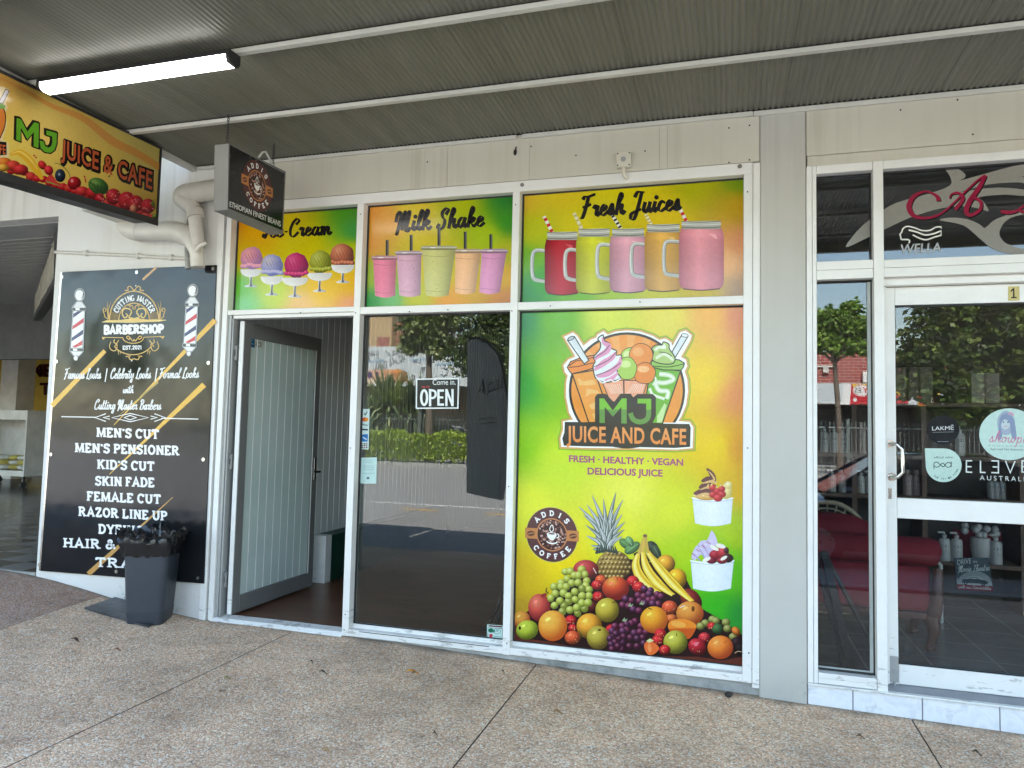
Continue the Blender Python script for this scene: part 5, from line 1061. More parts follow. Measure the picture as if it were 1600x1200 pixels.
# right half
fruit(1078, 958, 21.5, 19, (226, 142, 58), hi=(236, 170, 85), lo=(150, 65, 30)); a.ell(1083, 951, 2.6, 4.4, (110, 60, 25)); a.stroke([(1062, 949), (1070, 946)], 1.6, (225, 215, 200)); fruit(1049, 966, 9, 7, (220, 110, 55)); straw(1046.5, 949, 12.5, c=(224, 88, 52))
PG = [(310, 350), (380, 390), (420, 410), (245, 330), (180, 400), (240, 410), (295, 385), (195, 460), (110, 455), (50, 435), (290, 450), (340, 440), (245, 480), (20, 500), (80, 510), (130, 545), (190, 560), (390, 490), (330, 485), (150, 670), (110, 690), (60, 700), (15, 720), (210, 720), (140, 790), (200, 780), (60, 760), (20, 770), (265, 780), (230, 840), (170, 850), (100, 840), (30, 830), (20, 890), (90, 930), (170, 930), (240, 900), (10, 960), (-60, 720), (-90, 770), (-40, 800), (-75, 830), (-110, 850), (-20, 850), (-60, 890), (-100, 910), (-30, 930), (-90, 960), (-50, 800)]
for k, (x, y) in enumerate(PG):
    dkf = 1.0 if y < 800 else .72; c = tuple(int(v*dkf) for v in ((108, 38, 66) if k % 3 else (88, 44, 78)))
    fruit(970+x/6.665, 870+y/6.665, 5.8, 5.6, c, hi=(172, 105, 135), lo=(42, 14, 30), n=16)
for x, y in ((985, 945), (976, 968), (1003, 942)): a.poly([(x-4, y+2), (x, y-4), (x+1, y), (x+5, y-2), (x+2, y+3)], (150, 165, 130))
fruit(1022, 968, 21.5, 21, (240, 160, 42), hi=(246, 200, 70), lo=(175, 80, 30)); a.stroke([(1013, 950), (1019, 952)], 1.4, (60, 45, 25))
a.poly(catmull([(1044, 975), (1052, 968), (1070, 967), (1087, 975), (1086, 985), (1076, 998), (1060, 993), (1047, 986)], 4, True), lambda x, y: (238, 140, 45) if y < 982 else (205, 90, 35)); a.ell(1060, 975, 12, 5, (244, 170, 75), rot=10)
straw(1032, 990, 9.5); straw(1028, 1000, 9.5); fruit(1055.5, 1003, 18.8, 18.5, (190, 182, 62), hi=(214, 210, 105), lo=(80, 78, 25)); a.stroke([(1057, 989), (1058, 994)], 1.2, (40, 35, 15)); straw(1039, 1015, 9)
a.poly(catmull([(1007, 1006), (1014, 1001), (1025, 1006), (1030, 1013), (1023, 1021), (1014, 1023), (1008, 1015)], 4, True), (236, 112, 52)); a.ell(1015, 1012, 3, 7, (244, 150, 85), rot=-8); a.poly([(1010, 1001), (1016, 997), (1022, 1001), (1014, 1004)], (215, 215, 150))
for (x, y) in ((955, 650), (1095, 680), (880, 690), (830, 720), (1110, 745), (1170, 830), (990, 665)): fruit(970+x/6.665, 870+y/6.665, 6.6, 6.0, (150, 150, 75), hi=(200, 196, 130), lo=(70, 68, 30), n=16)
straw(1112, 978, 7); a.ell(1121.5, 982, 8.5, 8.5, (62, 100, 55), hi=(100, 140, 85), lo=(25, 45, 25), wob=.10); fruit(1150, 986, 8, 6, (225, 120, 45), rot=50); straw(1100.5, 996, 9.5, c=(200, 45, 60)); straw(1089.5, 1010, 14.5, rot=30, c=(185, 36, 50)); a.ell(1088, 1006, 4, 2.4, (225, 120, 135), rot=-40)
fruit(1151, 1004, 10, 9, (45, 25, 32)); fruit(1156, 1014, 9, 10, (26, 16, 18)); fruit(1125.5, 1011, 20, 18.5, (238, 132, 48), hi=(244, 168, 90), lo=(165, 65, 30)); a.ell(1134, 1002, 4, 2, (205, 110, 40), rot=-40); a.stroke([(1148, 1020), (1153, 1017), (1159, 1018)], 1.2, (200, 165, 130))
a.part("fruit_picture", M_PRINT, tp)
# ------------------------------------------------------------------ barber sign on the left wall
bs = thing("barber_sign", "large glossy black barbershop price sign with white lettering on the wall left of the door", "sign", (-4.45, -.02, .3))
BY = -.022
cs = [onY(97, 425, BY), onY(338, 414, BY), onY(318, 912, BY), onY(63, 892, BY)]
M_GLOSSY = plain("glossy_black_panel", (.012, .013, .016), .09, var=.15, vs=3, spec=.75)
mg = NT("glossy_black_sign"); mg.base((.010, .011, .013)); mg.rough(mg.ramp(mg.noise(4, 3).outputs[0], [(.3, bw(.06)), (.7, bw(.16))])); mg.b.inputs['Specular IOR Level'].default_value = .33; mg.bump(mg.noise(2.2, 2).outputs[0], .10, .05)
MB().prism([tuple(c) for c in cs], (0, .018, 0)).build("panel", mg.m, bs, bevel=.001)
MB().prism([(cs[3].x-.022, BY+.004, cs[3].z), (cs[0].x-.018, BY+.004, cs[0].z), (cs[0].x-.001, BY+.004, cs[0].z), (cs[3].x-.001, BY+.004, cs[3].z)], (0, .018, 0)).build("edge_strip", M_STEEL, bs)
M_SIGNP = printed("sign_vinyl", .3, spec=.5)
a = Art(lambda x, y: onY(x, y, BY-.0004), (0, -1, 0), .85)
YE = (228, 178, 62); YL = (214, 168, 120)
for p0, p1, w0, w1, c in (((164, 548), (81, 634), 6.5, 7.5, YE), ((336, 500), (178, 664), 8, 1, YE), ((319, 601), (171, 741), 9, 1, YE), ((138, 897), (270, 777), 8, 1, (196, 148, 78)), ((244, 418), (223, 437), 3.5, 3.5, YL), ((247, 597), (185, 650), 3, .6, (170, 150, 80))): a.stroke([p0, p1], [w0, w1], c)
a.part("gold_stripe", M_SIGNP, bs)
WT = (240, 240, 240); SL = dict(serif=.13)
def slab(s, x0, y0, x1, y1, h=14.5, wt=3.3): a.glyphs(SLAB, s, (x0, y0), (x1, y1), h, WT, wt, serif=.17, gap=.10)
for s, x0, y0, x1, y1 in (("MEN'S CUT", 151, 682.5, 248, 686), ("MEN'S PENSIONER", 117.5, 706.5, 280, 711.5), ("KID'S CUT", 152, 732.5, 241, 736), ("SKIN FADE", 149, 758.5, 241, 761.3), ("FEMALE CUT", 136, 782.3, 251, 787.5), ("RAZOR LINE UP", 123, 806, 261, 813.5), ("DYEING", 154, 833.5, 224, 836.5), ("HAIR & BEARD", 99, 855, 266, 861.5), ("TRACKS", 149, 885.5, 262, 890)): slab(s, x0, y0, x1, y1); a.part("lettering", M_SIGNP, bs)
def hand(s, x0, y0, x1, y1, h, w=1.7): a.glyphs(SCRIPT, s, (x0, y0), (x1, y1), h, WT, w, nib=(R_(15), .55), shear=.16, gap=.03)
hand("Famous Looks", 100, 591.5, 157, 591.5, 15.5); hand("|", 163, 592, 167, 592, 15.5); hand("Celebrity Looks", 172, 591.5, 235, 591, 15.5); a.part("lettering", M_SIGNP, bs); hand("|", 241, 591.5, 245, 591.5, 15.5); hand("Formal Looks", 248, 591, 310, 590, 15.5)
a.part("lettering", M_SIGNP, bs); hand("with", 192, 614, 208, 614, 11.5, 1.6); a.part("lettering", M_SIGNP, bs); hand("Cutting Master Barbers", 147, 639.5, 251, 640, 15)
a.part("lettering", M_SIGNP, bs)
a.stroke([(96, 651), (150, 652)], 1.5, WT); a.stroke([(252, 653.5), (310, 654.8)], 1.5, WT)
for x0, x1, y, h in ((175, 232, 652.5, 6.5), (194, 213, 652.5, 3.5)): a.stroke([(x0, y), ((x0+x1)/2, y-h), (x1, y), ((x0+x1)/2, y+h)], 1.4, WT, closed=True)
for s in (-1, 1): a.stroke([(203.5+s*38, 646.5), (203.5+s*55, 652.5), (203.5+s*38, 658.5)], 1.5, WT); a.stroke([(203.5+s*32, 650), (203.5+s*42, 652.5), (203.5+s*32, 655)], 1.4, WT)
a.part("divider_ornament", M_SIGNP, bs)
# gold emblem
a.xf(150, 430, 1/8.575); G1 = (214, 170, 84); G2 = (224, 188, 100)
pts = [(180+0, 600)]
a.ring(512, 600, 330, 385, 15, G1, 180, 360, 40); a.ring(512, 600, 205, 225, 13, G1, 180, 360, 30)
for k in range(7): 
    for s in (-1, 1): a.stroke([(512+s*(215+k*16), 596), (512+s*(222+k*14), 500-k*2)], 4, G1)
for s in (-1, 1):
    m = lambda p: [(512+s*x, y) for x, y in p]
    a.stroke(m([(20, 575), (70, 560), (35, 500), (60, 455), (130, 450), (160, 510), (130, 570), (90, 545), (110, 510)]), 17, G2, smooth=5); a.stroke(m([(10, 460), (25, 410), (70, 400), (50, 430)]), 12, G1, smooth=5)
    a.stroke(m([(0, 210), (50, 150), (85, 165), (80, 200), (130, 205)]), 13, G1, smooth=5); a.stroke(m([(330, 590), (345, 480), (310, 350)]), [12, 10, 2], G1, smooth=4); a.stroke(m([(345, 590), (360, 460), (350, 345)]), [12, 9, 2], G1, smooth=4)
    a.stroke(m([(350, 590), (390, 560), (400, 540)]), 10, G1, smooth=4); a.stroke(m([(390, 540), (415, 470), (395, 440), (375, 470), (395, 490)]), 11, G1, smooth=5)
    a.stroke(m([(60, 845), (70, 860), (100, 835), (85, 815), (60, 830), (20, 880), (0, 860)]), 13, G1, smooth=5)
    a.stroke(m([(310, 890), (330, 960), (290, 1010), (240, 1000), (230, 930), (270, 900), (262, 860)]), 12, G1, smooth=5); a.stroke(m([(205, 870), (265, 960)]), 12, G1); a.stroke(m([(205, 1070), (215, 1010)]), [3, 12], G1); a.stroke(m([(180, 1060), (190, 1010)]), [3, 12], G1)
    a.stroke(m([(0, 1120), (50, 1130), (70, 1090), (50, 1080), (110, 1090)]), 13, G1, smooth=5)
a.poly([(80, 628), (150, 600), (330, 600), (512, 572), (690, 595), (860, 592), (945, 600), (850, 622), (512, 632)], G2); a.stroke([(80, 628), (512, 634), (945, 602)], 6, (250, 225, 150))
a.stroke([(80, 832), (360, 838)], 9, G1); a.stroke([(640, 832), (920, 820)], 9, G1); a.ring(500, 835, 140, 78, 12, G1, 0, 180, 24); a.ring(495, 850, 280, 215, 13, G1, 28, 152, 30)
a.poly([(80, 832), (130, 838), (95, 868)], G1); a.poly([(920, 820), (860, 826), (900, 855)], G1); a.ell(535, 140, 9, 9, (235, 235, 225)); a.ell(480, 1145, 9, 9, (235, 235, 225))
a.glyphs(SLAB, "BARBERSHOP", (108, 792), (905, 778), 118, WT, 33, serif=.17, gap=.06)
a.glyphs(SLAB, "EST.2021", (358, 998), (615, 993), 52, WT, 12, serif=.15, gap=.06)
wd = "CUTTING MASTER"
for k, ch in enumerate(wd):
    if ch == ' ': continue
    t = R_(-153+k*(126/13)); d = (math.cos(t), math.sin(t)*1.13); L_ = math.hypot(*d); u_ = (math.cos(t), math.sin(t)); tg = (-u_[1], u_[0]); c = (516+232*d[0], 615+240*d[1]); wl = 44*SLAB[ch][0]/.75; up = u_
    a.glyphs(SLAB, ch, (c[0]-tg[0]*wl/2, c[1]-tg[1]*wl/2), (c[0]+tg[0]*wl/2, c[1]+tg[1]*wl/2), 78, WT, 14, ey=up, serif=.14)
a.xf(); a.part("gold_emblem", M_SIGNP, bs)
for ox, oy, tl in ((0, 0, 0), (176.5, -7, 0)):
    a.xf(90+ox, 430+oy, 1/7.06)
    LN = (150, 152, 155); WH = (238, 238, 238)
    a.poly([(168, 345), (312, 345), (285, 960-125), (130, 835)], (40, 42, 46))
    a.ell(247, 218, 62, 74, LN); a.ell(245, 220, 52, 64, (24, 24, 26)); a.ell(243, 222, 46, 58, WH); a.stroke([(285, 190), (280, 235), (262, 260)], [4, 12, 4], (40, 40, 44), smooth=4)
    a.poly([(210, 288), (275, 290), (318, 350), (318, 392), (160, 392), (160, 350)], LN); a.poly([(218, 296), (268, 298), (305, 352), (300, 360), (176, 360)], (222, 222, 224)); a.poly([(165, 362), (312, 362), (312, 386), (165, 386)], (30, 30, 34)); a.poly([(200, 362), (245, 362), (245, 386), (200, 386)], WH)
    a.poly([(166, 395), (306, 395), (288, 805), (143, 800)], (165, 168, 172)); a.poly([(180, 398), (296, 398), (272, 800), (150, 800)], WH)
    for yy, cl in ((470, (42, 40, 98)), (600, (200, 48, 60)), (730, (42, 40, 98)), (848, (200, 48, 60))):
        f = lambda y: (180-(y-398)*.0746, 296-(y-398)*.0597)
        yb = min(yy, 800); l, r = f(yb)[0], f(yy-100)[1]
        P4 = [(f(yb)[0] if yy <= 800 else f(800)[0]+45, yb), (f(yb-50)[0] if yy <= 800 else f(800)[0]+15, yb-(40 if yy <= 800 else 10)), (f(max(400, yy-130))[1], max(398, yy-130)), (f(yy-78)[1], max(400, yy-78))]
        a.poly(P4 if yy > 480 else [(f(yb)[0], yb), (f(yb-45)[0], yb-45), (225, 398), (275, 398)], cl)
    a.poly([(132, 800), (290, 805), (290, 842), (250, 890), (228, 905), (185, 900), (132, 840)], LN); a.poly([(138, 810), (284, 812), (284, 836), (138, 834)], (30, 30, 34)); a.poly([(172, 809), (218, 811), (218, 835), (172, 834)], WH); a.poly([(150, 842), (275, 844), (240, 885), (185, 885)], (228, 228, 230)); a.ell(203, 915, 26, 30, LN); a.ell(202, 915, 20, 24, (232, 232, 234))
    a.xf(); a.part("barber_pole_picture", M_SIGNP, bs)
for x, y in ((97.5, 433), (214, 425.5), (333, 420), (89, 565), (326, 567), (80, 710), (318, 718), (62, 882), (182, 893), (309, 903)):
    p = onY(x, y, BY); MB().tube([(p.x, BY-.004, p.z), (p.x, BY-.0005, p.z)], .014, 14).tube([(p.x, BY-.006, p.z), (p.x, BY-.004, p.z)], .006, 10).build("screw", M_STEEL, bs, smooth=40)
# ------------------------------------------------------------------ hanging coffee sign
XC = -2.99
cf = thing("coffee_sign", "black coffee lightbox sign hanging edge-on from the awning beside the pipes", "sign", (XC-.05, -.5, 2.83))
TL, TR, BR, BL = onX(357, 224, XC), onX(447, 268, XC), onX(442.5, 366, XC), onX(355.5, 328, XC)
M_CASE = plain("sign_case_paint", (.16, .16, .15), .5, var=.06); M_FACE = plain("sign_black_face", (.010, .010, .011), .22)
MB().prism([TL, TR, BR, BL], (-.105, 0, 0)).build("sign_case", M_CASE, cf, bevel=.004)
def inset(q, k):
    c = sum(q, Vector())/4; return [c+(p-c)*k for p in q]
FQ = [onX(359.2, 226.5, XC+.0006), onX(444.5, 271.5, XC+.0006), onX(440.5, 360, XC+.0006), onX(356.6, 325.5, XC+.0006)]
MB().prism(FQ, (.0012, 0, 0)).build("sign_face", M_FACE, cf)
a = Art(lambda x, y: onX(x, y, XC+.0022), (1, 0, 0), .8)
coffee_logo(a, 401.8, 290.2, (23.4, 11.4), (-.3, 38.5), rim=False); a.part("coffee_badge", M_PRINT, cf)
a.sans("ETHIOPIAN FINEST BEANS", (358.6, 322.5), (438.5, 354), 8.2, (235, 235, 232), bold=.012, ey=(.02, -1.0)); a.part("lettering", M_PRINT, cf)
def chain(p, z0, z1):
    mb = MB(); z = z0; k = 0
    while z < z1:
        c = Vector((p[0], p[1], z)); e = Vector((.007, 0, 0)) if k % 2 else Vector((0, .007, 0))
        mb.tube([c+e*math.cos(t)+Vector((0, 0, .013))*math.sin(t) for t in [2*math.pi*i/10 for i in range(11)]], .0022, 6, cap=False); z += .019; k += 1
    return mb
chain((XC-.05, TL.y+.05), TL.z+.008, ZA-.004).build("chain", M_BLK, cf); chain((XC-.05, TR.y-.08), TR.z+.008, ZA-.004).build("chain", M_BLK, cf)
MB().tube([onX(404, 246, XC-.05), onX(410, 238, XC-.05), onX(415, 237, XC-.05), onX(422, 250, XC-.05), onX(426, 258, XC-.05)], .007, 8).build("cable", plain("white_cable", (.6, .6, .58), .5), cf, smooth=60)
# ------------------------------------------------------------------ yellow lightbox sign
XY = -3.872
ys = thing("juice_sign", "yellow juice and cafe lightbox sign with a black frame hanging under the left awning edge", "sign", (XY-.1, -1.2, 2.85))
YA, YB, ZT, ZB = -.425, -2.75, 3.440, 2.885
fz = lambda y, top: (ZT-.017*(-y-.42)) if top else (2.905-.040*(-y-.42)*.0-.052*(-y-.42))
q = [Vector((XY, YA, fz(YA, 1))), Vector((XY, YB, fz(YB, 1))), Vector((XY, YB, fz(YB, 0))), Vector((XY, YA, fz(YA, 0)))]
MB().prism(q, (-.20, 0, 0)).build("sign_case", M_BLK, ys, bevel=.003)
def yin(y, t): 
    zt, zb_ = fz(y, 1)-.016, fz(y, 0)+.016
    return zt*(1-t)+zb_*t
a = Art(lambda x, y: onX(x, y, XY+.0012), (1, 0, 0), .62)
def yz(x, y): return Vector((XY+.0012, x, y))
b = Art(yz, (1, 0, 0), .60)
def yfield(y, z):
    ct = [(-2.5, 3.4, (232, 168, 80)), (-2.0, 3.3, (236, 200, 100)), (-1.6, 3.42, (226, 172, 84)), (-1.3, 3.3, (226, 196, 104)), (-.5, 3.4, (214, 194, 108)), (-.5, 2.95, (196, 158, 66)), (-1.0, 3.1, (230, 196, 90)), (-1.6, 3.0, (238, 208, 96)), (-2.3, 3.0, (236, 205, 92))]
    sw = 0; r = [0, 0, 0]
    for (py, pz, c) in ct:
        w_ = 1/((y-py)**2+(1.6*(z-pz))**2+.01)**1.5; sw += w_
        for i in range(3): r[i] += c[i]*w_
    return tuple(v/sw for v in r)
b.grid([(YB+.016, yin(YB, 0)), (YA-.016, yin(YA, 0)), (YA-.016, yin(YA, 1)), (YB+.016, yin(YB, 1))], yfield, 40, 12)
b.part("printed_background", M_PRINT, ys)
a.z = 5
a.stroke([(-20, 112), (40, 142), (80, 165), (130, 185), (175, 220), (215, 240), (250, 262)], [3, 6, 7, 10, 13, 11, 10], (222, 158, 78), smooth=6)
a.xf(0, 110, 1/5.0)
GN = (98, 165, 38); BK_ = (28, 22, 18)
MP = [(130, 372), (160, 378), (214, 478), (268, 405), (304, 415), (300, 607), (262, 594), (266, 480), (214, 538), (163, 447), (160, 554), (126, 542)]
JP_ = [(362, 468), (445, 490), (441, 575), (426, 622), (395, 644), (350, 637), (318, 607), (309, 548), (340, 556), (352, 592), (380, 604), (400, 590), (408, 560), (408, 517), (362, 504)]
for Q_ in (MP, JP_):
    for dx, dy in ((-10, -8), (0, 0)): q2 = [(x+dx, y+dy) for x, y in Q_]; a.poly(q2, BK_); a.stroke(q2, 20, BK_, closed=True)
for Q_ in (MP, JP_): a.poly(Q_, GN)
JU = (196, 92, 52)
for dx in (0, 8):
    a.sans("JUICE & CAFE", (470+dx, 680-dx), (1192+dx, 935-dx), 150, (30, 24, 20), bold=.11, ey=(.03, -1.0), space=1.08)
a.sans("JUICE & CAFE", (476, 672), (1188, 928), 138, JU, bold=.02, ey=(.03, -1.0), space=1.08)
a.xf(); a.part("lettering", M_PRINT, ys)
# emblem at the near end and fruit along the bottom
a.xf(0, 110, 1/5.0)
a.poly([(-120, 120), (30, 130), (75, 150), (70, 190), (45, 250), (60, 290), (40, 330), (55, 420), (20, 540), (70, 570), (70, 680), (-120, 690)], (236, 214, 160)); a.poly([(-120, 300), (25, 290), (45, 330), (38, 440), (0, 530), (-120, 560)], (222, 130, 50)); a.stroke([(25, 290), (42, 350), (36, 440), (0, 530)], 8, (40, 30, 24), smooth=4)
a.poly([(-10, 250), (45, 145), (72, 160), (20, 262)], (225, 220, 225)); a.stroke([(-10, 250), (45, 145), (72, 160), (20, 262)], 5, (70, 60, 60), closed=True); a.poly([(-60, 262), (10, 258), (42, 275), (38, 300), (-60, 300)], (120, 175, 80))
a.poly([(-120, 545), (50, 560), (52, 660), (-120, 670)], (36, 28, 24)); a.sans("CAFE", (-70, 640), (44, 655), 72, JU, bold=.02)
RD = (190, 30, 40)
def yf(x, y, rx, ry, c, **k): fr(x, y, rx, ry, c, **k)
def fr(x, y, rx, ry, c, rot=0): a.ell(x, y, rx, ry, c, rot=rot, hi=tuple(min(255, int(v*1.15)+30) for v in c), lo=tuple(int(v*.5) for v in c), n=18)
edge = lambda x: 758+(x)*.345
for k in range(26):
    x = -60+k*50; a.ell(x, edge(x)-18-8*math.sin(k*1.7), 40, 30+6*math.sin(k*2.3), RD if k % 3 else (212, 60, 50), hi=(225, 90, 80), lo=(120, 14, 26), n=14)
fr(30, 720, 60, 40, (225, 120, 40)); fr(100, 745, 60, 42, (205, 60, 45)); fr(20, 760, 50, 30, (235, 170, 60)); fr(160, 775, 60, 42, (196, 40, 45))
a.stroke([(80, 660), (150, 640), (220, 690), (280, 770), (330, 850)], [16, 52, 62, 56, 20], (232, 180, 45), smooth=6); a.stroke([(90, 650), (155, 635), (230, 690), (290, 770)], [4, 12, 12, 4], (246, 215, 110), smooth=6)
a.poly([(390, 790), (470, 905), (360, 868)], (208, 60, 60)); a.poly([(470, 905), (455, 895), (360, 862), (360, 872)], (120, 160, 70)); fr(330, 740, 30, 40, (200, 40, 40), rot=-40); fr(380, 780, 35, 40, (205, 45, 50), rot=-30)
fr(470, 822, 42, 52, (36, 48, 66)); a.ell(462, 812, 8, 10, (150, 165, 180)); a.stroke([(552, 850), (530, 790), (470, 735), (430, 725)], 6, (110, 110, 40), smooth=5); fr(580, 880, 54, 52, (170, 24, 34)); a.ell(562, 862, 10, 14, (230, 150, 150))
fr(640, 945, 55, 40, (205, 50, 50)); fr(720, 955, 50, 45, (200, 36, 44)); a.xf(); a.xf(0, 110, 1/5.0)
a.ell(768, 905, 84, 62, (70, 120, 48), rot=28, hi=(150, 185, 100), lo=(30, 62, 26))
for k in range(5): a.stroke([(700+k*28, 870+k*10), (735+k*25, 905+k*10), (770+k*22, 950+k*6)], 8, (34, 66, 30), smooth=4)
for (x, y, r) in ((885, 985, 60), (780, 1000, 38), (990, 1020, 70), (1060, 1040, 62), (1155, 1060, 56)):
    fr(x, y, r, r*1.05, (186, 24, 40)); rg = random.Random(x)
    for k in range(14): a.ell(x+rg.uniform(-.7, .7)*r, y+rg.uniform(-.7, .7)*r, 7, 7, (228, 110, 115) if k % 2 else (140, 12, 28), n=7)
for k in range(5): a.stroke([(1180, 1040), (1215+k*3, 1000+k*22)], [10, 2], (80, 120, 40))
fr(1210, 1140, 22, 18, (110, 140, 50)); fr(1040, 1080, 26, 34, (225, 130, 100))
for (x, y) in ((265, 665), (280, 680), (660, 830), (665, 850), (668, 868)): a.ell(x, y, 7, 9, RD, n=8)
a.xf(); a.part("fruit_picture", M_PRINT, ys)
# cover the artwork's lower overhang with the black bottom rail and hold the box to the wall
MB().prism([(XY+.003, YA, fz(YA, 0)-.03), (XY+.003, YB, fz(YB, 0)-.03), (XY+.003, YB, fz(YB, 0)+.016), (XY+.003, YA, fz(YA, 0)+.016)], (.006, 0, 0)).prism([(XY+.003, YA, fz(YA, 1)), (XY+.003, YB, fz(YB, 1)), (XY+.003, YB, fz(YB, 1)-.016), (XY+.003, YA, fz(YA, 1)-.016)], (.006, 0, 0)).prism([(XY+.003, YA, fz(YA, 1)-.0165), (XY+.003, YA-.012, fz(YA, 1)-.0165), (XY+.003, YA-.012, fz(YA, 0)+.0165), (XY+.003, YA, fz(YA, 0)+.0165)], (.006, 0, 0)).build("sign_frame", M_BLK, ys)
p = onY(198, 343, -.1); MB().box(p.x-.10, p.x+.12, -.42, -.001, p.z-.02, p.z+.10).build("wall_bracket", M_PVC, ys, bevel=.004)
# ------------------------------------------------------------------ stickers and signs on the glass
def decal(name, label, cat, Y, group=None, k=.8):
    a = Art(lambda x, y: onY(x, y, Y), (0, -1, 0), k); t = None
    return a
def finish(a, name, label, cat, parts, group=None):
    """parts: list of (part name, drawing function); first one names the body"""
    t = None
    for i, (pn, fn) in enumerate(parts):
        fn(a)
        if t is None:
            v = [Vector(p) for p in a.mb.v]; c = sum(v, Vector())/len(v); c.z = min(p.z for p in v)
            t = thing(name, label, cat, tuple(c), group)
        a.part(pn, M_PRINT, t)
    return t
GD = .0692
WH = (236, 240, 238)
a = decal(0, 0, 0, GD)
def f1(a): a.poly([(650, 592), (717, 591), (716.5, 638), (649.5, 638.5)], (34, 36, 34))
def f2(a): a.stroke([(651, 592.5), (716.5, 591.5), (715.5, 637.5), (650.5, 638)], 2.0, WH, closed=True)
def f3(a):
    for ch, x in (('O', 657), ('P', 671.5), ('E', 684.5), ('N', 697)):
        y0, y1 = 634, 608.5; w = 12.5 if ch != 'E' else 10.5; x += .5
        if ch == 'O': a.ring(x+5.2, 621.2, 4.6, 11.4, 3.6, WH, 0, 360, 24)
        elif ch == 'P': a.stroke([(x, y0), (x, y1)], 3.6, WH, cap=True); a.stroke([(x, y1+1.6), (x+5, y1+1.6), (x+8.4, y1+4.5), (x+8.4, y1+10), (x+5, y1+13.2), (x, y1+13.2)], 3.4, WH, smooth=4)
        elif ch == 'E': a.stroke([(x+8.6, y1+1.8), (x, y1+1.8), (x, y0-1.8), (x+8.6, y0-1.8)], 3.5, WH); a.stroke([(x, 621), (x+7.6, 621)], 3.3, WH)
        else: a.stroke([(x, y0), (x, y1)], 3.4, WH, cap=True); a.stroke([(x, y1), (x+9.6, y0)], 3.4, WH); a.stroke([(x+9.6, y0), (x+9.6, y1)], 3.4, WH, cap=True)
    a.sans("Come in.", (676, 601.5), (712, 601), 8.5, WH); a.sans("we are", (659, 606), (671, 605.5), 4.5, (200, 60, 66), bold=.01)
finish(a, "open_sign", "white framed OPEN come in sign stuck inside the dark shop window", "sign", [("sign_board", f1), ("frame", f2), ("lettering", f3)])
a = decal(0, 0, 0, GD)
def g1(a): a.poly([(565.5, 639), (577.5, 639), (576, 702), (563.5, 702)], (205, 228, 222))
def g2(a):
    a.stroke([(569, 646), (571, 648), (574, 643)], 1.4, (60, 80, 60)); a.ell(570, 655.5, 4, 3.5, (225, 100, 50)); a.ell(573, 655.5, 3, 3, (235, 150, 60)); a.stroke([(566, 663), (575, 665)], 2, (130, 140, 140)); a.stroke([(566, 671), (575, 671.5)], 2.4, (50, 60, 80)); a.poly([(565.5, 679), (575, 678), (574.5, 690), (565, 690)], (40, 120, 185)); a.stroke([(567, 683), (573, 687)], 1.5, (225, 240, 245))
    for k in range(3):
        for j in range(3): a.poly([(565+k*3.4, 692.5+j*2.9), (567.4+k*3.4, 692.5+j*2.9), (567.2+k*3.4, 694.4+j*2.9), (564.8+k*3.4, 694.4+j*2.9)], (50, 50, 60) if (k+j) % 3 else (180, 50, 50))
finish(a, "payment_sticker", "narrow pale strip of card payment logos at the left edge of the dark window", "sticker", [("paper", g1), ("print", g2)])
a = decal(0, 0, 0, GD)
def h1(a): a.poly([(564, 715), (589, 714.5), (588, 755.5), (562.5, 755.5)], (192, 222, 216))
def h2(a):
    for y, l, r in ((719, 568, 584), (722, 569, 583), (728, 567, 585), (731, 567, 585), (734, 568, 584), (739.5, 566, 586)): a.stroke([(l, y), (r, y)], .9, (150, 180, 176))
    a.ell(575, 747, 2.5, 2, (70, 95, 110), n=8)
finish(a, "paper_notice", "pale green paper notice below the payment sticker on the dark window", "notice", [("paper", h1), ("print", h2)])
a = decal(0, 0, 0, GD)
def i1(a): a.poly([(761, 975.5), (787, 977.5), (785.5, 1000.5), (761, 997.5)], (200, 228, 220))
def i2(a):
    a.stroke([(763.5, 977.8), (785, 979.5)], 2.2, (110, 40, 45)); a.ell(767, 985, 4, 3.5, (30, 105, 80)); a.ell(771, 986, 3, 2.5, (40, 120, 90)); a.ell(767, 993, 3, 2.8, (205, 60, 80)); a.ring(777, 986, 5, 4.5, .8, (130, 165, 165)); a.ell(777, 985, 2.5, 2, (150, 180, 180)); a.stroke([(763, 980.5), (785.5, 982.3), (784.5, 999), (762, 996)], .7, (90, 110, 110), closed=True); a.stroke([(771, 994), (783, 995.5)], .9, (120, 160, 150))
finish(a, "fruit_sticker", "small square sticker with green and red print low in the dark window", "sticker", [("paper", i1), ("print", i2)])
XD = -3.4945
a = Art(lambda x, y: onX(x, y, XD), (1, 0, 0), .8)
def j1(a): a.poly([(389.5, 528), (398, 530), (398, 543.5), (389, 541.5)], (58, 105, 135)); a.poly([(398, 531.5), (410.5, 534), (410.5, 544.5), (398, 542)], (190, 190, 175))
def j2(a): a.stroke([(391, 531), (395, 532)], 1, (150, 190, 210)); a.stroke([(391, 536), (396, 538)], 1, (150, 190, 210)); a.ell(404, 538.5, 4.4, 3.6, (95, 100, 95)); a.ell(404, 538.5, 3.2, 2.5, (205, 205, 190))
finish(a, "door_sticker", "small blue and grey sticker in the top corner of the open door glass", "sticker", [("paper", j1), ("print", j2)])
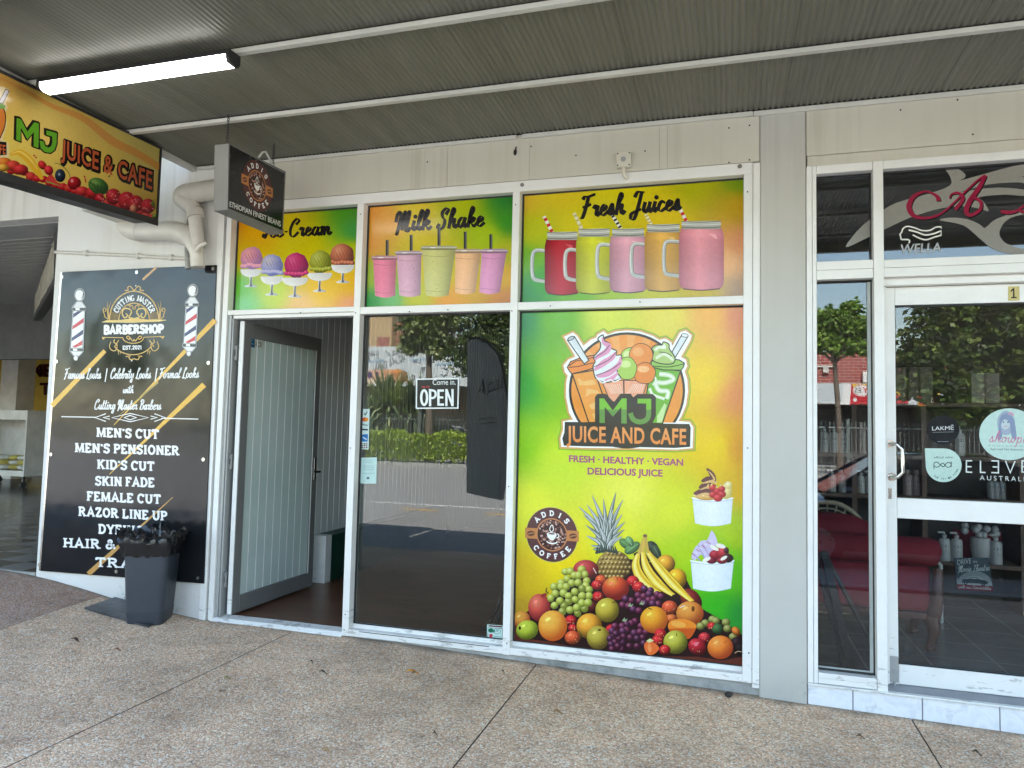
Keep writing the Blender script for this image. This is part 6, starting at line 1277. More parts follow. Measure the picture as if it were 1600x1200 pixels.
# --- salon window lettering
SY = .0693; DGY = GY-.0006
GRY = (150, 146, 138)
a = decal(0, 0, 0, SY)
def k1(a):
    a.poly(catmull([(1321, 386), (1345, 355), (1372, 334), (1400, 317), (1450, 303), (1484, 290), (1484, 275), (1476, 262), (1495, 263), (1508, 272), (1507, 278), (1501, 282), (1530, 274), (1602, 256), (1602, 274), (1585, 276), (1602, 277), (1602, 287), (1590, 285), (1545, 288), (1500, 300), (1520, 297), (1560, 293), (1602, 297), (1602, 306), (1570, 304), (1530, 308), (1536, 314), (1545, 330), (1530, 326), (1500, 322), (1460, 328), (1420, 341), (1385, 357), (1350, 374)], 3, True), GRY)
    a.poly(catmull([(1468, 344), (1485, 340), (1510, 342), (1530, 350), (1539, 356), (1552, 345), (1570, 337), (1600, 328), (1602, 334), (1580, 340), (1566, 352), (1562, 368), (1575, 382), (1602, 390), (1602, 398), (1575, 396), (1550, 388), (1530, 372), (1505, 352)], 3, True), GRY)
def k2(a):
    CR = (150, 28, 62)
    for dx, dy, cl in ((1.6, 1.4, (20, 12, 14)), (0, 0, CR)):
        s = lambda P: [(1400+(x)/8+dx, 220+y/8+dy) for x, y in P]
        a.stroke(s([(530, 750), (515, 700), (440, 650), (350, 635), (230, 690), (165, 790), (175, 880), (240, 945), (370, 965), (520, 930), (640, 850), (820, 680), (1000, 510), (1110, 430)]), [7, 6, 3, 3, 6, 8, 8, 6, 4, 3.5, 3, 3, 3, 3], cl, smooth=6)
        a.stroke(s([(1120, 430), (1040, 580), (930, 740), (880, 850), (890, 910), (950, 925), (1050, 860), (1060, 770), (1000, 720), (940, 730)]), [5, 7, 8, 8, 7, 5, 5, 5, 5, 3], cl, smooth=6)
        a.stroke(s([(670, 720), (690, 670), (760, 650), (820, 680), (830, 740), (740, 860)]), [2.5, 2.5, 4, 5, 6, 5], cl, smooth=6)
        a.stroke(s([(1310, 880), (1400, 895), (1500, 880), (1560, 840), (1640, 780)]), [5, 6, 4, 3, 4], cl, smooth=5); a.stroke(s([(1540, 870), (1640, 900)]), [4, 5], cl)
def k3(a):
    W = (238, 236, 226); s = lambda P: [(1200+x/4, 300+y/4) for x, y in P]
    a.stroke(s([(880, 320), (885, 305), (870, 297), (835, 296), (830, 280), (826, 265), (836, 250), (845, 228), (870, 215), (910, 222), (960, 240), (1010, 240), (1050, 220), (1082, 218)]), 2.2, W, smooth=5)
    a.stroke(s([(880, 238), (930, 250), (980, 268), (1030, 262), (1082, 243)]), 2.4, W, smooth=5); a.stroke(s([(905, 268), (950, 290), (990, 298), (1040, 282), (1082, 270)]), 2.2, W, smooth=5); a.stroke(s([(1082, 216), (1082, 232)]), 1.2, W); a.stroke(s([(1082, 240), (1082, 274)]), 1.2, W)
    a.sans("WELLA", (1405.5, 396.5), (1470.5, 393), 14.5, (176, 178, 178), bold=.02, shear=.12)
t = finish(a, "window_lettering", "grey swirl and crimson script lettering with a white head emblem on the salon highlight window", "lettering", [("grey_swirl", k1), ("crimson_script", k2), ("white_emblem", k3)])
a = decal(0, 0, 0, DGY)
def l1(a): a.ell(1473.5, 671.5, 25.5, 22.5, (22, 28, 34), n=40)
def l2(a): a.sans("LAKM\u0112", (1456.5, 672.5), (1490.5, 671.5), 8, (228, 230, 230)); a.stroke([(1457, 675.5), (1490, 674.8)], .9, (120, 125, 130)); a.stroke([(1465, 690), (1482, 690)], .7, (140, 145, 150))
finish(a, "round_sticker", "black oval sticker with white brand lettering on the salon door glass", "sticker", [("vinyl", l1), ("lettering", l2)])
a = decal(0, 0, 0, DGY)
def m1(a): a.poly([(1445, 700.5)]+[(1474.5+28*math.cos(R_(t)), 727+26.3*math.sin(R_(t))) for t in range(-88, 182, 10)], (196, 222, 212))
def m2(a):
    a.sans("official salon", (1459, 716.5), (1489, 716), 3.6, (60, 80, 78)); I = (40, 58, 58)
    a.stroke([(1459.5, 733), (1459.5, 724), (1464, 722), (1468.5, 725.5), (1474, 729.5), (1478.5, 724), (1483, 722.5), (1486.5, 726), (1483, 730), (1478.5, 729), (1473, 723.5), (1467.5, 728.5), (1463, 730), (1460, 728)], 1.2, I, smooth=4); a.stroke([(1486.3, 721), (1486.3, 730)], 1.2, I)
    wd = "OUR WAY IS WATER"
    for k, ch in enumerate(wd):
        if ch != ' ':
            t = R_(128-k*7.4); c = (1474.5+24*math.cos(t), 727+22.6*math.sin(t)); tg = (math.sin(t), -math.cos(t)); up = (-math.cos(t), -math.sin(t)); a.sans(ch, (c[0]-tg[0]*1.1, c[1]-tg[1]*1.1), (c[0]+tg[0]*1.1, c[1]+tg[1]*1.1), 2.8, (52, 70, 68), bold=.02, ey=up)
finish(a, "teardrop_sticker", "pale teardrop shaped sticker with dark lettering below the black oval on the salon door", "sticker", [("vinyl", m1), ("lettering", m2)])
a = decal(0, 0, 0, DGY)
def n1(a): a.ell(1577, 678.5, 47, 40.5, (196, 222, 214), n=48)
def n2(a):
    a.ell(1572, 661, 14, 19, (165, 178, 196), n=24); a.ell(1571, 661, 7.5, 10, (196, 208, 214), n=20); a.poly(catmull([(1559, 688), (1561, 664), (1564, 650), (1573, 646), (1582, 652), (1587, 668), (1588, 688), (1580, 680), (1578, 662), (1570, 655), (1564, 664), (1566, 682)], 3, True), (140, 154, 182))
    for x in (1568, 1575): a.ell(x, 659.5, 1.6, 1.0, (80, 90, 110), n=8)
    a.stroke([(1569, 666), (1574, 666)], .9, (190, 120, 140)); a.stroke([(1576, 648), (1580, 645), (1584, 649)], 2.2, (225, 150, 180), smooth=3)
def n3(a):
    a.glyphs(SCRIPT, "showpony", (1545, 690.5), (1628, 693), 17, (206, 128, 158), 1.5, nib=(R_(20), .6), shear=.2, gap=.06); a.sans("PROFESSIONAL", (1545, 697.5), (1620, 699), 2.4, (150, 165, 165), space=1.5); a.sans("Approved Hair Extension Stylist", (1547, 703), (1612, 704.5), 3.4, (70, 85, 85))
finish(a, "oval_sticker", "large pale oval sticker with a portrait and pink script on the salon door glass", "sticker", [("vinyl", n1), ("portrait", n2), ("lettering", n3)])
a = decal(0, 0, 0, DGY)
def o1(a):
    W = (226, 232, 228)
    for ch, x in (('E', 1510), ('L', 1532), ('3', 1549), ('V', 1571), ('E', 1597)):
        y0, y1 = 738, 720
        if ch == 'E': a.stroke([(x+9, y1), (x, y1), (x, y0-.5), (x+9, y0)], 2, W); a.stroke([(x, 729), (x+8, 729.3)], 2, W)
        elif ch == 'L': a.stroke([(x, y1), (x, y0), (x+8, y0+.4)], 2, W)
        elif ch == '3': a.stroke([(x, y1), (x+11, y1+.3), (x+11, y0+.8), (x, y0+.4)], 2, W); a.stroke([(x+2, 729.5), (x+11, 729.8)], 2, W)
        else: a.stroke([(x, y1), (x+7.5, y0+.6), (x+15, y1+.5)], 2, W)
def o2(a):
    W = (226, 232, 228)
    a.sans("AUSTRALIA", (1531, 750), (1612, 752.5), 7.2, W, space=1.5)
finish(a, "brand_lettering", "white widely spaced capitals stuck on the salon door glass under the oval sticker", "lettering", [("lettering", o1), ("lettering", o2)])
a = decal(0, 0, 0, DY0-.0008)
def p1(a): a.poly([(1575, 447.5), (1593, 447), (1593, 469.5), (1575, 470)], (206, 190, 128))
def p2(a): a.stroke([(1579.5, 455), (1584, 451), (1584, 465)], 2.6, (30, 24, 20)); a.stroke([(1580, 465), (1588.5, 464.7)], 1.8, (30, 24, 20))
finish(a, "number_plate", "small gold plate with the number 1 on the salon door top rail", "number plate", [("plate", p1), ("numeral", p2)])
# ------------------------------------------------------------------ rooms behind the glass
gp_ = thing("low_partition", "low dark green panel with a white end post just inside the open door", "partition", (-3.3, 1.6, .085))
MB().box(-3.615, -3.46, 1.30, 1.40, .085, .505).build("end_post", M_FRAME, gp_, bevel=.003)
MB().box(-3.62, -3.46, 1.402, 4.2, .085, .50).build("panel", plain("green_panel", (.010, .055, .038), .45), gp_, bevel=.003)
fs = thing("folded_stand", "folded black flag stand leaning in the corner behind the dark window", "stand", (-1.5, .3, .085))
for (x, y) in ((775, 0), ):
    p0 = onZ(757, 985, .09); p1 = onY(790, 880, .25)
    for d in (0, .03, .055): MB().tube(curve3([(p0.x+d, p0.y, .09), ((p0.x+p1.x)/2+.05+d, .3, .35), (p1.x+d, .25, p1.z)]), .010, 8).build("pole", M_BLK, fs, smooth=50)
# arcade seen left of the barber sign
ar = thing("arcade_room", "dim arcade passage left of the barber sign with a ribbed ceiling and a yellow end wall", "building", (-10, 4, .27))
M_RIB = plain("arcade_ceiling_sheet", (.30, .295, .275), .5, var=.05); M_DARK = plain("arcade_dark_wall", (.06, .06, .062), .7); M_YEL = plain("arcade_yellow_wall", (.45, .29, .018), .6)
rb = MB(); y = .14; rb.box(-22, -5.28, .141, .5, 3.156, 3.18); rb.build("lintel_soffit", plain("lintel_grey", (.33, .33, .325), .6), ar)
rb = MB(); y = .5
while y < 3.35: rb.box(-22, -5.28, y, y+.085, 3.150, 3.18); rb.box(-22, -5.28, y+.085, y+.105, 3.162, 3.18); y += .105
rb.build("ribbed_ceiling", M_RIB, ar)
MB().box(-22, -5.28, 3.4, 3.5, 2.35, 3.3).build("bulkhead", M_DARK, ar)
MB().box(-22, -5.28, 3.5, 9, 2.9, 2.95).build("ceiling", M_DARK, ar)
MB().box(-5.275, -5.20, .14, 7, -.1, 3.16).build("side_wall", plain("arcade_side_grey", (.14, .14, .14), .7), ar)
MB().box(-22, -5.28, 8.2, 8.3, .27, 3).build("end_wall", M_YEL, ar)
MB().box(-22, -5.28, 8.17, 8.2, .27, .62).build("skirting", M_ALU, ar)
MB().box(-22, -21.9, .0, 8.3, .27, 3.2).build("side_wall", M_DARK, ar)
p = onY(60, 620, 8.16)
def ygen(): 
    a = Art(lambda x, y: onY(x, y, 8.16), (0, -1, 0), .8); a.sans("MEN", (47, 588), (98, 588), 19, (62, 10, 14), bold=.04); a.part("lettering", M_PRINT, ar); a.sans("TRIM", (62, 616), (120, 616), 18, (62, 10, 14), bold=.04); a.part("lettering", M_PRINT, ar)
ygen()
pc = thing("arcade_post", "pale square post inside the arcade", "column", tuple(onZ(22, 760, .27))); q0, q1 = onY(4, 548, 6.6), onY(30, 548, 6.6)
MB().box(q0.x, q1.x, 6.6, 7.0, .272, 3.0).build("shaft", plain("post_cream", (.55, .52, .47), .6), pc, bevel=.01); MB().box(q0.x-.04, q1.x+.04, 6.56, 7.04, .272, .40).build("foot", M_FRAME, pc, bevel=.01)
tr = thing("display_trolley", "white wheeled display trolley with stacked bags inside the arcade", "trolley", tuple(onZ(10, 745, .27)))
T0, T1 = onY(-60, 640, 5.2), onY(43.5, 640, 5.2); zt = onY(30, 641, 5.2).z; zm = onY(30, 656, 5.2).z; zb_ = onY(30, 736, 5.2).z; zs = onY(30, 742, 5.2).z
M_TRO = plain("trolley_white", (.62, .61, .58), .5)
MB().box(T0.x, T1.x, 5.2, 6.0, zm, zt).build("top", M_TRO, tr, bevel=.004); MB().box(T1.x-.03, T1.x, 5.2, 6.0, zb_, zm).build("side_panel", M_TRO, tr, bevel=.003); MB().box(T0.x, T0.x+.03, 5.2, 6.0, zb_, zm).build("side_panel", M_TRO, tr, bevel=.003)
MB().box(T0.x, T1.x, 5.2, 6.0, zs-.03, zb_).build("shelf", M_TRO, tr, bevel=.003); MB().box(T0.x+.03, T1.x-.03, 5.95, 5.99, zb_, zm).build("back_panel", M_TRO, tr)
for x in (T0.x+.1, T1.x-.1):
    for y in (5.28, 5.92): MB().tube([(x-.018, y, .272+.055), (x+.018, y, .272+.055)], .055, 14).box(x-.02, x+.02, y-.02, y+.02, .33, zs-.03).build("castor", M_BLK, tr, smooth=40)
k = 0; M_BAG = [plain("bag_white", (.60, .60, .57), .4, var=.15, vs=14), plain("bag_yellow", (.50, .42, .10), .4, var=.3, vs=9)]
for j in range(3):
    for i in range(4):
        x = T1.x-.20-i*.24; z = zb_+.05+j*.085; mb = MB(); mb.ball((x, 5.40+.03*(i % 2), z), (.125, .15, .05), 14, 8)
        o = mb.build("snack_bag", M_BAG[(i+j) % 2], smooth=80); tag(o, "plump %s bag lying on the trolley shelf in the arcade, %s layer" % (("white", "yellow")[(i+j) % 2], ("bottom", "middle", "top")[j]), "bag", "bags on the arcade trolley")
# edge-on sign inside the arcade mouth
sg = thing("arcade_sign", "weathered lightbox sign with a black frame seen almost edge-on at the arcade mouth", "sign", tuple(onY(70, 470, .5)))
P1, P2, P3, P4 = onY(88, 355, .12), onY(54, 463, 2.55), onY(52, 501, 2.55), onY(88, 440, .12)
dz = Vector((-.02, -.01, 0))
MB().prism([P1, P2, P3, P4], (.10, .03, 0)).build("sign_case", M_BLK, sg, bevel=.004)
def lerp4(u, v): return (P1*(1-u)+P2*u)*(1-v)+(P4*(1-u)+P3*u)*v
nr = (P2-P1).cross(P4-P1).normalized(); nr = nr if nr.dot(CAM-P1) > 0 else -nr
a = Art(lambda x, y: lerp4(x, y)+nr*.003, nr, .75)
a.poly([(.06, .12), (.95, .10), (.95, .80), (.06, .86)], (205, 198, 180)); a.part("sign_face", M_PRINT, sg)
for k, (u0, u1) in enumerate(((.10, .18), (.20, .28), (.32, .41), (.44, .53), (.57, .66), (.70, .79), (.83, .92))): a.stroke([(u0, .26), (u0, .72), (u1, .28), (u1, .72)], .028, (50, 46, 42))
a.part("lettering", M_PRINT, sg)
# ------------------------------------------------------------------ salon room
M_WOOD = plain("salon_shelf_wood", (.085, .042, .025), .5, var=.3, vs=9); M_RED = plain("red_velvet", (.20, .005, .018), .8, var=.18, vs=5); M_CARV = plain("carved_wood", (.085, .028, .02), .42, var=.35, vs=22)
so = thing("red_settee", "red upholstered settee with carved brown legs inside the salon", "settee", (.9, 1.15, .112))
sx0, sx1, sy0, sy1 = .335, 1.272, .90, 1.42
MB().box(sx0, sx1, sy0+.01, sy1, .36, .655).build("seat_base", M_RED, so, bevel=.03, seg=4)
rl = MB(); rl.tube([(sx0, 1.06, .735), (sx1-.02, 1.06, .735), (sx1+.04, 1.06, .733), (sx1+.075, 1.06, .73), (sx1+.09, 1.06, .728)], [.098, .098, .094, .08, .045], 20); rl.build("arm_roll", M_RED, so, smooth=60)
rl = MB(); rl.tube([(sx0, 1.36, .70), (.6, 1.36, .82), (.85, 1.36, .80), (sx1-.1, 1.36, .70)], [.12, .14, .13, .09], 16); rl.build("cushion", M_RED, so, smooth=60)
MB().box(sx0, sx1, sy0, sy1, .315, .358).build("front_rail", M_CARV, so, bevel=.006)
def cab(x, y, s):
    return MB().tube(curve3([(x, y, .36), (x+.012*s, y-.005, .30), (x+.02*s, y-.012, .24), (x+.002*s, y, .17), (x-.004*s, y, .135), (x+.012*s, y-.014, .113)], 5), [.036, .04, .044, .046, .046, .044, .042, .04, .04, .038, .036, .033, .030, .027, .025, .024, .023, .023, .023, .024, .026, .028, .03, .03, .028, .026][:26], 12)
for x, y, s in ((sx1-.005, sy0+.03, 1), (sx1-.005, sy1-.03, 1), (sx0+.06, sy0+.03, -1), (sx0+.06, sy1-.03, -1)): cab(x, y, s).build("leg", M_CARV, so, smooth=60)
MB().tube(curve3([(sx1+.045, sy0+.015, .65), (sx1+.035, sy0, .54), (sx1+.03, sy0, .44), (sx1+.012, sy0+.01, .34)]), [.028]*4+[.034]*4+[.038]*4+[.044]*4, 12).build("arm_post", M_CARV, so, smooth=60)
ch = thing("cane_chair", "pale cane peacock chair back showing above the settee behind the sidelight", "chair", (.6, 1.75, .112))
cc = onY(1293, 850, 1.75); M_CANE = plain("cane", (.42, .34, .24), .6, var=.15, vs=20); rO = .30; rI = .13
def arc3(r, a0, a1, n=18): return [(cc.x+r*math.cos(R_(a0+(a1-a0)*k/n)), 1.75, cc.z+r*1.1*math.sin(R_(a0+(a1-a0)*k/n))) for k in range(n+1)]
MB().tube(arc3(rO, 0, 180), .018, 8).tube(arc3(rI, 0, 180), .012, 8).tube(arc3(rO-.045, 0, 180), .007, 6).build("back_hoop", M_CANE, ch, smooth=60)
sp = MB()
for k in range(13):
    t = R_(6+k*14); sp.tube([(cc.x+rI*math.cos(t), 1.75, cc.z+rI*1.1*math.sin(t)), (cc.x+rO*math.cos(t), 1.75, cc.z+rO*1.1*math.sin(t))], .006, 6)
sp.build("back_spokes", M_CANE, ch)
MB().lathe([(.26, .42), (.28, .44), (.28, .47), (.26, .485)], (cc.x, 1.98, .112), 24).build("seat", M_CANE, ch, smooth=50); MB().lathe([(.24, 0), (.12, .2), (.2, .42)], (cc.x, 1.98, .112), 20).build("base", M_CANE, ch, smooth=50)
for s in (-1, 1): MB().tube([(cc.x+s*rO, 1.75, cc.z), (cc.x+s*.22, 1.8, .6)], .018, 8).build("arm", M_CANE, ch, smooth=50)
ea = thing("folding_easel", "dark folding easel legs leaning behind the salon sidelight", "easel", (.68, .3, .112))
e0, e1 = onZ(1331, 1052, .113), onY(1287, 862, .55)
MB().bar(tuple(e0), tuple(e1), .05, .022).build("leg", M_BLK, ea, bevel=.003); MB().bar((e0.x-.035, e0.y+.02, .113), (e1.x-.05, e1.y, e1.z), .03, .02).build("leg", M_BLK, ea, bevel=.003); MB().bar((e1.x, e1.y, e1.z), (e0.x+.22, e0.y+.5, .113), .02, .02).build("brace", M_BLK, ea)
SYB = 2.55
sh = thing("salon_shelving", "dark wooden shelving with bays along the back wall of the salon", "shelving", (2.2, SYB, .112))
X0, X1 = .42, 4.2
for z in (.50, 1.02, 1.36, 1.80): MB().box(X0, X1, SYB-.30, SYB+.14, z-.035, z).build("shelf", M_WOOD, sh, bevel=.003)
for x in (X0, 1.02, 1.55, 2.25, 2.85, 3.5, X1): MB().box(x-.02, x+.02, SYB-.298, SYB+.14, .112, 1.80).build("upright", M_WOOD, sh, bevel=.003)
MB().box(X0, X1, SYB+.142, SYB+.16, .112, 1.8).build("back_panel", M_SAL, sh)
M_BOT = plain("bottle_white", (.40, .385, .37), .35, var=.04); M_BOTP = plain("bottle_pale_pink", (.30, .225, .21), .35, var=.04); M_BOTD = plain("bottle_grey", (.20, .20, .20), .3, var=.05); M_LAB = plain("bottle_label", (.16, .13, .13), .6)
def bottle(x, y, z, h, r, m, pump, lab, grp):
    t = thing("hair_bottle", lab, "bottle", (x, y, z), grp)
    MB().lathe([(r*.96, 0), (r, .006), (r, h*.78), (r*.8, h*.86), (r*.36, h*.88), (r*.36, h*.93)], (x, y, z), 18).build("bottle_body", m, t, smooth=40)
    if pump: MB().lathe([(r*.42, h*.93), (r*.42, h*1.0), (r*.16, h*1.01), (r*.14, h*1.10)], (x, y, z), 12).bar((x, y, z+h*1.1), (x-r*1.1, y, z+h*1.09), .018, .014).build("pump", m, t, smooth=40)
    else: MB().lathe([(r*.5, h*.92), (r*.5, h*1.06)], (x, y, z), 14).build("cap", M_BLK if pump is None else m, t, smooth=40)
    a = Art(lambda u, v: Vector((x+u*r, y-math.sqrt(max(0, 1-u*u))*r-.0008, z+v*h)), (0, -1, 0), .8)
    for v in (.62, .56, .42, .36): a.stroke([(-.55, v), (0, v), (.55, v)], .035 if v > .5 else .018, (90, 80, 80))
    a.part("label_print", M_PRINT, t)
G_ = "bottles on the salon shelves"; i = 0
def row(pxs, py, z, h, r, m, pump, what, Y=SYB-.2):
    nth = ["first", "second", "third", "fourth", "fifth", "sixth", "seventh"]
    for k, px in enumerate(pxs):
        p = onY(px, py, Y); bottle(p.x, Y, z, h, r, m, pump, what.replace("#", nth[k]), G_)
row((1288, 1303, 1318), 700, 1.3605, .20, .036, M_BOT, True, "slim white pump bottle on the upper shelf behind the sidelight, # from the left")
row((1331, 1346, 1360), 700, 1.3605, .25, .04, M_BOTP, False, "tall pale bottle on the upper shelf beside the door post, # of three")
row((1300, 1316, 1345, 1358), 740, 1.0205, .17, .032, M_BOT, True, "small pump bottle on the middle shelf behind the sidelight, # from the left")
row((1418, 1432), 740, 1.0205, .20, .040, M_BOTP, False, "pinkish bottle on the middle shelf left of the teardrop sticker, # of two")
row((1475.5, 1494.5, 1556), 840, .5005, .21, .043, M_BOT, True, "white pump bottle on the low shelf under the door middle rail, # from the left", SYB-.24)
row((1500,), 700, 1.3605, .22, .035, M_BOT, True, "# white bottle right of the black oval sticker".replace("# ", ""))
row((1548, 1556, 1565), 740, 1.0205, .16, .028, M_BOTD, None, "small grey bottle under the white capitals, # of three")
for k, (px, c) in enumerate(((1408, (.15, .125, .105)), (1425, (.15, .125, .105)), (1444, (.14, .12, .10)), (1527, (.26, .24, .21)), (1547, (.26, .24, .21)))):
    Y = SYB-.18; p = onY(px, 640, Y); z = 1.8005; h = .30 if k < 3 else .25; mb = MB().box(p.x-.055, p.x+.055, Y-.05, Y+.05, z, z+h); o = mb.build("product_box", plain("product_card", c, .6, var=.05), bevel=.003)
    tag(o, ["tan product carton beside the door stile on the top salon shelf", "tan product carton, second from the door stile on the top salon shelf", "tan product carton left of the black oval sticker on the top shelf", "pale carton above the oval sticker, left of the pair", "pale carton above the oval sticker, right of the pair"][k], "carton", "cartons on the salon shelves")
p = onY(1522, 898, SYB-.26)
dv = thing("movie_board", "small drive in movie picture board with an old car on the salon floor", "picture", (p.x, 1.9, .112))
BYY = 1.95; c0 = [onY(1491.5, 872, BYY), onY(1545, 872, BYY), onY(1552, 924, BYY), onY(1495.5, 921, BYY)]
MB().prism(c0, (0, .02, 0)).build("board", plain("board_navy", (.012, .03, .05), .5), dv)
a = Art(lambda x, y: onY(1390+x/7.62, 800+y/7.62, BYY-.0004), (0, -1, 0), .8)
a.poly([(800, 780)]+[(1010+210*math.cos(R_(t)), 870-165*math.sin(R_(t))) for t in range(170, 5, -12)]+[(1225, 880), (805, 865)], (170, 176, 176)); a.poly([(805, 858), (1228, 885), (1232, 950), (808, 922)], (130, 22, 34))
for r in (.95, .85, .75): a.ring(1010, 870, 205*r, 160*r, 5, (40, 60, 75), 190, 350, 16)
a.poly([(860, 825), (870, 800), (950, 795), (975, 775), (1040, 778), (1060, 800), (1140, 815), (1172, 835), (1165, 860), (860, 840)], (28, 48, 52)); a.poly([(975, 782), (1035, 785), (1045, 798), (965, 795)], (190, 200, 200))
for x, y in ((905, 848), (1115, 862)): a.ell(x, y, 22, 18, (18, 22, 24)); a.ell(x, y, 9, 8, (170, 176, 176))
W_ = (205, 212, 208)
a.sans("DRIVE", (808, 632), (970, 612), 62, W_); a.sans("IN", (998, 608), (1040, 606), 28, W_); a.glyphs(SCRIPT, "Movie Theatre", (815, 715), (1185, 695), 75, W_, 7, nib=(R_(20), .5), shear=.15, gap=.04); a.glyphs(SCRIPT, "with our Convertibles", (820, 905), (1205, 925), 34, W_, 4, shear=.15, gap=.05)
a.part("printed_scene", M_PRINT, dv)
ms = thing("metal_stand", "white metal frame standing behind the settee arm", "stand", tuple(onZ(1440, 925, .112)))
Yf = 1.75; f0, f1, f2, f3 = onY(1395, 874, Yf), onY(1470, 880, Yf), onY(1471, 925, Yf), onY(1463, 925, Yf)
M_WF = plain("white_rod", (.5, .5, .47), .4)
MB().tube([(f0.x, Yf, f0.z), (f1.x-.01, Yf, f0.z-.005), (f1.x, Yf, f0.z-.02), (f1.x, Yf, .125)], .013, 8).tube([(f1.x, Yf, .125), (f1.x, Yf+.3, .125)], .013, 8).tube([(f0.x, Yf, f0.z), (f0.x, Yf, .125)], .013, 8).build("rod", M_WF, ms, smooth=40)
MB().box(f0.x+.10, f0.x+.20, Yf+.05, Yf+.07, f0.z-.30, f0.z-.02).build("panel", M_WF, ms)
va = thing("flower_vase", "white vase of pale flowers against a red card on the low salon shelf", "vase", tuple(onY(1535, 850, SYB-.2)))
p = onY(1532, 848, SYB-.2); MB().lathe([(.05, 0), (.06, .01), (.075, .12), (.07, .20)], (p.x, SYB-.2, .5005), 16).build("pot", M_BOT, va, smooth=40)
mb = MB(); rg = random.Random(2)
for k in range(12): mb.ball((p.x+rg.uniform(-.12, .12), SYB-.2+rg.uniform(-.05, .05), .72+rg.uniform(0, .09)), .03, 8, 5)
mb.build("flowers", M_BOT, va, smooth=60); MB().box(p.x-.16, p.x+.20, SYB-.05, SYB-.04, .5005, .74).build("card", M_RED, va)
# ------------------------------------------------------------------ the street, which the shop windows mirror
def leafmat(name): 
    m = NT(name); a = m.n("Attribute", attribute_name="Col"); m.base(a.outputs['Color']); m.rough(.5); m.b.inputs['Specular IOR Level'].default_value = .35
    m.b.inputs['Subsurface Weight'].default_value = 0.0
    tl = m.n("BsdfTranslucent"); m.put(tl.inputs[0], m.mix(1, a.outputs['Color'], (1.2, 1.4, .5), 'MULTIPLY')); mx = m.n("MixShader"); mx.inputs[0].default_value = .3
    m.t.links.new(m.b.outputs[0], mx.inputs[1]); m.t.links.new(tl.outputs[0], mx.inputs[2]); m.t.links.new(mx.outputs[0], m.t.nodes["Material Output"].inputs[0]); return m.m
M_LEAF = leafmat("leaf"); M_BARK = plain("bark", (.13, .10, .075), .9, var=.35, vs=14, bump=.5)
def leafquad(mb, p, d, L, W, c, rg):
    d = d.normalized(); s = d.cross(Vector((rg.uniform(-1, 1), rg.uniform(-1, 1), rg.uniform(-1, 1))))
    if s.length < .05: return
    s = s.normalized()*W/2; mb.quad(p, p+d*L*.5+s, p+d*L, p+d*L*.5-s, c=c)
def tree(label, base, top_of_trunk, blobs, nleaf, L, cols, r0, seed, droop=.3, group="street trees across the road", W=.55):
    rg = random.Random(seed); t = thing("street_tree", label, "tree", tuple(base), group)
    mb = MB(); mb.tube([base, base+(top_of_trunk-base)*.5+Vector((.05, .03, 0)), top_of_trunk], [r0, r0*.8, r0*.65], 10)
    for (c, r) in blobs:
        c = Vector(c); m1 = top_of_trunk*.5+c*.5+Vector((rg.uniform(-.2, .2), rg.uniform(-.2, .2), -.1)); mb.tube(catmull([tuple(top_of_trunk-Vector((0, 0, .1))), tuple(m1), tuple(c)], 3), [r0*.5, r0*.45, r0*.38, r0*.3, r0*.22, r0*.15, r0*.1], 7)
        for k in range(5):
            d = Vector((rg.uniform(-1, 1), rg.uniform(-1, 1), rg.uniform(-.4, 1))).normalized(); mb.tube([c*.6+m1*.4, c+d*Vector(r).length*.45], [r0*.14, r0*.04], 5)
    mb.build("trunk", M_BARK, t, smooth=60); lf = MB(); tot = sum(Vector(r).x*Vector(r).z for _, r in blobs)
    for (c, r) in blobs:
        c = Vector(c); n = int(nleaf*Vector(r).x*Vector(r).z/tot/7)
        for k in range(n):
            d = Vector((rg.gauss(0, 1), rg.gauss(0, 1), rg.gauss(0, 1))).normalized(); q = rg.random()**.42*(1+.18*math.sin(d.x*7+seed)*math.sin(d.z*9)); p = c+Vector((d.x*r[0], d.y*r[1], d.z*r[2]))*q
            cl = cols[rg.randrange(len(cols))]; j = rg.uniform(.75, 1.25); cl = tuple(v*j for v in cl)
            for m in range(7):
                a = rg.uniform(0, 6.28); dd = Vector((math.cos(a), math.sin(a), rg.uniform(-.8, .8)-droop)); leafquad(lf, p+Vector((rg.uniform(-.12, .12), rg.uniform(-.12, .12), rg.uniform(-.08, .08))), dd, L*rg.uniform(.7, 1.2), L*W, cl, rg)
    lf.build("crown", M_LEAF, t, normals=False); return t
GR1 = [(.16, .20, .08), (.22, .26, .11), (.09, .12, .05), (.30, .33, .16)]; GR2 = [(.07, .105, .035), (.10, .145, .045), (.045, .07, .028), (.18, .22, .08)]; GR3 = [(.16, .26, .04), (.23, .34, .06), (.10, .18, .03)]
V = lambda x, y, Y: mir(x, y, Y)
YT = -25.0
def bl(px, py, rx, rz, Y, k=.0415):   # crown lobe from its place in the mirror
    p = V(px, py, Y); return ((p.x, p.y, p.z), (rx, max(rx, rz)*.9, rz))
b = V(671, 660, YT); b.z = 0
tree("broad leafed street tree in front of the graffiti wall, mirrored in the dark window", b, V(670, 548, YT), [bl(655, 505, 1.0, .9, YT), bl(690, 495, 1.2, .9, YT), bl(640, 540, .6, .42, YT), bl(690, 545, .7, .45, YT), bl(672, 520, 1.0, .8, YT)], 6500, .26, GR1, .20, 3)
b = V(765, 660, YT); b.z = 0
tree("dense dark street tree beside the feather flag, mirrored in the dark window", b, V(765, 570, YT), [bl(735, 555, 1.1, 1.0, YT), bl(765, 520, 1.3, 1.1, YT), bl(795, 560, 1.2, 1.2, YT), bl(790, 500, 1.2, .8, YT)], 7500, .22, GR2, .22, 5)
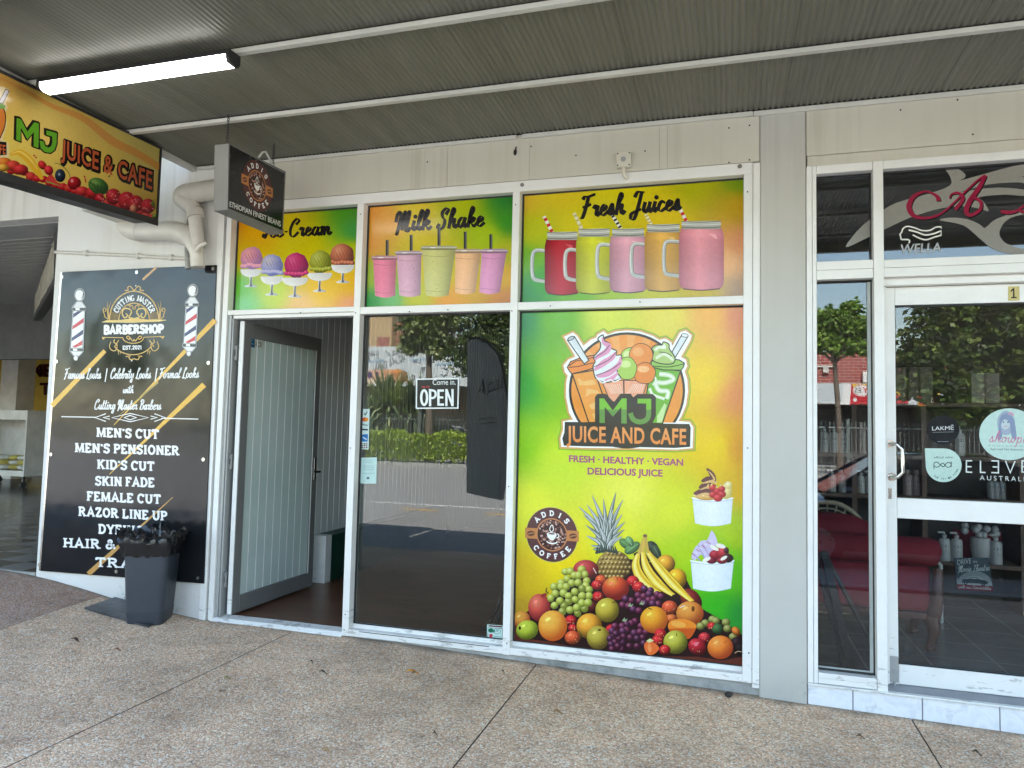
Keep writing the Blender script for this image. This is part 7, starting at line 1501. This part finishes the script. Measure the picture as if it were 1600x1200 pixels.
YS2 = -24.8; b = V(1312, 700, YS2); b.z = 0
tree("young bright green tree with a slim trunk, mirrored in the salon sidelight", b, V(1304, 562, YS2), [bl(1292, 500, .62, .50, YS2), bl(1320, 505, .62, .52, YS2), bl(1345, 515, .5, .48, YS2), bl(1330, 480, .38, .32, YS2), bl(1300, 535, .72, .42, YS2), bl(1340, 540, .55, .34, YS2), bl(1270, 530, .5, .5, YS2)], 3600, .24, GR3, .12, 8, W=.6)
b = V(1560, 690, -26.5); b.z = 0
tree("huge dark spreading tree, mirrored in the salon door", b, V(1560, 590, -26.5), [bl(1430, 570, 1.1, 1.0, -26), bl(1460, 540, 1.2, 1.2, -25.5), bl(1420, 600, .8, .6, -25.5), bl(1480, 600, 1.0, .9, -25), bl(1480, 480, 1.3, .9, -26), bl(1530, 530, 1.8, 1.8, -26.5), bl(1600, 520, 2.4, 2.2, -27), bl(1560, 610, 1.8, 1.2, -27), bl(1640, 600, 2.4, 1.8, -27), bl(1550, 450, 2.2, 1.3, -27), bl(1700, 500, 3.0, 2.6, -28), bl(1500, 640, 1.2, .7, -26)], 26000, .30, [(.05, .085, .02), (.03, .05, .015), (.10, .14, .03), (.16, .20, .05)], .42, 11)
for (tx, sd_, lab_, hh) in ((-21.5, 31, "round headed street tree left of the graffiti wall, mirrored in the barber sign", 3.0), (-30.0, 32, "tall street tree farthest left across the road, mirrored in the barber sign", 3.8)):
    bs_ = Vector((tx, -24.9, 0)); tree(lab_, bs_, Vector((tx, -24.9, hh)), [((tx-1, -24.9, hh+.6), (1.3, 1.2, 1.0)), ((tx+1.1, -25, hh+.8), (1.3, 1.2, 1.0)), ((tx, -24.6, hh+1.8), (1.4, 1.2, 1.0)), ((tx+.2, -25.3, hh+.2), (1.6, 1.2, .7))], 5000, .28, GR1, .2, sd_)
# clipped hedge on the far verge
rg = random.Random(21); hd = MB(); h0, h1 = V(575, 678, -24.2), V(800, 683, -24.2); hx0, hx1 = h0.x-4, h1.x+9
for k in range(15000):
    x = rg.uniform(hx0, hx1); s_ = rg.random(); zt = 1.16+.10*math.sin(x*2.1)+.06*math.sin(x*5.3)
    if s_ < .55: y = -23.6+.12*math.sin(x*3.7)+rg.uniform(-.12, .05); z = rg.uniform(.12, zt)
    elif s_ < .9: y = rg.uniform(-24.7, -23.6); z = zt+rg.uniform(-.1, .06)
    else: y = rg.uniform(-24.6, -23.7); z = rg.uniform(.1, zt)
    c = random.Random(k).choice([(.30, .38, .06), (.40, .48, .09), (.19, .26, .04)]); c = tuple(v*(.45+.6*min(1, z/zt)) for v in c) if False else c
    leafquad(hd, Vector((x, y, z)), Vector((rg.uniform(-1, 1), rg.uniform(-.3, 1), rg.uniform(-.6, .9))), .15, .12, c, rg)
ht = thing("hedge", "long clipped bright green hedge on the far side of the road", "hedge", (h0.x+4, -24.2, 0)); hd.build("foliage", M_LEAF, ht, normals=False)
st = MB()
for k in range(40):
    x = hx0+(hx1-hx0)*k/39; st.tube([(x, -24.1, 0), (x+rg.uniform(-.1, .1), -24.1+rg.uniform(-.2, .2), .7)], .025, 5)
st.build("stems", M_BARK, ht)
# palisade fence behind it
M_FEN = plain("fence_grey_green", (.13, .155, .145), .5, metal=.2)
ft = thing("palisade_fence", "grey metal picket fence behind the hedge across the road", "fence", (-6, -25.9, 0)); pk_ = MB(); x = -26.0
while x < 14: pk_.box(x-.014, x+.014, -25.95, -25.93, .08, 2.08); x += .155
pk_.build("pickets", M_FEN, ft); rl = MB(); rl.box(-26, 14, -25.93, -25.88, 1.82, 1.88).box(-26, 14, -25.93, -25.88, .25, .31); rl.build("rail", M_FEN, ft)
for k in range(14):
    x = -25.6+k*3.0; MB().box(x-.06, x+.06, -25.95, -25.83, 0, 2.2).build("post", M_FEN, ft)
# spiky yuccas
def yucca(px, py, Y, h, n, L, lab, seed):
    rg = random.Random(seed); p = V(px, py, Y); t = thing("yucca", lab, "plant", (p.x, Y, 0), "yuccas behind the hedge"); z0 = h
    MB().tube([(p.x, Y, 0), (p.x+.05, Y, z0*.6), (p.x, Y, z0)], [.14, .11, .09], 8).build("trunk", M_BARK, t, smooth=60); lf = MB()
    for k in range(n):
        a = rg.uniform(0, 6.28); e = rg.uniform(-.5, 1.4); zz = z0+rg.uniform(-.9, .15); d = Vector((math.cos(a)*math.cos(e), math.sin(a)*math.cos(e), math.sin(e))); s = d.cross(Vector((0, 0, 1))).normalized()*.075 if abs(d.z) < .98 else Vector((.075, 0, 0)); o = Vector((p.x, Y, zz)); l = L*rg.uniform(.75, 1.1); c = rg.choice([(.17, .23, .11), (.24, .30, .15), (.11, .15, .07), (.30, .34, .18)]); m = o+d*l*.6-Vector((0, 0, .02)); e_ = o+d*l-Vector((0, 0, .16*l*max(0, 1-d.z)))
        lf.quad(o-s*.6, o+s*.6, m+s, m-s, c=c); lf.f.append([lf.vert(m-s, c), lf.vert(m+s, c), lf.vert(e_, c)])
    lf.build("leaves", M_LEAF, t, normals=False)
yucca(605, 640, -27.0, 2.6, 260, 2.1, "tallest spiky yucca in front of the orange poster across the road", 1); yucca(648, 650, -27.4, 2.4, 220, 1.9, "spiky yucca right of the tallest one, behind the fence", 2); yucca(577, 650, -27.2, 1.8, 150, 1.6, "smaller spiky yucca left of the tallest one, behind the fence", 4)
# cars
M_TYRE = plain("tyre", (.02, .02, .02), .8); M_RIM = plain("rim", (.4, .4, .4), .3, metal=.8); M_CGL = plain("car_glass", (.010, .012, .014), .03, var=.02, spec=.9); M_TAIL = plain("tail_lamp", (.35, .02, .02), .15); M_HEAD = plain("head_lamp", (.6, .6, .58), .1)
def carpaint(n, c):
    m = NT(n); m.base(c); m.rough(.12); m.b.inputs['Coat Weight'].default_value = 1.0; m.b.inputs['Coat Roughness'].default_value = .03; m.b.inputs['Metallic'].default_value = .3; return m.m
def car(name, label, x0, y0, z0, s, Lx, W, body, cab, roofz, belt, paint, wheels, group=None, wsm=None):
    """s=+1 nose towards -x at x0; body = side outline, cab = four x along belt and roof"""
    t = thing(name, label, "car", (x0+s*Lx/2, y0, z0), group); X = lambda u: x0+s*u
    sec = []; N = 24; bm_ = MB(); rings = []
    for k in range(N+1):
        u = Lx*k/N; zt = [b for b in body if b[0] <= u][-1]; nx = [b for b in body if b[0] >= u][0]; f = 0 if nx[0] == zt[0] else (u-zt[0])/(nx[0]-zt[0]); z = zt[1]*(1-f)+nx[1]*f; zl = .22+.10*(1 if (k in (0, N)) else 0)
        e = min(1, min(u, Lx-u)/(.16*Lx)); hw = W/2*(.80+.20*math.sin(e*math.pi/2))
        rings.append([(X(u), y0+q*hw, z0+h) for q, h in ((-.90, zl), (-1, zl+.12), (-1.0, z-.16), (-.94, z-.04), (-.75, z), (0, z+.02), (.75, z), (.94, z-.04), (1, z-.16), (1, zl+.12), (.90, zl))])
    loft(bm_, rings, False); bm_.f.append([len(bm_.v)-1-i for i in range(11)]); bm_.f.append([i for i in range(11)]); bm_.build("body", paint, t, smooth=40)
    (a0, a1, a2, a3) = cab; cb_ = MB(); hb, hr = W/2*.93, W/2*.70; rr = []
    for (u, z, h) in ((a0, belt, hb), (a1, roofz-.03, hr), ((a1+a2)/2, roofz, hr), (a2, roofz-.05, hr), (a3, belt, hb)): rr.append([(X(u), y0-h, z0+z), (X(u), y0-h*.6, z0+z+.03), (X(u), y0+h*.6, z0+z+.03), (X(u), y0+h, z0+z)])
    rf = MB(); loft(rf, rr[1:4], False); n_ = len(rf.f)
    rf.f = [f for i, f in enumerate(rf.f)]; rf.build("roof", paint, t, smooth=40)
    MB().quad(rr[0][0], rr[0][3], rr[1][3], rr[1][0]).build("windscreen", wsm or M_CGL, t); MB().quad(rr[3][0], rr[3][3], rr[4][3], rr[4][0]).build("rear_window", M_CGL, t)
    for sd in (0, 3):
        MB().quad(rr[0][sd], rr[1][sd], rr[2][sd], (X((a1+a2)/2), y0+(-hb if sd == 0 else hb), z0+belt)).build("side_window", M_CGL, t); MB().quad((X((a1+a2)/2), y0+(-hb if sd == 0 else hb), z0+belt), rr[2][sd], rr[3][sd], rr[4][sd]).build("side_window", M_CGL, t)
        pl_ = MB(); sg_ = -1 if sd == 0 else 1
        for (p, q_) in ((rr[0][sd], rr[1][sd]), (rr[2][sd], (X((a1+a2)/2), y0+sg_*hb, z0+belt)), (rr[3][sd], rr[4][sd])): pl_.bar((p[0], p[1]+sg_*.006, p[2]), (q_[0], q_[1]+sg_*.006, q_[2]), .05, .03, up=(0, 1, 0))
        pl_.build("pillar", paint, t)
    for u in wheels:
        for sg_ in (-1, 1):
            yw = y0+sg_*(W/2-.09); wv = MB().tube([(X(u), yw-.1, z0+.31), (X(u), yw+.1, z0+.31)], .31, 22).build("wheel", M_TYRE, t, smooth=40)
            MB().tube([(X(u), yw+sg_*.1, z0+.31), (X(u), yw+sg_*.112, z0+.31)], .20, 18).build("rim", M_RIM, wv, smooth=40)
    for sg_ in (-1, 1):
        MB().ball((X(.13), y0+sg_*W*.34, z0+body[1][1]-.14), (.10, .16, .07), 12, 8).build("headlight", M_HEAD, t, smooth=60); MB().ball((X(Lx-.08), y0+sg_*W*.38, z0+body[-2][1]-.16), (.09, .13, .12), 12, 8).build("tail_light", M_TAIL, t, smooth=60)
        MB().ball((X(a0+.25), y0+sg_*(W/2+.08), z0+belt+.04), (.07, .09, .06), 10, 6).build("mirror", paint, t, smooth=60)
    return t
car("parked_sedan", "dark blue black car parked at the near kerb, mirrored in the salon windows", .22, -6.15, -.15, 1, 4.5, 1.78, [(0, .60), (.35, .76), (1.25, .93), (3.6, .96), (4.3, .92), (4.5, .70)], (.95, 1.75, 2.9, 3.95), 1.47, .93, carpaint("dark_car_paint", (.012, .018, .032)), (.85, 3.55))
p = V(690, 668, -30.5)
car("parked_suv", "silver white wagon parked behind the picket fence across the road", p.x+2.4, -30.5, -.02, -1, 4.4, 1.8, [(0, .70), (.3, .9), (1.1, 1.02), (3.9, 1.06), (4.35, 1.04), (4.4, .8)], (.85, 1.6, 3.6, 4.15), 1.66, 1.02, carpaint("silver_car_paint", (.55, .56, .58)), (.85, 3.5))
# feather flag on the kerb edge
YF = -3.45; fp = [(730, 531), (738, 529), (746, 530), (758, 535), (769, 545), (778, 560), (785, 582), (790, 615), (793, 655), (795, 705), (792, 750), (787, 782), (760, 777), (729, 770)]
fg = thing("feather_flag", "dark feather shaped advertising flag on a pole at the kerb, mirrored in the dark window", "flag", (V(770, 700, YF).x, YF, -.03)); W3 = [V(x, y, YF) for x, y in fp]
fm = NT("flag_cloth"); fm.base(fm.ramp(fm.noise(3, 4).outputs[0], [(.3, bw(.10)), (.7, bw(.16))])); fm.rough(.85); ft_ = fm.n("BsdfTranslucent"); ft_.inputs[0].default_value = (.42, .42, .39, 1); fx_ = fm.n("MixShader"); fx_.inputs[0].default_value = .5
fm.t.links.new(fm.b.outputs[0], fx_.inputs[1]); fm.t.links.new(ft_.outputs[0], fx_.inputs[2]); fm.t.links.new(fx_.outputs[0], fm.t.nodes["Material Output"].inputs[0])
cl_ = MB(); ids_ = []
pc_ = catmull(fp[:10], 4)+fp[10:]; vs_ = [cl_.vert(V(x, y, YF)+Vector((0, .012*math.sin(y*.09)+.008*math.sin(x*.2), 0))) for x, y in pc_]
for t_ in tessellate_polygon([[Vector((x, y, 0)) for x, y in pc_]]): cl_.f.append([vs_[k_] for k_ in t_])
cl_.build("cloth", fm.m, fg)
pb = V(788, 790, YF); tp_ = [V(x, y, YF)+Vector((0, .003, 0)) for x, y in [(793, 860), (797, 780), (797, 705), (795, 655), (792, 615), (787, 582), (780, 559), (770, 543), (758, 533), (746, 528), (732, 529)]]
tp_[0].z = -.03+.12; MB().tube(catmull([tuple(q_) for q_ in tp_], 3), .014, 8).build("pole", M_BLK, fg, smooth=60); bp_ = tp_[0]
MB().box(bp_.x-.35, bp_.x+.35, YF-.03, YF+.03, -.034, -.012).box(bp_.x-.03, bp_.x+.03, YF-.35, YF+.35, -.011, .006).tube([(bp_.x, YF, 0), (bp_.x, YF, .16)], .02, 10).build("cross_base", M_STEEL, fg)
a = Art(lambda x, y: V(x, y, YF+.03), (0, 1, 0), .8); a.sans("Acai", (742, 622), (784, 606), 26, (70, 72, 70), shear=.2); a.stroke([(748, 655), (778, 652)], 2, (66, 68, 66)); a.stroke([(750, 662), (774, 660)], 2, (66, 68, 66)); a.part("lettering", printed("flag_print", .8), fg)
# ------------------------------------------------------------------ buildings across the road
YG = -40.0
gs = thing("graffiti_shops", "low shops across the road whose grey awning fascia is covered in graffiti", "building", (-16, YG, 0))
A0, A1 = V(520, 545, YG), V(835, 605, YG); zt, zb2 = V(640, 541, YG).z, V(640, 603, YG).z
M_GF = plain("graffiti_fascia", (.50, .54, .55), .6, var=.12, vs=.7); MB().box(A0.x-8, A1.x+4, YG-.3, YG, zb2, zt).build("fascia", M_GF, gs)
MB().box(A0.x-8, A1.x+4, YG-6, YG-.3, zb2+.2, zb2+.4).build("awning_roof", M_ROOF, gs); MB().box(A0.x-8, A1.x+4, YG-6.3, YG-6, 0, zb2+.2).build("shop_wall", plain("shade_shopfront", (.30, .25, .20), .6, var=.5, vs=.8), gs)
for k in range(9): x = A0.x-6+k*4.2; MB().box(x, x+.14, YG-.25, YG-.11, 0, zb2).build("awning_post", M_FEN, gs)
a = Art(lambda x, y: V(x, y, YG+.01), (0, 1, 0), .8); rg = random.Random(9)
M_GP = printed("spray_paint", .7)
a.poly([(573, 578), (626, 577), (640, 596), (573, 599)], lambda x, y: (242, 150, 60) if x > 590 else (228, 190, 170)); a.poly([(573, 593), (612, 594), (612, 600), (573, 600)], (240, 220, 195)); a.ell(630, 588, 7, 9, (150, 110, 70)); a.ell(578, 586, 4, 5, (90, 60, 120)); a.ell(589, 585, 3, 4, (110, 60, 130)); a.part("orange_poster", M_GP, gs)
for s_, x0, y0, x1, y1, h, wt in (("DUD.", 586, 578, 606, 576, 13, 1.0), ("SAM", 612, 556, 628, 554, 8, 1.0), ("DASH", 608, 572, 632, 566, 13, 1.0), ("NAO", 575, 558, 592, 555, 8, .9), ("ROZ", 640, 553, 662, 551, 8, .9), ("D", 642, 595, 648, 595, 9, 1.2), ("SAK", 700, 575, 716, 565, 15, 1.0), ("GAR", 705, 588, 728, 585, 16, 1.0), ("OTR", 655, 584, 664, 582, 9, .8)):
    a.glyphs({k: (v[0], [st if not isinstance(st, dict) else {'c': st['c']} for st in v[1]]) for k, v in SLAB.items()}, s_, (x0, y0), (x1, y1), h, (38, 38, 44), wt, gap=.05, shear=.15)
for k in range(14):
    x, y = rg.uniform(575, 745), rg.uniform(552, 588); a.stroke([(x+rg.uniform(-7, 7), y+rg.uniform(-5, 5)) for _ in range(5)], .8, (45, 48, 55), smooth=4)
for x0, x1, y in ((640, 680, 563), (575, 600, 566), (680, 720, 570)): a.stroke([(x0, y), (x1, y-3)], 3, (150, 180, 200))
a.part("graffiti", M_GP, gs)
YBk = -52.0
def brickm(name, c1, c2):
    m = NT(name); g = m.geo(); br = m.n("TexBrick", Scale=1.0); cx = m.n("CombineXYZ"); sp_ = m.n("SeparateXYZ"); m.put(sp_.inputs[0], g); m.put(cx.inputs[0], m.math('ADD', sp_.outputs[0], sp_.outputs[1])); m.put(cx.inputs[1], sp_.outputs[2]); m.put(br.inputs['Vector'], cx.outputs[0])
    br.inputs['Brick Width'].default_value = .5; br.inputs['Row Height'].default_value = .17; br.inputs['Mortar Size'].default_value = .016; br.inputs['Color1'].default_value = c1+(1,); br.inputs['Color2'].default_value = c2+(1,); br.inputs['Mortar'].default_value = (.4, .36, .3, 1); m.base(br.outputs[0]); m.rough(.85); return m.m
M_B1 = brickm("cream_brick", (.52, .36, .17), (.44, .29, .13)); M_B2 = brickm("red_brick", (.30, .12, .06), (.24, .09, .05)); M_B3 = brickm("painted_red_brick", (.33, .05, .04), (.28, .04, .035))
bb = thing("brick_building", "tall cream and red brick building behind the graffiti shops", "building", (-28, YBk, 0)); e0, e1, e2, e3 = V(500, 495, YBk), V(613, 495, YBk), V(613, 497, YBk), V(720, 520, YBk)
MB().box(e0.x, e1.x, YBk-8, YBk, 0, V(600, 488, YBk).z).build("front_wall", M_B1, bb); zr = V(613, 497, YBk).z
MB().prism([(e1.x, YBk-1, 0), (V(735, 560, YBk).x, YBk-1, 0), (V(735, 545, YBk).x, YBk-1, V(735, 535, YBk).z), (e1.x, YBk-1, zr)], (0, -8, 0)).build("side_wall", M_B2, bb)
d0, d1 = V(590, 527, YBk), V(608, 535, YBk); MB().box(d0.x, d1.x, YBk, YBk+.05, V(600, 553, YBk).z-3, d0.z).build("door_panel", plain("dusky_panel", (.34, .14, .11), .7), bb)
MB().prism([(e1.x-.2, YBk-.9, zr), (e1.x-.2, YBk-.9, zr+.35), (V(735, 535, YBk).x, YBk-.9, V(735, 535, YBk).z+.35), (V(735, 535, YBk).x, YBk-.9, V(735, 535, YBk).z)], (0, -.3, 0)).build("gutter", M_ROOF, bb)
wv_ = thing("ribbed_shed", "cream ribbed wall panel building right of the graffiti shops", "building", (-8, YG+1, 0)); p0, p1 = V(780, 568, YG+1), V(835, 585, YG+1); pb_ = MB(); z = p1.z-.2
while z < p0.z+.1: pb_.box(p0.x, p1.x+3, YG+.6, YG+1, z, z+.11); z += .16
pb_.build("cladding", plain("cream_cladding", (.62, .56, .38), .6), wv_); MB().box(p0.x, p1.x+3, YG+.5, YG+.6, 0, p0.z).build("wall", M_DARK, wv_)
YR = -38.0
rd = thing("red_building", "red painted brick shop with a pale awning fascia across the road", "building", (6, YR, 0)); r0, r1 = V(1225, 546, YR), V(1425, 545, YR); zt = V(1320, 546, YR).z; zf, zg = V(1320, 599, YR).z, V(1320, 631, YR).z
MB().box(r0.x-3, r1.x+16, YR-6, YR-2, 0, zt).build("wall", M_B3, rd); MB().box(r0.x-3, r1.x+16, YR-.2, YR, zg, zf).build("fascia", M_GF, rd); MB().box(r0.x-3, r1.x+16, YR-2, YR-.2, zf-.1, zf).build("awning_roof", M_ROOF, rd)
MB().box(r0.x-3, r1.x+16, YR-1.99, YR-1.9, 0, zg+.1).build("shopfront", plain("dark_shopfront", (.05, .045, .045), .3, var=.4, vs=1.2), rd)
p = V(1296, 585, YR-1.9); MB().tube([(p.x-1.2, YR-1.93, p.z+.45), (p.x+.3, YR-1.93, p.z+.45), (p.x+.3, YR-1.93, p.z-.6)], .05, 8).box(p.x-.35, p.x-.05, YR-1.97, YR-1.8, p.z+.1, p.z+.5).build("pipework", M_PVC, rd)
p = V(1358, 591, YR-1.9); MB().box(p.x-.35, p.x+.5, YR-1.97, YR-1.6, p.z-.25, p.z+.35).build("air_conditioner", M_FRAME, rd, bevel=.02)
rs = thing("red_yellow_sign", "red and yellow YES shop sign on the pale fascia across the road", "sign", tuple(V(1350, 630, YR+.05)))
k0, k1, k2, k3 = V(1327, 600, YR+.05), V(1420, 599, YR+.05), V(1420, 630, YR+.05), V(1327, 632, YR+.05); MB().prism([k0, k1, k2, k3], (0, -.045, 0)).build("panel", plain("sign_red", (.50, .02, .03), .4), rs)
a = Art(lambda x, y: V(x, y, YR+.052), (0, 1, 0), .8); a.poly([(1318, 600), (1330, 600), (1328, 632), (1313, 632)], (242, 240, 238)); a.poly([(1331, 600), (1420, 599), (1420, 617), (1340, 617)], (245, 205, 30)); a.ell(1346, 610, 14, 9.5, (246, 244, 240), n=26); a.ring(1346, 610, 13, 8.5, .8, (200, 30, 40))
a.sans("ES", (1345, 614), (1335.5, 614), 8, (40, 40, 44)); a.sans("Y", (1357, 614.5), (1348, 614), 9, (215, 30, 40), bold=.02); a.ell(1336, 624.5, 3.2, 3.2, (246, 244, 240)); a.sans("3", (1366, 628.5), (1359, 628.5), 8, (246, 244, 240), bold=.02); a.sans("V", (1374, 613), (1365, 613), 11, (30, 26, 20), bold=.04); a.part("lettering", M_GP, rs)
rs2 = thing("second_sign", "second red and yellow shop sign behind the leaves of the huge tree", "sign", tuple(V(1440, 630, YR+.05))); k = [V(1430, 601, YR+.05), V(1475, 601, YR+.05), V(1462, 634, YR+.05), V(1436, 634, YR+.05)]
MB().prism(k, (0, -.045, 0)).build("panel", plain("sign_yellow", (.62, .42, .02), .4), rs2)
a = Art(lambda x, y: V(x, y, YR+.052), (0, 1, 0), .8); a.poly([(1434, 620), (1470, 620), (1464, 633), (1438, 633)], (205, 40, 50)); a.ell(1451, 626, 9, 5, (244, 242, 240)); a.sans("TOBA", (1468, 617), (1436, 617), 12, (28, 24, 20), bold=.04) if False else a.stroke([(1438, 606), (1444, 616), (1448, 605), (1454, 617), (1460, 605), (1466, 615)], 2.2, (28, 24, 20)); a.part("print", M_GP, rs2)
